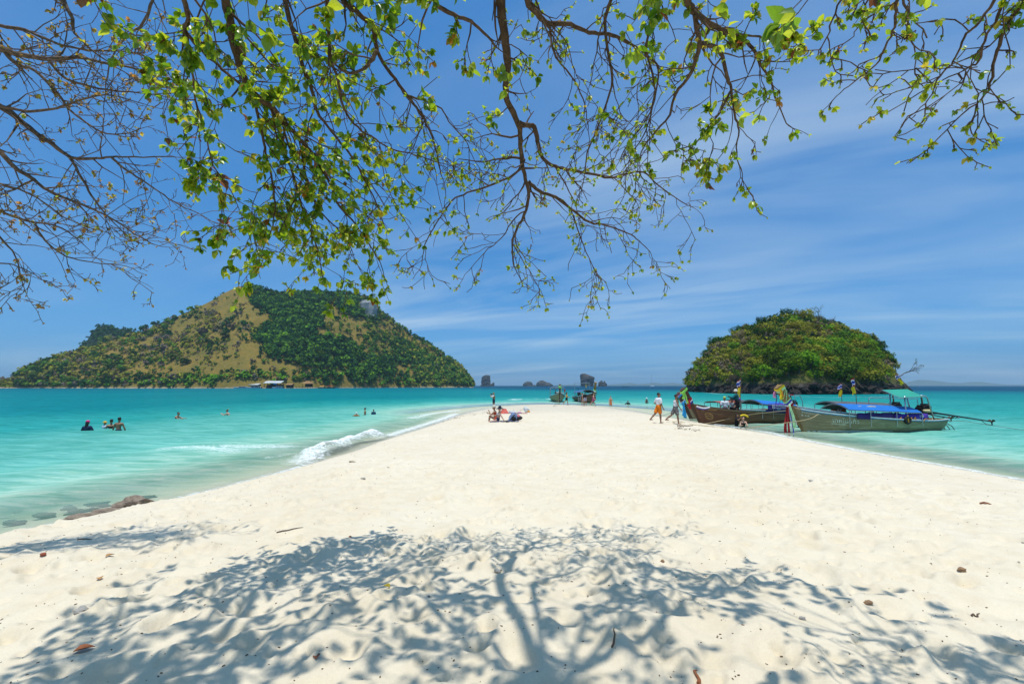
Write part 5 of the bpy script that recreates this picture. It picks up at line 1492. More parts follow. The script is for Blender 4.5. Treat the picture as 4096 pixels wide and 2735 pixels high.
m2 = MB(); m2.tube([(5.23 + .07 * math.cos(a), -.995, 1.16 + .08 * math.sin(a)) for a in np.linspace(0, 6.28, 13)], .016, 5); m2.build('emblem_ring', C_PURPLE, lg)
B2.panel(4.6, 8.2, .60, .95, -.885, P_DKBLUE)
B2.engine(8.0, 1.0, 3.2, .55, .45)
m2 = MB(); m2.tube([(6.1, -.6, 1.3), (6.5, -.6, 1.92), (6.6, -.6, 1.97), (8.1, -.6, 1.88), (8.3, -.6, 1.5), (8.35, -.6, .7)], .026, 7); m2.build('stern_rail', STEEL, B2.o, True)
m2 = MB(); m2.tube([(7.6, -.6, 1.9), (7.62, -.6, 1.0)], .02, 6); m2.build('rail_post', STEEL, B2.o)
m2 = MB(); m2.tube([(7.2, -.6, 1.94), (7.5, -.6, 1.92)], .04, 7); m2.build('rail_grip', P_RED, B2.o)
for x in (2.7, 3.05, 3.4):
    m2 = MB(); m2.tube([(x, -.6, .58), (x - .22, -.55, .98)], .02, 5); m2.build('bow_oar', ROPE, B2.o)
B2.flag((3.25, -.05, .7), 2.35, (('thai', .50, .42), ('yellow', .68, .34)), (.18, 0), -1, 6)
B2.letters('สหกรณ์เรือฯ', .17, .45, .83, INK_G); B2.letters('0551', .13, .32, .74, HULL_TAN); B2.letters('วาสนาสมุทร', .17, .85, .67, HULL_TAN); B2.letters('9617', .13, .28, .655, HULL_TAN)
def hull_ring(b, x, v, r, th, mat, name='emblem', fill=None):
    hh = smooth_interp(x / b.L, b.SHEER) + .34
    for q, rr_ in enumerate((r, r * .68)):
        m2 = MB(); m2.tube([b.pt((x + rr_ * math.cos(a)) / b.L, v + rr_ * math.sin(a) / hh, -1, .032) for a in np.linspace(0, 2 * math.pi, 25)], th * (1 - .4 * q), 5); e = m2.build(name, mat, b.o)
    m2 = MB(); m2.tube([b.pt((x + dx) / b.L, v + dz / hh, -1, .032) for dx, dz in ((-.1, -.02), (-.05, .05), (0, -.04), (.06, .06), (.11, -.03))], th, 5); m2.build('emblem_figure', mat, e)
hull_ring(B2, .72, .55, .235, .014, INK_G)
V_, F_ = text_mesh('VA', .2); B2.letters('VA', .2, .02, .86, INK_G)
# --- its neighbour further out
foot3 = on(2763, 1673, 0); d_ = (st2 - foot2).normalized()
B3 = Longtail(foot3, foot3 + Vector((d_.x, d_.y + .1, 0)) * 8.6, 'longtail boat with blue scarf and red canopy behind the brown boat', HULL_OLIVE, PROW_BROWN, prow_top=(-1.22, 1.98), planks=False, rise=.86)
B3.ribbon(4.4, 1.25, C_SKY, .12, .12, 2, -.2, .8); B3.ribbon(4.4, 1.05, C_SKY, .10, -.02, 4, -.22, .6); B3.band(4.2, 4.5, C_SKY, .1); B3.band(4.5, 4.65, C_WHITE, .1)
B3.ribbon(5.6, .75, C_GREEN, .10, -.02, 3, .0); B3.ribbon(5.6, 1.15, M('cloth_salmon', (.72, .30, .24), .8), .07, -.05, 8, .05); B3.band(5.5, 5.8, C_SKY, .1); B3.band(5.8, 5.95, C_PINK, .1)
B3.canopy(2.3, 4.6, 1.24, 1.22, .8, .09, TARP_RED, TARP_RED, pm=RUST); B3.canopy(4.65, 6.6, 1.32, 1.2, .85, .12, TARP_GREY, TARP_UNDER)
m2 = MB(); m2.box((2.5, -.8, 1.1), (.04, .04, .2)); m2.tube([(2.3, -.8, 1.05), (4.6, -.8, 1.05)], .03, 5); m2.build('canopy_valance', TARP_RED, B3.o)
# --- the two boats beached bow-on at the tip
C1f = on(2238, 1609, 0)
C1 = Longtail(C1f, C1f + Vector((.2, 9, 0)), 'longtail boat beached bow-on with lime sash and plain steel frame', HULL_TAN, PROW_BROWN, prow_top=(-1.25, 2.75), planks=False, L=9, rise=1.12, beam=1.35, group='longtail boats beached bow-on at the tip')
C1.band(5.3, 5.75, C_LIME, .1, .03); C1.band(5.75, 5.95, C_WHITE, .1, .03); C1.ribbon(5.4, .8, C_LIME, .1, .1, 2, -.2); C1.ribbon(4.2, 1.3, C_RED, .16, .35, 3, -.02); C1.ribbon(4.2, 1.3, C_WHITE, .05, .33, 3, -.14)
m2 = MB(); m2.tube([(3.6, -1.15, .7), (3.6, -1.15, 2.1), (3.6, -1.0, 2.28), (3.6, 1.0, 2.28), (3.6, 1.15, 2.1), (3.6, 1.15, .7)], .045, 6); m2.tube([(3.6, -1.15, 1.35), (3.6, .3, 1.5)], .06, 6); m2.build('steel_arch', STEEL, C1.o)
m2 = MB(); m2.tube([(7.2, -1.0, .6), (7.2, -1.0, 2.2), (7.2, 1.0, 2.2), (7.2, 1.0, .6)], .045, 6); m2.build('steel_arch', STEEL, C1.o)
m2 = MB(); m2.box((3.5, -1.15, 1.75), (.18, .2, .42)); m2.build('red_float', P_RED, C1.o)
m2 = MB()
for b_ in ((-.3, 1.5), (.0, 1.85)): m2.box((3.2, -.35 + b_[0] * .3, b_[1]), (.06, .36, .05)); m2.box((3.2, -.35 + .22 * (1 if b_[0] else -1), 1.68), (.06, .05, .4))
m2.box((3.2, -.35, 1.68), (.05, .25, .05)); m2.build('white_chair_back', P_WHITE, C1.o)
C1.letters('เอสเค มารีน', .26, .9, .72, INK_W); C1.letters('2', .3, 1.2, .52, INK_W); C1.engine(7.2, 1.0, 3.5, .7)
C2f = on(2372, 1612, 0)
C2 = Longtail(C2f, C2f + Vector((-1.2, 8.9, 0)), 'dark longtail boat beached bow-on with tall prow and blue awning', HULL_BROWN, PROW_GOLD, prow_top=(-1.5, 3.05), planks=False, L=9, rise=1.18, beam=1.22, group='longtail boats beached bow-on at the tip')
C2.band(4.2, 4.5, C_WHITE, .1, .03); C2.band(4.5, 4.7, C_LIME, .1, .03); C2.ribbon(4.3, 1.2, C_RED, .14, .25, 3, -.1); C2.ribbon(4.3, .6, C_LIME, .1, .1, 4, -.2)
C2.canopy(2.6, 6.8, 1.62, 1.45, 1.2, .34, M('tarp_faded', (.06, .14, .32), .7, .3), TARP_UNDER)
m2 = MB(); m2.tube([(5.6, -1.2, .7), (5.6, -1.2, 3.0), (5.6, 1.2, 3.0), (5.6, 1.2, .7)], .04, 6); m2.build('steel_arch', STEEL, C2.o)
for x, y in ((3.6, -1.25), (4.4, -1.28)):
    m2 = MB(); m2.tube([(x, y + .28 * math.cos(a), .55 + .28 * math.sin(a)) for a in np.linspace(0, 6.283, 15)], .12, 8); m2.build('tyre_fender', RUBBER, C2.o, True)
C2.flag((2.8, .2, 1.9), 1.5, (('thai', .5, .12), ('yellow', .6, .14)), (0, 0), -1, 3); C2.letters('สมพร', .4, 1.5, .75, INK_G); C2.letters('สหกรณ์ A.14', .26, .5, .84, INK_W); C2.letters('A.114', .3, 1.3, .6, INK_W)
m2 = MB()
for y in (1.35, 1.65): m2.tube([(1.8, y, .9), (1.5, y + .25, -.4)], .03, 5)
for k in range(4): m2.tube([(1.8 - .07 * k, 1.35 + .06 * k, .7 - .28 * k), (1.8 - .07 * k, 1.65 + .06 * k, .7 - .28 * k)], .025, 5)
m2.build('ladder', STEEL, C2.o); C2.engine(7.4, 1.1, 3.5, .7)

# mooring ropes
def rope(pts, r, label, mat=ROPE, sag=.0):
    Q = spline(pts, 6)
    m2 = MB(); m2.tube(Q, r, 5); o = m2.build('mooring_rope', mat); tag(o, label, 'rope', 'mooring ropes'); return o
def sandpt(px, py, dz=.02):
    p_ = on(px, py, .1); return Vector((p_.x, p_.y, max(ground(p_.x, p_.y), 0) + dz))
rope([on_boat(A, (-.70, -.1, 1.25)), on(2985, 1660, .62), on(2805, 1698, .04)+Vector((0,-.15,0.05)), sandpt(2720, 1700), sandpt(2650, 1706)], .022, 'upper mooring rope running from the A.66 prow past the brown hull')
rope([on_boat(A, (.55, -.42, 1.02)), on_boat(A, (-.4, -.55, .72)), on(3060, 1701, .36), on(2960, 1715, .08), sandpt(2860, 1717), sandpt(2770, 1712), sandpt(2690, 1707)], .022, 'lower mooring rope slanting from the A.66 rail to the sand')
rope([on_boat(C1, (-.3, -.1, .6)), on(2222, 1617, .3), on(2212, 1627, .05)], .02, 'thin mooring rope of the bow-on boat with lime sash', ROPE_DK)
rope([on_boat(B3, (-.3, 0, .9)), on(2690, 1648, .55), on(2655, 1660, .2), on(2605, 1664, .03)], .014, 'thin mooring rope of the boat with the blue scarf', ROPE_DK)
rope([on_boat(A, (A.L + .1, .1, .5)), on(3850, 1684, .45), on(3960, 1700, .2), on(4110, 1722, .03)], .012, 'stern line trailing from the A.66 boat over the water', ROPE_DK)

# ------------------------------------------------------------------ people
def surface_net(fn, lo, hi, h):
    lo = np.array(lo) - 2 * h; n = np.maximum(((np.array(hi) + 2 * h - lo) / h).astype(int) + 1, 4)
    ax = [lo[i] + h * np.arange(n[i]) for i in range(3)]
    G = np.stack(np.meshgrid(*ax, indexing='ij'), -1).reshape(-1, 3)
    D = fn(G).reshape(n)
    ins = D < 0
    c = [(i, j, k) for i in (0, 1) for j in (0, 1) for k in (0, 1)]
    sl = lambda o, A: A[o[0]:n[0] - 1 + o[0], o[1]:n[1] - 1 + o[1], o[2]:n[2] - 1 + o[2]]
    cnt = sum(sl(o, ins).astype(int) for o in c)
    act = (cnt > 0) & (cnt < 8)
    S = np.zeros(act.shape + (3,)); N = np.zeros(act.shape)
    for a in c:
        for d in range(3):
            if a[d] == 1: continue
            b = list(a); b[d] = 1
            da, db = sl(a, D), sl(b, D); m = (da < 0) != (db < 0)
            t_ = np.where(m, da / np.where(np.abs(da - db) < 1e-12, 1, da - db), 0)
            p_ = np.zeros(act.shape + (3,)); p_[..., :] = a; p_[..., d] += t_
            S += np.where(m[..., None], p_, 0); N += m
    idx = np.full(act.shape, -1); idx[act] = np.arange(act.sum())
    P = S[act] / np.maximum(N[act], 1)[:, None]
    V = lo + h * (np.argwhere(act) + P)
    F = []
    for d in range(3):
        e1, e2 = [(1, 2), (2, 0), (0, 1)][d]
        s0 = [slice(1, n[i] - 1) for i in range(3)]; s1 = list(s0); s0[d] = slice(0, n[d] - 1); s1[d] = slice(1, n[d])
        a, b = ins[tuple(s0)], ins[tuple(s1)]
        for flip, m in ((False, a & ~b), (True, ~a & b)):
            q = np.argwhere(m); q = q + np.array([0 if i == d else 1 for i in range(3)])
            if not len(q): continue
            def at_(du, dv):
                w = q.copy(); w[:, e1] -= du; w[:, e2] -= dv; return idx[w[:, 0], w[:, 1], w[:, 2]]
            f = np.stack([at_(1, 1), at_(0, 1), at_(0, 0), at_(1, 0)], -1)
            F.append(f[:, ::-1] if flip else f)
    F = np.concatenate(F); F = F[(F >= 0).all(1)]
    return V, F
def cone(a, b, ra, rb):
    a, b = np.array(a, float), np.array(b, float); ba = b - a; l2 = ba @ ba + 1e-9
    def f(P):
        t_ = np.clip(((P - a) @ ba) / l2, 0, 1); return np.linalg.norm(P - a - t_[:, None] * ba, axis=1) - (ra + (rb - ra) * t_)
    return f
def ell(c, r, rot=None):
    c, r = np.array(c, float), np.array(r, float)
    Rm = np.array(rot) if rot is not None else np.eye(3)
    def f(P):
        q = (P - c) @ Rm / r; k = np.linalg.norm(q, axis=1); return (k - 1) * r.min()
    return f
def smin(fs, k):
    def f(P):
        d = fs[0](P)
        for g_ in fs[1:]:
            e = g_(P); h = np.clip(.5 + .5 * (e - d) / k, 0, 1); d = e * (1 - h) + d * h - k * h * (1 - h)
        return d
    return f
SKIN = [M('skin_tan', (.36, .19, .11), .55, .15, 8), M('skin_dark', (.25, .13, .075), .5, .15, 8), M('skin_fair', (.55, .33, .23), .55, .12, 8)]
HAIR = M('hair_black', (.012, .010, .009), .5, .3, 20); HAIR_BR = M('hair_brown', (.10, .05, .025), .5, .3, 20)
_cm = {}
def cloth(c, name=None, c2=None):
    key = (tuple(c), c2)
    if key not in _cm: _cm[key] = M('cloth_%d' % len(_cm), c, .85, .18, 7, .006, .2, 0.0, c2) if c2 is None else M('print_%d' % len(_cm), c, .85, .2, 13, .006, .2, 0.0, c2)
    return _cm[key]

def person(loc, rz, label, h=1.72, lean=0.0, legs=((0, 0), (0, 0)), arms=((8, 8, 15), (8, 8, 15)), skin=0, hair='short', top=None, topc=None, bottom=None, botc=None,
           hat=None, hatc=None, female=False, res=.028, head_yaw=0, sit=None, extra=None, over=None, group=None, zoff=None, stoop=0):
    """facing +Y before the turn rz. legs: (thigh forward, knee bend) degrees for left, right; arms: (forward, out, elbow)."""
    k = h / 1.72
    fw = lambda a: np.array([0, math.sin(R(a)), -math.cos(R(a))])
    J = {}
    hw, sw = (.095, .165) if female else (.088, .19)
    pel = np.array([0, 0, 0.0])
    ax = np.array([0, math.sin(R(lean)), math.cos(R(lean))]); ax2 = np.array([0, math.sin(R(lean + stoop)), math.cos(R(lean + stoop))])
    waist = pel + ax * .20; chest = pel + ax * .20 + ax2 * .17; neck = chest + ax2 * .16; head = neck + np.array([0, .02, .0]) + np.array([0, math.sin(R(lean * .4)), math.cos(R(lean * .4))]) * .155
    fs = [ell(pel + ax * .02, (.155 if female else .145, .105, .115)), cone(pel + ax * .05, waist, .112, .098 if female else .108), cone(waist, chest, .10, .115),
          ell(chest + ax2 * .02, (.148 if female else .168, .098, .13)), cone(chest + ax2 * .06 + np.array([-sw * .8, 0, 0]), chest + ax2 * .06 + np.array([sw * .8, 0, 0]), .066, .066), cone(neck - ax2 * .05, neck + ax2 * .04, .055, .05)]
    if female: fs += [ell(chest + np.array([s_ * .07, .085, -.02]), (.055, .05, .055)) for s_ in (-1, 1)]
    tors = list(fs)
    hy = R(head_yaw); hr = np.array([[math.cos(hy), -math.sin(hy), 0], [math.sin(hy), math.cos(hy), 0], [0, 0, 1]])
    hd = lambda v: head + hr @ np.array(v)
    fs += [ell(head + np.array([0, 0, .02]), (.075, .092, .108), hr), ell(hd((0, .03, -.05)), (.055, .06, .065), hr), ell(hd((0, .096, -.012)), (.014, .022, .028), hr),
           ell(hd((-.078, 0, -.005)), (.012, .022, .032), hr), ell(hd((.078, 0, -.005)), (.012, .022, .032), hr)]
    thighs, uarms = [], []
    low = 1e9; hands = []
    for i, s_ in enumerate((-1, 1)):
        a, b = legs[i]
        hip = pel + np.array([s_ * hw, 0, -.03]); kn = hip + fw(a) * .42 + np.array([s_ * .012, 0, 0]); an = kn + fw(a - b) * .41
        ff = np.array([0, math.cos(R(a - b)), math.sin(R(a - b))]) if sit else np.array([0, 1, 0 if b < 40 else -.7])
        ff = ff / np.linalg.norm(ff); toe = an + ff * .15 + np.array([0, 0, -.045]); heel = an + np.array([0, 0, -.045]) - ff * .04
        fs += [cone(hip, kn, .083, .054), cone(kn, kn + (an - kn) * .35, .052, .055), cone(kn + (an - kn) * .35, an, .055, .036), cone(heel, toe, .036, .028)]
        thighs += [(hip, kn, .083, .054)]
        low = min(low, an[2] - .08, toe[2] - .03)
        p_, o_, e_ = arms[i]
        sh = chest + ax2 * .07 + np.array([s_ * sw, 0, 0])
        ud = np.array([s_ * math.sin(R(o_)), math.cos(R(o_)) * math.sin(R(p_)), -math.cos(R(o_)) * math.cos(R(p_))])
        el = sh + ud * .29
        fd = np.array([s_ * math.sin(R(o_)) * math.cos(R(e_)) - (s_ * .45 * math.sin(R(e_))), math.cos(R(o_)) * math.sin(R(p_ + e_)), -math.cos(R(o_)) * math.cos(R(p_ + e_))]); fd /= np.linalg.norm(fd)
        wr = el + fd * .26; pm = wr + fd * .06
        fs += [cone(sh, el, .050, .040), cone(el, wr, .041, .028), cone(wr, pm, .030, .034)]
        uarms.append((sh, el, .050, .040)); hands.append((pm, fd, s_))
    body = smin(fs, .028)
    pts = np.array([q for s_ in (0,) for q in [pel]]) if False else None
    ext = np.array([head + [0, 0, .14], head - [.1, .12, 0]] + [t_[1] for t_ in thighs] + [hnd[0] for hnd in hands] + [u[1] for u in uarms])
    allp = [head, neck, pel]
    for i in range(2):
        a, b = legs[i]; hip = pel + np.array([(-1, 1)[i] * hw, 0, -.03]); kn = hip + fw(a) * .42; an = kn + fw(a - b) * .41; allp += [kn, an, an + [0, .2, -.05], an + [0, -.08, -.06], an + [0, .1, .2]]
    allp += [hnd[0] for hnd in hands] + [u[1] for u in uarms] + [u[0] for u in uarms]
    A_ = np.array(allp); lo, hi = A_.min(0) - .14, A_.max(0) + .14
    V_, F_ = surface_net(body, lo, hi, res)
    # fingers join the palms
    mb = MB()
    for pm, fd, s_ in hands:
        fd = Vector(fd); side = fd.cross(Vector((0, 0, 1)) if abs(fd.z) < .8 else Vector((0, 1, 0))).normalized(); nn = side.cross(fd)
        for q, (o_, L_) in enumerate(((-.026, .062), (-.009, .075), (.009, .07), (.026, .055))):
            b0 = Vector(pm) + side * o_; mb.tube([b0, b0 + fd * L_ * .5 + nn * .006, b0 + fd * L_ + nn * .022], [.010, .009, .007], 5)
        b0 = Vector(pm) - fd * .02 + side * .03; mb.tube([b0, b0 + side * .03 + fd * .025, b0 + side * .035 + fd * .055], [.011, .010, .008], 5)
    nV = len(V_)
    V_ = np.concatenate([V_, np.array(mb.V)]); faces = [tuple(f) for f in F_] + [tuple(i + nV for i in f) for f in mb.F]
    base = -low if sit is None else sit
    off = np.array([0, 0, base])
    o = empty('person', loc, rz, k); tag(o, label, 'person', group)
    if zoff is not None: o.location.z = zoff
    sk = SKIN[skin]
    link('body', mesh('body', V_ + off, faces, sk, True), o)
    def wear(name, f, lo_, hi_, mat, r_=None):
        v_, f_ = surface_net(f, lo_, hi_, r_ or res * .9)
        if len(v_): link(name, mesh(name, v_ + off, f_, mat, True), o)
    tl, th_ = np.array([-.34, -.3, -.12]) + np.minimum(pel, neck), np.array([.34, .3, .12]) + np.maximum(pel, neck)
    tl = np.minimum(tl, np.array([u[1] for u in uarms]).min(0) - .1); th_ = np.maximum(th_, np.array([u[1] for u in uarms]).max(0) + .1)
    along = lambda P: (P - pel) @ ax
    for top, topc in ([(top, topc)] if top else []) + (over or []):
        if top in ('tee', 'long', 'vest'):
            parts = list(tors[:5])
            fr_ = {'tee': .62, 'long': 1.0, 'vest': 0}[top]
            if fr_: parts += [cone(u[0], u[0] + (u[1] - u[0]) * fr_, u[2] + .012, u[3] + .022) for u in uarms]
            if top == 'long': parts += [cone(u[1], h_[0] - h_[1] * .06, .046, .036) for u, h_ in zip(uarms, hands)]
            g0 = smin(parts, .04); infl = .026 if top == 'vest' else .018; hem = -.10 if top != 'vest' else -.06
            f = lambda P: np.maximum(np.maximum(g0(P) - infl, hem - along(P)), (P - neck) @ ax2 - .0)
            if top == 'long': tl = np.minimum(tl, np.array([h_[0] for h_ in hands]).min(0) - .1); th_ = np.maximum(th_, np.array([h_[0] for h_ in hands]).max(0) + .1)
            wear('shirt' if top != 'vest' else 'vest', f, tl, th_, topc)
        elif top == 'tank':
            g0 = smin(tors[:4], .04); f = lambda P: np.maximum(np.maximum(g0(P) - .014, -.08 - along(P)), along(P) - .47); wear('tank_top', f, tl, th_, topc)
        elif top == 'bikini':
            g0 = smin(tors, .03); f = lambda P: np.maximum(np.maximum(g0(P) - .010, .29 - along(P)), along(P) - .40); wear('bikini_top', f, tl, th_, topc)
        elif top == 'swimsuit':
            g0 = smin(tors, .03); f = lambda P: np.maximum(np.maximum(g0(P) - .010, -.09 - along(P)), along(P) - .42); wear('swimsuit', f, tl, th_, topc)
        elif top == 'dress':
            g0 = smin(tors[:4] + [cone(pel + ax * .05, pel - np.array([0, 0, .38]), .13, .20)], .05); f = lambda P: np.maximum(np.maximum(g0(P) - .014, -.42 - along(P)), along(P) - .42)
            wear('dress', f, tl - [0, 0, .4], th_, topc)
    if bottom:
        fr_ = {'shorts': .86, 'briefs': .16, 'trunks': .6}[bottom]; infl = {'shorts': .028, 'briefs': .008, 'trunks': .022}[bottom]
        parts = [tors[0], tors[1]] + [cone(t_[0], t_[0] + (t_[1] - t_[0]) * fr_, t_[2] + (.0 if bottom == 'briefs' else .006), t_[2] - .004) for t_ in thighs]
        g0 = smin(parts, .03)
        ends = [(t_[0] + (t_[1] - t_[0]) * fr_, (t_[1] - t_[0]) / np.linalg.norm(t_[1] - t_[0])) for t_ in thighs]
        def f(P):
            d = np.maximum(g0(P) - infl, along(P) - .13)
            for i, (e_, n_) in enumerate(ends):
                m = (P[:, 0] < 0) if i == 0 else (P[:, 0] >= 0)
                d = np.where(m, np.maximum(d, (P - e_) @ n_), d)
            return d
        kk = np.array([t_[1] for t_ in thighs] + [pel, pel + ax * .15]); wear('shorts' if bottom != 'briefs' else 'bikini_bottom', f, kk.min(0) - .16, kk.max(0) + .16, botc)
    hc = HAIR if hair not in ('brown', 'brown_long') else HAIR_BR
    if hair != 'none':
        hh = ell(hd((0, -.018, .045)), (.084, .095, .10), hr); face = ell(hd((0, .085, -.02)), (.075, .07, .10), hr)
        parts = [hh]
        if hair in ('long', 'brown_long'): parts += [cone(hd((0, -.06, .0)), hd((0, -.10, -.22)), .075, .06)]
        if hair == 'bun': parts += [ell(hd((0, -.11, .06)), (.045, .045, .045))]
        g1 = smin(parts, .03); f = lambda P: np.maximum(g1(P), -face(P)); wear('hair', f, head - [.2, .25, .35], head + [.2, .2, .22], hc, res * .85)
    eb = MB()
    for s_ in (-1, 1): eb.ball(Vector(hd((s_ * .03, .088, .012)) + off), (.012, .008, .008), 6, 4)
    eb.build('eyes', HAIR, o)
    mo = MB(); mo.ball(Vector(hd((0, .087, -.062)) + off), (.022, .008, .008), 6, 4); mo.build('mouth', M('lips', (.30, .09, .07), .5), o)
    hp = Vector(hd((0, -.005, .07)) + off)
    if hat:
        m2 = MB()
        if hat in ('brim', 'wide', 'bucket', 'fedora'):
            br_ = {'brim': .17, 'wide': .26, 'bucket': .15, 'fedora': .20}[hat]; dz = {'brim': -.01, 'wide': -.06, 'bucket': -.05, 'fedora': .0}[hat]; ch = {'brim': .10, 'wide': .12, 'bucket': .095, 'fedora': .12}[hat]
            m2.lathe(hp, [(.09, -.012), (br_, dz - .012), (br_, dz), (.098, .012), (.095, ch * .7), (.075, ch), (.02, ch + .008)], 18)
        elif hat == 'cap': m2.lathe(hp, [(.092, -.03), (.096, .0), (.085, .05), (.05, .085), (.01, .095)], 14); m2.box(hp + Vector(hr @ np.array([0, .12, -.015])), (.13, .13, .014))
        elif hat == 'scarf': m2.lathe(hp, [(.088, -.05), (.096, -.02), (.09, .05), (.055, .088), (.01, .098)], 14); m2.tube([hp + Vector((.02, -.09, -.02)), hp + Vector((.05, -.13, -.08)), hp + Vector((.06, -.12, -.18))], [.05, .035, .01], 6)
        elif hat == 'swimcap': m2.lathe(hp, [(.088, -.06), (.097, -.01), (.09, .05), (.055, .088), (.01, .098)], 14)
        m2.build('hat', hatc, o, True)
        if hat == 'fedora': m3 = MB(); m3.lathe(hp, [(.099, .012), (.1, .045)], 18); m3.build('hat_band', HAIR, o)
    o['_head'] = 0
    del o['_head']
    if extra: extra(o, hands, off, chest, ax2)
    return o
def gl(px, py, z=.1):
    """a spot on the sand or the sea floor, seen at (px, py) where it meets sand or water"""
    p_ = on(px, py, z)
    for _ in range(4): p_ = on(px, py, max(ground(p_.x, p_.y), 0.0))
    return Vector((p_.x, p_.y, ground(p_.x, p_.y)))
PI = math.pi
WHITE = cloth((.72, .72, .74)); BLACK = cloth((.014, .014, .016)); NAVY = cloth((.02, .03, .07))
# the two men walking along the right shore
person(gl(2636, 1693), -PI / 2 + .25, 'man in white T-shirt and orange shorts walking with hand on hip', 1.72, 2, ((-26, 20), (6, 4)), ((-14, 32, 78), (6, 8, 20)), 1, 'short', 'tee', WHITE, 'shorts', cloth((.72, .19, .01)), res=.024, group='men walking to the boats', head_yaw=-18)
person(gl(2704, 1696), -PI / 2 + .05, 'man in white vest top and dark printed shorts walking towards the prow', 1.70, 4, ((-30, 24), (10, 4)), ((-6, 8, 14), (12, 8, 22)), 1, 'short', 'tank', WHITE, 'shorts', cloth((.02, .03, .05), None, (.30, .27, .24)), res=.024, group='men walking to the boats')
# on and beside the brown boat
b2 = lambda x, y, z: on_boat(B2, (x, y, z))
def lb(o, *a): return o
person(b2(1.95, -.05, .12), PI * .92, 'man in white T-shirt and lime head scarf standing inside the brown boat', 1.68, 0, ((0, 0), (2, 2)), ((4, 12, 12), (4, 14, 14)), 1, 'none', 'tee', WHITE, 'shorts', cloth((.10, .05, .07), None, (.30, .26, .27)), 'scarf', cloth((.42, .55, .14)), res=.024, head_yaw=-20)
def teal_extra(o, hands, off, chest, ax2):
    m2 = MB(); m2.lathe(Vector(chest + off) + Vector((.10, -.16, -.20)), [(.02, -.05), (.11, -.045), (.11, .045), (.02, .05)], 12, 1.2, .75, Matrix.Rotation(R(70), 3, 'X')); m2.build('waist_bag', cloth((.20, .05, .42)), o, True)
    m2 = MB(); m2.tube([Vector(chest + off) + Vector((.07 * math.cos(a), -.128, -.0 + .07 * math.sin(a))) for a in np.linspace(0, 6.28, 15)], .009, 5); m2.build('shirt_print', cloth((.20, .38, .36)), o)
person(b2(2.75, -.35, .55), PI / 4 + .15, 'man in teal shirt and sun hat standing on the boat rail holding the flag pole', 1.74, 6, ((4, 4), (-4, 6)), ((48, 22, 62), (30, 10, 60)), 1, 'short', 'long', cloth((.012, .10, .115)), 'shorts', BLACK, 'bucket', cloth((.62, .60, .50)), res=.024, extra=teal_extra)
person(b2(2.72, .05, .12), PI * .8, 'man in dark cap and white top bent over inside the brown boat', 1.66, 30, ((25, 40), (35, 50)), ((40, 10, 30), (30, 10, 40)), 1, 'short', 'tank', WHITE, 'shorts', cloth((.02, .02, .03)), 'cap', BLACK, res=.028)
wp = on(2973, 1706, 0)
person((wp.x, wp.y, 0), PI * .9, 'woman in black swimsuit standing in the water beside the brown hull', 1.60, 12, ((0, 0), (8, 8)), ((38, 10, 60), (34, 12, 66)), 2, 'bun', 'swimsuit', BLACK, 'shorts', BLACK, female=True, res=.026, zoff=-.98, head_yaw=10)
person((wp.x - .28, wp.y + .30, 0), PI * 1.2, 'dark haired child clutching a yellow float against the brown hull', 1.30, 8, ((0, 0), (6, 6)), ((70, 20, 60), (70, 20, 60)), 0, 'long', 'tee', BLACK, 'shorts', BLACK, res=.028, zoff=-.55)
m2 = MB(); m2.tube(spline([(0, 0, 0), (.16, -.02, .06), (.34, -.03, .04), (.46, -.04, -.06)], 4), .06, 7); o = m2.build('foam_tube', C_YEL, None, True); o.location = (wp.x - .12, wp.y + .05, .66); tag(o, 'curved yellow foam tube held beside the brown boat', 'float')
# photographer and sunbathers
def cam_extra(o, hands, off, chest, ax2):
    m2 = MB(); c_ = Vector((0, .22, 1.58)) if False else Vector(chest + off) + Vector((0, .24, .30)); m2.box(c_, (.15, .08, .11)); m2.lathe(c_ + Vector((0, .1, 0)), [(.045, -.06), (.05, .06)], 12, rot=Matrix.Rotation(R(-90), 3, 'X')); m2.build('camera', RUBBER, o)
    m2 = MB(); m2.box(Vector(chest + off) + Vector((0, -.14, -.12)), (.22, .03, .16)); m2.box(Vector(chest + off) + Vector((.09, .125, -.1)), (.1, .03, .12)); m2.build('vest_pocket', cloth((.20, .16, .09)), o)
o = person(gl(1975, 1629), PI / 2 - .35, 'photographer in khaki vest and brimmed hat standing at the spit tip', 1.72, 0, ((3, 0), (-3, 0)), ((62, 14, 92), (70, 14, 84)), 0, 'short', 'tee', WHITE, 'shorts', NAVY, 'bucket', cloth((.20, .16, .10)), res=.026, extra=cam_extra, over=[('vest', cloth((.24, .19, .11)))])
# vest over the shirt
c_ = gl(1991, 1686)
person((c_.x, c_.y, c_.z), PI / 2, 'woman in wide navy hat sitting on the sand with legs stretched out', 1.66, -14, ((80, 14), (72, 26)), ((-34, 16, 4), (46, 6, 52)), 2, 'brown', 'bikini', WHITE, 'briefs', NAVY, 'wide', cloth((.012, .014, .035)), True, .024, sit=.125, head_yaw=8, group='women sunbathing on the spit')
person((c_.x - .15, c_.y + .55, ground(c_.x - .15, c_.y + .55)), PI / 2 - .1, 'woman in white straw hat and red bikini sitting with knees up', 1.64, 8, ((118, 110), (110, 98)), ((52, 8, 96), (50, 10, 60)), 0, 'brown', 'bikini', cloth((.60, .05, .02)), 'briefs', cloth((.60, .05, .02)), 'fedora', cloth((.70, .67, .58)), True, .024, sit=.125, group='women sunbathing on the spit')
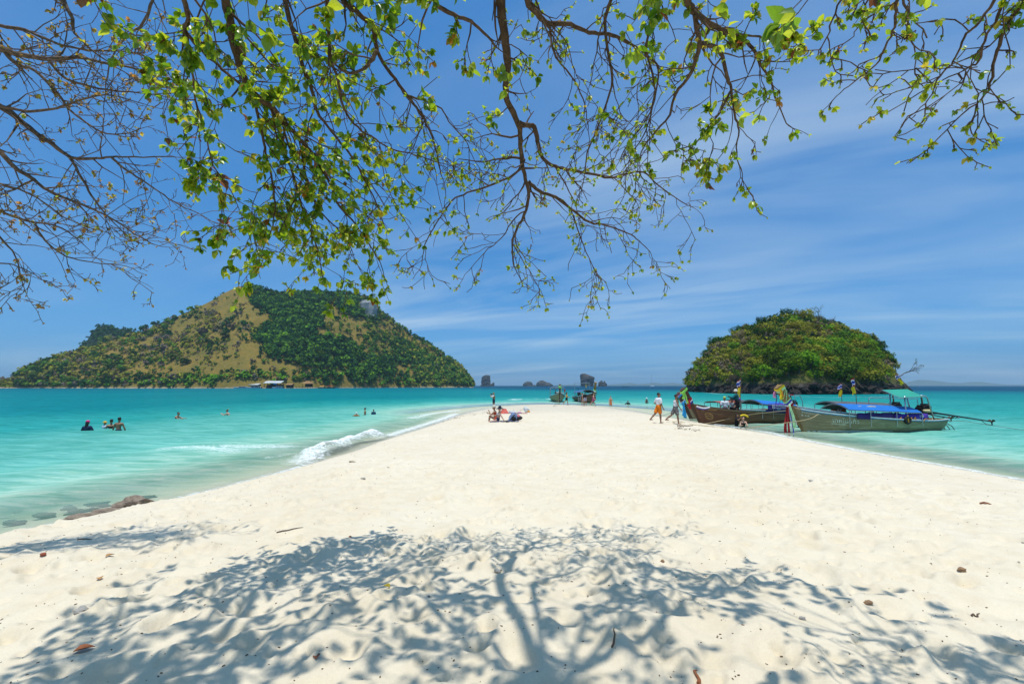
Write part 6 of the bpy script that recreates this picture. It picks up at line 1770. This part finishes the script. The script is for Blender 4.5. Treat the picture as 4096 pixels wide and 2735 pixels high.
# people at the tip
def far(px, py, rz, label, sink=0.0, **kw):
    p_ = on(px, py, 0); z = ground(p_.x, p_.y)
    return person((p_.x, p_.y, 0), rz, label, res=.034, zoff=max(z, -.45) if not sink else -sink, **kw)
PAT = cloth((.55, .12, .30), None, (.30, .06, .12)); REDP = cloth((.55, .06, .08), None, (.55, .30, .06))
far(2267, 1622, -PI / 2, 'woman in yellow top and black shorts walking past the bow', h=1.66, legs=((-28, 14), (12, 4)), arms=((10, 8, 60), (20, 8, 70)), hair='long', top='tank', topc=cloth((.68, .48, .05)), bottom='trunks', botc=BLACK, female=True, group='bathers at the spit tip')
far(2331, 1622, -PI / 2 - .6, 'woman in dark swimsuit beside the man in black shirt', h=1.66, legs=((4, 0), (-6, 4)), arms=((30, 20, 60), (10, 10, 20)), hair='long', top='swimsuit', topc=BLACK, female=True, skin=2, group='bathers at the spit tip')
far(2341, 1624, .1, 'man in black T-shirt and striped trunks seen from behind', h=1.72, legs=((4, 4), (-4, 2)), arms=((20, 12, 60), (16, 12, 50)), top='tee', topc=BLACK, bottom='trunks', botc=cloth((.04, .07, .22), None, (.60, .58, .58)), group='bathers at the spit tip')
far(2374, 1624, -PI / 2 - .3, 'woman in pink patterned swimsuit stepping off by the ladder boat', h=1.66, legs=((-32, 10), (18, 4)), arms=((12, 12, 40), (12, 12, 30)), hair='long', top='swimsuit', topc=PAT, bottom='trunks', botc=PAT, female=True, skin=2, group='bathers at the spit tip')
far(2443, 1622, PI + .2, 'woman in red patterned dress wading ashore', sink=.42, h=1.64, legs=((8, 4), (-8, 8)), arms=((8, 22, 14), (6, 20, 12)), hair='bun', top='dress', topc=REDP, female=True, skin=2, group='bathers at the spit tip')
def stick(o, hands, off, chest, ax2):
    m2 = MB(); p_ = Vector(hands[1][0] + off); m2.tube([p_, p_ + Vector((.55, .05, .38))], .012, 5); m2.box(p_ + Vector((.57, .05, .40)), (.09, .05, .07)); m2.build('selfie_stick', RUBBER, o)
far(2512, 1617, PI, 'swimmer in black hooded top holding a selfie stick', sink=1.16, h=1.66, arms=((20, 20, 40), (46, 50, 20)), hair='long', top='long', topc=BLACK, extra=stick, group='bathers off the right shore')
far(2587, 1613, PI, 'woman in white cap and grey top standing waist deep', sink=.86, h=1.64, arms=((6, 10, 14), (8, 10, 16)), hair='long', top='tank', topc=cloth((.10, .10, .09)), hat='bucket', hatc=WHITE, female=True, group='bathers off the right shore')
# bathers on the left
def bather(px, py, rz, label, head_z, **kw):
    p_ = on(px, py, 0); hgt = kw.pop('h', 1.7)
    return person((p_.x, p_.y, 0), rz, label, res=.03, h=hgt, zoff=head_z - hgt * .98, group='bathers in the turquoise shallows', **kw)
bather(347, 1724, .2, 'bather in pink swim cap and navy top', .52, top='tee', topc=NAVY, bottom='shorts', botc=NAVY, hat='swimcap', hatc=cloth((.72, .03, .20)), hair='long', female=True, arms=((12, 24, 20), (12, 24, 20)))
bather(417, 1716, -.4, 'child in yellow sun hat and pale top', .40, h=1.3, top='tee', topc=cloth((.55, .62, .72)), bottom='shorts', botc=NAVY, hat='brim', hatc=cloth((.62, .40, .06)), hair='short')
bather(443, 1716, .5, 'bare shouldered bather between the yellow hat and the tall man', .52, hair='bun', top='bikini', topc=BLACK, female=True, arms=((20, 30, 30), (20, 30, 30)))
bather(474, 1720, .15, 'tall bare backed man seen from behind in the shallows', .68, h=1.74, bottom='trunks', botc=NAVY, skin=1, arms=((4, 20, 10), (4, 20, 10)))
bather(698, 1674, -PI / 2, 'bare chested man leaning forward in the water holding a small item', .50, lean=28, bottom='trunks', botc=NAVY, arms=((60, 8, 30), (60, 8, 30)))
def snork(o, hands, off, chest, ax2):
    c_ = Vector(chest + off) + Vector((0, .12, .34)); m2 = MB(); m2.box(c_, (.15, .04, .07)); m2.build('diving_mask', P_BLUE, o); m2 = MB(); m2.tube([c_ + Vector((.09, -.02, -.08)), c_ + Vector((.11, -.06, .06)), c_ + Vector((.12, -.1, .2))], .016, 6); m2.build('snorkel', C_YEL, o)
bather(919, 1659, PI / 2, 'snorkeller with blue mask and yellow tube looking at something in hand', .46, lean=24, bottom='trunks', botc=PAT, hair='brown', skin=2, arms=((60, 8, 60), (60, 8, 50)), extra=snork)
def floats(o, hands, off, chest, ax2):
    for s_ in (-1, 1):
        m2 = MB(); c_ = Vector(chest + off) + Vector((s_ * .24, .02, -.02)); m2.lathe(c_, [(.05, -.08), (.1, -.06), (.1, .06), (.05, .08)], 10, rot=Matrix.Rotation(R(70), 3, 'Y')); m2.build('arm_float', C_ORANGE, o, True)
bather(1425, 1663, .3, 'toddler in white hat with orange arm floats', .26, h=1.0, hat='bucket', hatc=WHITE, top='tee', topc=cloth((.5, .2, .1)), bottom='trunks', botc=NAVY, arms=((10, 60, 10), (10, 60, 10)), extra=floats)
bather(1460, 1658, PI / 2 + .4, 'bare chested boy beside the toddler with arm floats', .56, h=1.5, bottom='trunks', botc=NAVY)
bather(1494, 1658, .1, 'child in dark blue rash top nearest the surf', .42, h=1.25, top='tee', topc=cloth((.02, .06, .12)), bottom='trunks', botc=NAVY, hair='brown')

# ------------------------------------------------------------------ things on the sand
shore_rock = rock_mat('shore_rock', (.48, .38, .28), (.33, .26, .20), (.15, .12, .10), 3.5, .06)
wet_rock = rock_mat('sunken_rock', (.06, .075, .075), (.035, .045, .05), (.10, .11, .10), 2.5, .05)
def rock(px, py, size, label, seed, z=0.0, mat=None, amp=.55, rz=0.0, group=None, sink=.3):
    p_ = on(px, py, z); me_ = boulder_mesh(seed, mat or shore_rock, 3, amp, .8)
    o = link('rock', me_); o.location = (p_.x, p_.y, z + size[2] * .25); o.scale = tuple(v * 1.05 for v in size); o.rotation_euler = (0, 0, rz); tag(o, label, 'rock', group); return o
rock(335, 2088, (.30, .22, .17), 'tan rounded boulder at the end of the shore rocks', 601, .05, None, .5, .2)
rock(290, 2104, (.22, .16, .10), 'darker low rock in front of the tan boulder', 602, .02, None, .9, .5)
rock(430, 2062, (.42, .24, .10), 'long flat wet rock in the middle of the shore rocks', 603, .03, None, .8, .25)
rock(520, 2035, (.34, .26, .20), 'highest ridged rock of the shore rocks', 604, .05, None, .9, .1)
rock(565, 2045, (.32, .2, .10), 'grey brown rock tapering towards the beach', 605, .04, None, .9, -.1)
rock(485, 2070, (.24, .15, .09), 'small brown rock at the sand edge of the shore rocks', 606, .04, None, .7, .2)
for i, (x, y, s_) in enumerate(((175, 2030, .42), (310, 2018, .40), (280, 2001, .26), (395, 1987, .48), (60, 2058, .34), (20, 1998, .3), (600, 1960, .3), (525, 1985, .18), (370, 2010, .3), (75, 2010, .2))):
    p_ = on(x, y, 0); o = link('sunken_rock', boulder_mesh(620 + i, wet_rock, 3, .9, .5)); o.location = (p_.x, p_.y, -.17); o.scale = (s_ * .55, s_ * .30, .12); o.rotation_euler = (0, 0, .2)
    lab = ['dark sunken rock straight out from the tan boulder', 'sunken rock behind the long flat shore rock', 'smallish sunken rock with pale ring of water', 'largest dark sunken patch beyond the shore rocks', 'sunken rock nearest the surf line', 'sunken rock at the picture edge', 'faint sunken rock close under the beach', 'tiny sunken rock in front of the highest shore rock', 'sunken rock beside the one with the pale ring', 'small sunken rock out from the edge rock'][i]
    tag(o, lab, 'rock', 'sunken rocks in the shallows')
CORAL = M('coral_stone', (.50, .47, .42), .9, .4, 30, .02); TERRA = M('terracotta_stone', (.34, .10, .05), .8, .4, 20, .01); STONE = M('tan_stone', (.36, .22, .12), .85, .4, 20, .01)
DRIFT = M('driftwood', (.13, .085, .055), .9, .4, 20, .01); DEAD = M('dead_leaf', (.26, .085, .03), .7, .4, 12); DEADO = M('dead_leaf_pale', (.42, .22, .08), .7, .4, 12)
def spot(px, py): 
    p_ = gl(px, py); return Vector((p_.x, p_.y, ground(p_.x, p_.y)))
for i, (x, y, s_, m_, lab) in enumerate(((168, 2256, .045, TERRA, 'red brown stone near the dappled shade edge'), (3472, 2408, .042, STONE, 'rounded tan stone on the bright sand'), (3848, 2287, .05, STONE, 'brown husk lying on the bright sand'),
                                   (3210, 2476, .03, CORAL, 'small pinkish coral chip below the tan stone'), (1452, 1918, .07, CORAL, 'grey coral lump below the breaking wave'), (3244, 1926, .06, CORAL, 'pale shell fragment on the far bright sand'),
                                   (322, 2454, .07, CORAL, 'flat grey stone half sunk in the shaded sand'), (1400, 2147, .025, TERRA, 'tiny dark stone on the bright sand beyond the shade'), (1990, 2283, .05, CORAL, 'grey coral chunk in the dappled shade'), (2650, 2228, .03, STONE, 'tan pebble on the smooth middle sand'))):
    o = link('stone', boulder_mesh(650 + i, m_, 3, .7, .8)); p_ = spot(x, y); o.location = p_ + Vector((0, 0, s_ * .25)); o.scale = (s_ * .7, s_ * .6, s_ * .5); tag(o, lab, 'stone')
def twig(px, py, L_, rz, label, r_=.006, mat=DRIFT):
    p_ = spot(px, py); g_ = random.Random(int(px)); P = []
    for k in range(6):
        x, y = p_.x + (k / 5 - .5) * L_ * math.cos(rz) + g_.uniform(-.01, .01), p_.y + (k / 5 - .5) * L_ * math.sin(rz) + g_.uniform(-.01, .01)
        P.append(Vector((x, y, ground(x, y) + r_ * 1.3)))
    m2 = MB(); m2.tube(P, [r_, r_ * 1.2, r_, r_ * .9, r_ * .7, r_ * .4], 5); o = m2.build('twig', mat); tag(o, label, 'twig')
twig(1160, 2136, .30, .5, 'thin curved twig on the bright sand beyond the shade'); twig(340, 2158, .22, -.2, 'dark twig just up the beach from the shore rocks', .007)
twig(2790, 2716, .12, 1.4, 'short reddish stick at the bottom of the picture', .010, DEAD); twig(3960, 2025, .22, -.5, 'reddish stick far up the right hand sand', .012, DEAD)
twig(2455, 2545, .16, 1.2, 'thin dark twig in the dappled shade', .006); twig(1410, 1848, .30, -.6, 'dark stick below the breaking wave', .014); twig(1540, 1870, .3, .5, 'smaller dark stick right of the stick below the wave', .012)
twig(2740, 1705, .9, .02, 'dark driftwood stick by the mooring rope end', .03); twig(3900, 2460, .2, .6, 'thin twig on the bright right hand sand', .006); twig(2390, 2130, .12, .9, 'tiny twig on the middle sand', .005)
def dead_leaf(px, py, L_, rz, mat, label):
    p_ = spot(px, py); V_ = LSH[2][0] * L_; me_ = mesh('fallen_leaf', V_, LSH[2][1], mat, True); o = link('fallen_leaf', me_); o.location = p_ + Vector((0, 0, .012)); o.rotation_euler = (.10, -.08, rz); tag(o, label, 'leaf')
dead_leaf(290, 2615, .11, -.9, DEAD, 'large red brown fallen leaf in the shade'); dead_leaf(420, 2242, .085, -.4, DEADO, 'pale orange fallen leaf at the shade edge'); dead_leaf(400, 2320, .07, .8, DEADO, 'curled yellow brown leaf below the pale orange one')
dead_leaf(1265, 2624, .06, .3, DEAD, 'small dark red leaf in the dappled shade'); dead_leaf(1560, 2355, .07, 1.2, LEAF[3], 'small yellow leaf in the dappled shade')
# fine litter
g = np.random.default_rng(17); mb = MB()
cnt = 0
while cnt < 1500:
    Yd = 2.4 * math.exp(g.uniform(0, 2.9)); xx = g.uniform(-1.1, 1.1) * Yd
    if abs(xx) > 26 or Yd > 44: continue
    dsh = float(poly_sd(np.array([xx]), np.array([Yd]), SHORE)[0])
    if dsh < .5: continue
    s_ = g.uniform(.0025, .0065) * (1 + Yd * .07)
    mb.box((xx, Yd, ground(xx, Yd) + s_ * .3) if cnt < 700 else (xx, Yd, ground(xx, Yd) + s_ * .3), (s_ * g.uniform(.8, 2.8), s_, s_ * .6), Euler((g.uniform(-.3, .3), 0, g.uniform(0, 3.1))).to_matrix()); cnt += 1
# wrack line along the left of the tip and the right shore
for (a, b, n_) in (((1840, 1665), (2010, 1640), 90), ((1640, 1712), (1840, 1668), 70), ((2030, 1648), (2130, 1636), 50), ((2700, 1712), (2800, 1722), 60)):
    for _ in range(n_):
        f = g.random(); p_ = spot(a[0] + (b[0] - a[0]) * f, a[1] + (b[1] - a[1]) * f + g.normal() * 2.5); s_ = g.uniform(.015, .045)
        mb.box(p_ + Vector((0, 0, .008)), (s_ * 2, s_, s_ * .5), Euler((0, 0, g.uniform(0, 3.1))).to_matrix())
tag(mb.build('beach_litter', DRIFT), 'dark specks of leaf litter and wrack strewn over the sand', 'litter', kind='stuff')
# sunbathers' belongings
def mat_(px0, px1, py, w, mats, name, label, cat):
    a, b = spot(px0, py), spot(px1, py); m2 = MB(); rows = []
    for j in range(5):
        rows.append([Vector((a.x + (b.x - a.x) * i / 12, a.y + (j / 4 - .5) * w, ground(a.x + (b.x - a.x) * i / 12, a.y + (j / 4 - .5) * w) + .03)) for i in range(13)])
    m2.sheet(rows, .015); o = m2.build(name, mats, None, True); tag(o, label, cat); return o
mat_(1960, 2075, 1689, .8, cloth((.10, .10, .14), None, (.34, .30, .36)), 'beach_mat', 'dark patterned mat under the sitting women and backpack', 'mat')
mat_(2020, 2110, 1654, 1.0, cloth((.55, .16, .05), None, (.50, .40, .50)), 'beach_sarong', 'long orange striped sarong spread behind the sunbathers', 'sarong')
p_ = spot(2050, 1686); o = empty('backpack', p_ + Vector((0, 0, .02)), .3); tag(o, 'blue and black patterned backpack lying beside the sitting women', 'backpack')
bm_ = link('bag_body', boulder_mesh(691, cloth((.035, .05, .16), None, (.30, .42, .60)), 3, .5, 1.0), o); bm_.scale = (.34, .22, .22); bm_.rotation_euler = (0, R(-38), 0); bm_.location = (0, 0, .21)
m2 = MB(); m2.tube([(-.2, -.16, .1), (-.05, -.24, .3), (.12, -.2, .42)], .03, 6); m2.tube([(-.25, 0, .06), (-.42, -.05, .03), (-.55, -.05, .02)], .025, 5); m2.build('strap', RUBBER, o); m2 = MB(); m2.ball((.02, -.2, .16), (.16, .06, .12), 10, 6); m2.build('front_pocket', RUBBER, o, True)
p_ = spot(2063, 1684); o = empty('holdall', p_ + Vector((.1, .2, .02)), 0); tag(o, 'pink topped dark bag right behind the patterned backpack', 'bag')
bm_ = link('bag_body', boulder_mesh(692, cloth((.05, .045, .045)), 3, .5, 1.0), o); bm_.scale = (.28, .18, .16); bm_.location = (0, 0, .14); m2 = MB(); m2.ball((.0, 0, .25), (.2, .15, .12), 12, 8); m2.build('bag_top', cloth((.62, .16, .20)), o, True); m2 = MB(); m2.tube([(-.15, 0, .3), (0, 0, .42), (.15, 0, .3)], .018, 5); m2.build('handle', RUBBER, o)
p_ = spot(2016, 1654); m2 = MB(); m2.add([(-.42, -.3, 0), (.45, -.3, 0), (.4, .3, 0), (-.35, .3, 0), (-.1, -.12, .42), (.18, -.05, .40), (.1, .15, .36), (-.2, .12, .3)], [(0, 1, 5, 4), (1, 2, 6, 5), (2, 3, 7, 6), (3, 0, 4, 7), (4, 5, 6, 7)])
o = m2.build('draped_towel', cloth((.62, .14, .11))); o.location = p_ + Vector((0, 0, .02)); tag(o, 'salmon red towel heaped up behind the navy hat', 'towel')
p_ = spot(2050, 1654); o = link('clothes_bundle', boulder_mesh(693, cloth((.34, .38, .52), None, (.6, .6, .62)), 3, 1.2, .8)); o.scale = (.32, .22, .17); o.location = p_ + Vector((0, 0, .1)); tag(o, 'pale blue bundle of clothes on the orange sarong', 'clothes')
p_ = spot(2078, 1654); m2 = MB(); m2.ball((0, 0, .06), (.2, .15, .1), 10, 6); o = m2.build('clothes_bundle', cloth((.45, .08, .12), None, (.5, .45, .6)), None, True); o.location = p_; tag(o, 'small red and lilac bundle on the sarong', 'clothes')
p_ = spot(2106, 1650); o = empty('carrier_bag', p_, 0); tag(o, 'crumpled pale plastic carrier bag at the end of the sarong', 'bag'); me_ = boulder_mesh(690, M('thin_plastic', (.62, .66, .66), .35, .2, 9), 3, .8, 1.0)
b_ = link('bag_body', me_, o); b_.scale = (.24, .2, .28); b_.location = (0, 0, .24); m2 = MB(); m2.ball((.18, -.12, .1), (.14, .1, .1), 8, 6); m2.build('bag_contents', C_ORANGE, o, True)
p_ = on(3540, 1822, 0)

# ------------------------------------------------------------------ boats and buildings far off
GEL = M('gelcoat_white', (.74, .76, .78), .3, .08, 1); GLASS = M('tinted_glass', (.03, .05, .06), .15, .2, 1, 0, .6)
def speedboat(px, py, Y, L_, label, rz=0.0):
    p_ = at(px, py, Y); o = empty('speedboat', (p_.x, p_.y, 0), rz); tag(o, label, 'speedboat', 'speedboats on the island beach')
    def sec(x): f = x / L_; return (min(1, (1 - abs(f)) * 4 + (0 if f > 0 else .0)) if f > -.8 else 1)
    rows = []
    for z, k in ((-.3, .55), (.35, .85), (1.0, 1.0)):
        rows.append([Vector((L_ * (-.5 + i / 12) - (.5 * z if i == 0 else 0), -1.4 * k * min(1, .08 + i / 4), z + (.35 * (1 - i / 4) if i < 4 else 0))) for i in range(13)])
    m2 = MB(); m2.sheet(rows); m2.sheet([[Vector((v.x, -v.y, v.z)) for v in r_][::-1] for r_ in rows]); m2.sheet([rows[2], [Vector((v.x, -v.y, v.z)) for v in rows[2]]]); e = [r_[12] for r_ in rows]; m2.add(e + [Vector((v.x, -v.y, v.z)) for v in e[::-1]], [(0, 1, 2, 3, 4, 5)])
    m2.build('hull', GEL, o)
    m2 = MB(); m2.sheet([[Vector((v.x, v.y - .05, .62)) for v in rows[1]], [Vector((v.x, v.y - .06, .82)) for v in rows[2]]]); m2.build('hull_stripe', P_BLUE, o)
    m2 = MB(); m2.box((L_ * .1, 0, 1.3), (L_ * .5, 2.2, .6), None, .9); m2.build('cabin', GLASS, o)
    m2 = MB(); m2.box((L_ * .12, 0, 1.95), (L_ * .55, 2.4, .12)); m2.build('roof', GEL, o)
    for x in (-.12, .1, .34):
        m2 = MB(); m2.box((L_ * x, -1.12, 1.55), (.15, .08, .75)); m2.build('roof_post', GEL, o)
    for y in (-.6, .0, .6):
        m2 = MB(); m2.box((L_ * .52, y, .8), (.45, .38, .9), None, .8); m2.build('outboard_motor', RUBBER, o)
speedboat(965, 1552, 398, 12.5, 'white speedboat furthest along the island beach', .03); speedboat(1015, 1553, 396, 13.5, 'larger white speedboat lying against its neighbour', -.02); speedboat(1112, 1552, 402, 10, 'smaller white speedboat in front of the tin roofed shed')
def small_boat(px, py, Y, L_, m_, label, name='dinghy', cat='boat', canopy=None):
    p_ = at(px, py, Y); o = empty(name, (p_.x, p_.y, 0), 0); tag(o, label, cat)
    rows = [[Vector((L_ * (-.5 + i / 10), -L_ * .11 * k * math.sin(math.pi * (.06 + .8 * i / 10)), z + .12 * L_ * max(0, .3 - i / 10))) for i in range(11)] for z, k in ((-.2, .4), (.3, .8), (.8, 1))]
    m2 = MB(); m2.sheet(rows); m2.sheet([[Vector((v.x, -v.y, v.z)) for v in r_][::-1] for r_ in rows]); m2.sheet([rows[2], [Vector((v.x, -v.y, v.z)) for v in rows[2]]]); m2.build('hull', m_, o)
    if canopy:
        m2 = MB(); m2.sheet([[(-L_ * .2, -.9, 2.1), (L_ * .3, -.9, 2.0)], [(-L_ * .2, 0, 2.4), (L_ * .3, 0, 2.3)], [(-L_ * .2, .9, 2.1), (L_ * .3, .9, 2.0)]], .06); m2.build('canopy', canopy, o)
        for x in (-.18, .05, .28): m2 = MB(); m2.tube([(L_ * x, -.85, .6), (L_ * x, -.85, 2.1)], .05, 5); m2.build('post', RUST, o)
    return o
small_boat(1288, 1551, 425, 8, HULL_TAN, 'small boat with orange canopy by the island rocks', 'canopied_boat', 'boat', C_ORANGE); small_boat(1318, 1550, 430, 11, HULL_BROWN, 'boat with long red canopy by the island rocks', 'canopied_boat', 'boat', C_RED)
o = small_boat(2503, 1545, 900, 14, HULL_BROWN, 'dark open boat speeding along on the horizon', 'motor_boat'); p_ = at(2510, 1545, 895)
o = small_boat(2736, 1542.5, 1300, 12, GEL, 'tiny white boat on the horizon beside the small island', 'motor_boat')
p_ = at(2609, 1545, 1000); o = empty('sailing_yacht', (p_.x, p_.y, 0), .4); tag(o, 'white sailing yacht with bare mast on the horizon', 'yacht')
rows = [[Vector((12 * (-.5 + i / 10), -1.9 * k * math.sin(math.pi * (.05 + .85 * i / 10)), z)) for i in range(11)] for z, k in ((-.5, .4), (.5, .9), (1.5, 1))]
m2 = MB(); m2.sheet(rows); m2.sheet([[Vector((v.x, -v.y, v.z)) for v in r_][::-1] for r_ in rows]); m2.sheet([rows[2], [Vector((v.x, -v.y, v.z)) for v in rows[2]]]); m2.build('hull', GEL, o)
m2 = MB(); m2.box((.5, 0, 2.0), (4.5, 2, .9), None, .8); m2.build('cabin', GEL, o); m2 = MB(); m2.tube([(-1, 0, 1.5), (-1, 0, 27)], [.22, .14], 6); m2.build('mast', STEEL, o); m2 = MB(); m2.tube([(-1, 0, 3.2), (4.6, 0, 3.0)], .18, 6); m2.build('boom', STEEL, o); m2 = MB(); m2.tube([(-5.8, 0, 1.5), (-1, 0, 26)], .05, 4); m2.build('forestay', STEEL, o)
# beach buildings on the big island
TIN = M('tin_roof', (.52, .55, .56), .5, .25, .6); THATCH = M('thatch', (.30, .17, .07), .95, .3, 2.5, .1); TIMBER = M('dark_timber', (.06, .04, .028), .9, .3, 2)
def bld(name, px, py, Y, label):
    p_ = at(px, py, Y); o = empty(name, (p_.x, p_.y, .6), 0); tag(o, label, 'building'); return o
o = bld('open_shed', 1096, 1540, 412, 'long open shed with pale tin roof behind the beach')
m2 = MB()
for i in range(16): x = -8 + i; m2.sheet([[(x - .5, -3, 4.2), (x + .5, -3, 4.2 + .05 * (i % 2))], [(x - .3, 3, 6.2), (x + .7, 3, 6.2)]], .1)
m2.build('roof', TIN, o)
for x in (-7.5, -4.5, -1.5, 1.5, 4.5, 7.5):
    for y in (-2.6, 2.6): m2 = MB(); m2.tube([(x, y, -1), (x, y, 4.4 + (y + 2.6) * .33)], .14, 6); m2.build('post', TIMBER, o)
m2 = MB(); m2.box((0, 3, 1.4), (15, .2, 3)); m2.build('back_wall', TIMBER, o); m2 = MB(); m2.box((2.5, -2.9, 3.4), (3, .1, .9)); m2.build('blue_awning', P_BLUE, o)
o = bld('low_shed', 1008, 1541, 412, 'low grey roofed shed half hidden by shore trees'); m2 = MB(); m2.sheet([[(-7, -3, 2.6), (7, -3, 2.6)], [(-7, 2, 3.9), (7, 2, 3.9)]], .12); m2.build('roof', TIN, o); m2 = MB(); m2.box((0, 1.5, 1), (13, .2, 3)); m2.build('wall', TIMBER, o)
for x in (-6, -2, 2, 6): m2 = MB(); m2.tube([(x, -2.7, -1), (x, -2.7, 2.6)], .13, 6); m2.build('post', TIMBER, o)
o = bld('pavilion', 1231, 1540, 418, 'raised wooden pavilion with brown hipped roof at the water edge')
m2 = MB(); b_ = [(-4.2, -3.2, 3.7), (4.2, -3.2, 3.7), (4.2, 3.2, 3.7), (-4.2, 3.2, 3.7), (-1.6, 0, 6.2), (1.6, 0, 6.2)]; m2.add(b_, [(0, 1, 5, 4), (1, 2, 5), (2, 3, 4, 5), (3, 0, 4), (3, 2, 1, 0)]); m2.build('roof', THATCH, o)
for x in (-3.4, -1.2, 1.2, 3.4):
    for y in (-2.5, 2.5): m2 = MB(); m2.tube([(x, y, -1.2), (x, y, 3.8)], .13, 6); m2.build('post', TIMBER, o)
m2 = MB(); m2.box((0, 0, .7), (7.6, 5.8, .22)); m2.build('deck', TIMBER, o); m2 = MB(); m2.tube([(-3.6, -2.8, 1.7), (3.6, -2.8, 1.7)], .09, 5); m2.build('railing', TIMBER, o); m2 = MB(); m2.box((0, 2.4, 2.2), (7, .15, 2.9)); m2.build('back_wall', TIMBER, o)
o = bld('jetty', 1187, 1546, 410, 'low dark timber jetty beside the pavilion'); m2 = MB(); m2.box((0, 0, .5), (11, 2, .2)); m2.build('deck', TIMBER, o)
for x in (-5, -2.5, 0, 2.5, 5): m2 = MB(); m2.tube([(x, -.9, -1.6), (x, -.9, 1.6)], .1, 5); m2.build('post', TIMBER, o)
o = bld('hut', 1160, 1541, 416, 'small hut with patched roof between shed and pavilion'); m2 = MB(); m2.sheet([[(-3, -2.4, 2.6), (3, -2.4, 2.6)], [(-3, 0, 3.9), (3, 0, 3.9)], [(-3, 2.4, 2.6), (3, 2.4, 2.6)]], .12); m2.build('roof', THATCH, o); m2 = MB(); m2.box((0, 0, 1.1), (5, 3.6, 2.9)); m2.build('wall', TIMBER, o)
p1_ = at(1058, 1549, 404); person((p1_.x, p1_.y, .9), PI, 'tiny person in dark clothes on the island beach beside the speedboats', 1.72, top='tee', topc=NAVY, bottom='shorts', botc=BLACK, res=.05)
p1_ = at(1060, 1545, 407); person((p1_.x + 1.2, p1_.y, .9), PI, 'tiny person in red shirt on the island beach beside the speedboats', 1.75, top='tee', topc=cloth((.6, .05, .05)), bottom='shorts', botc=NAVY, res=.05)
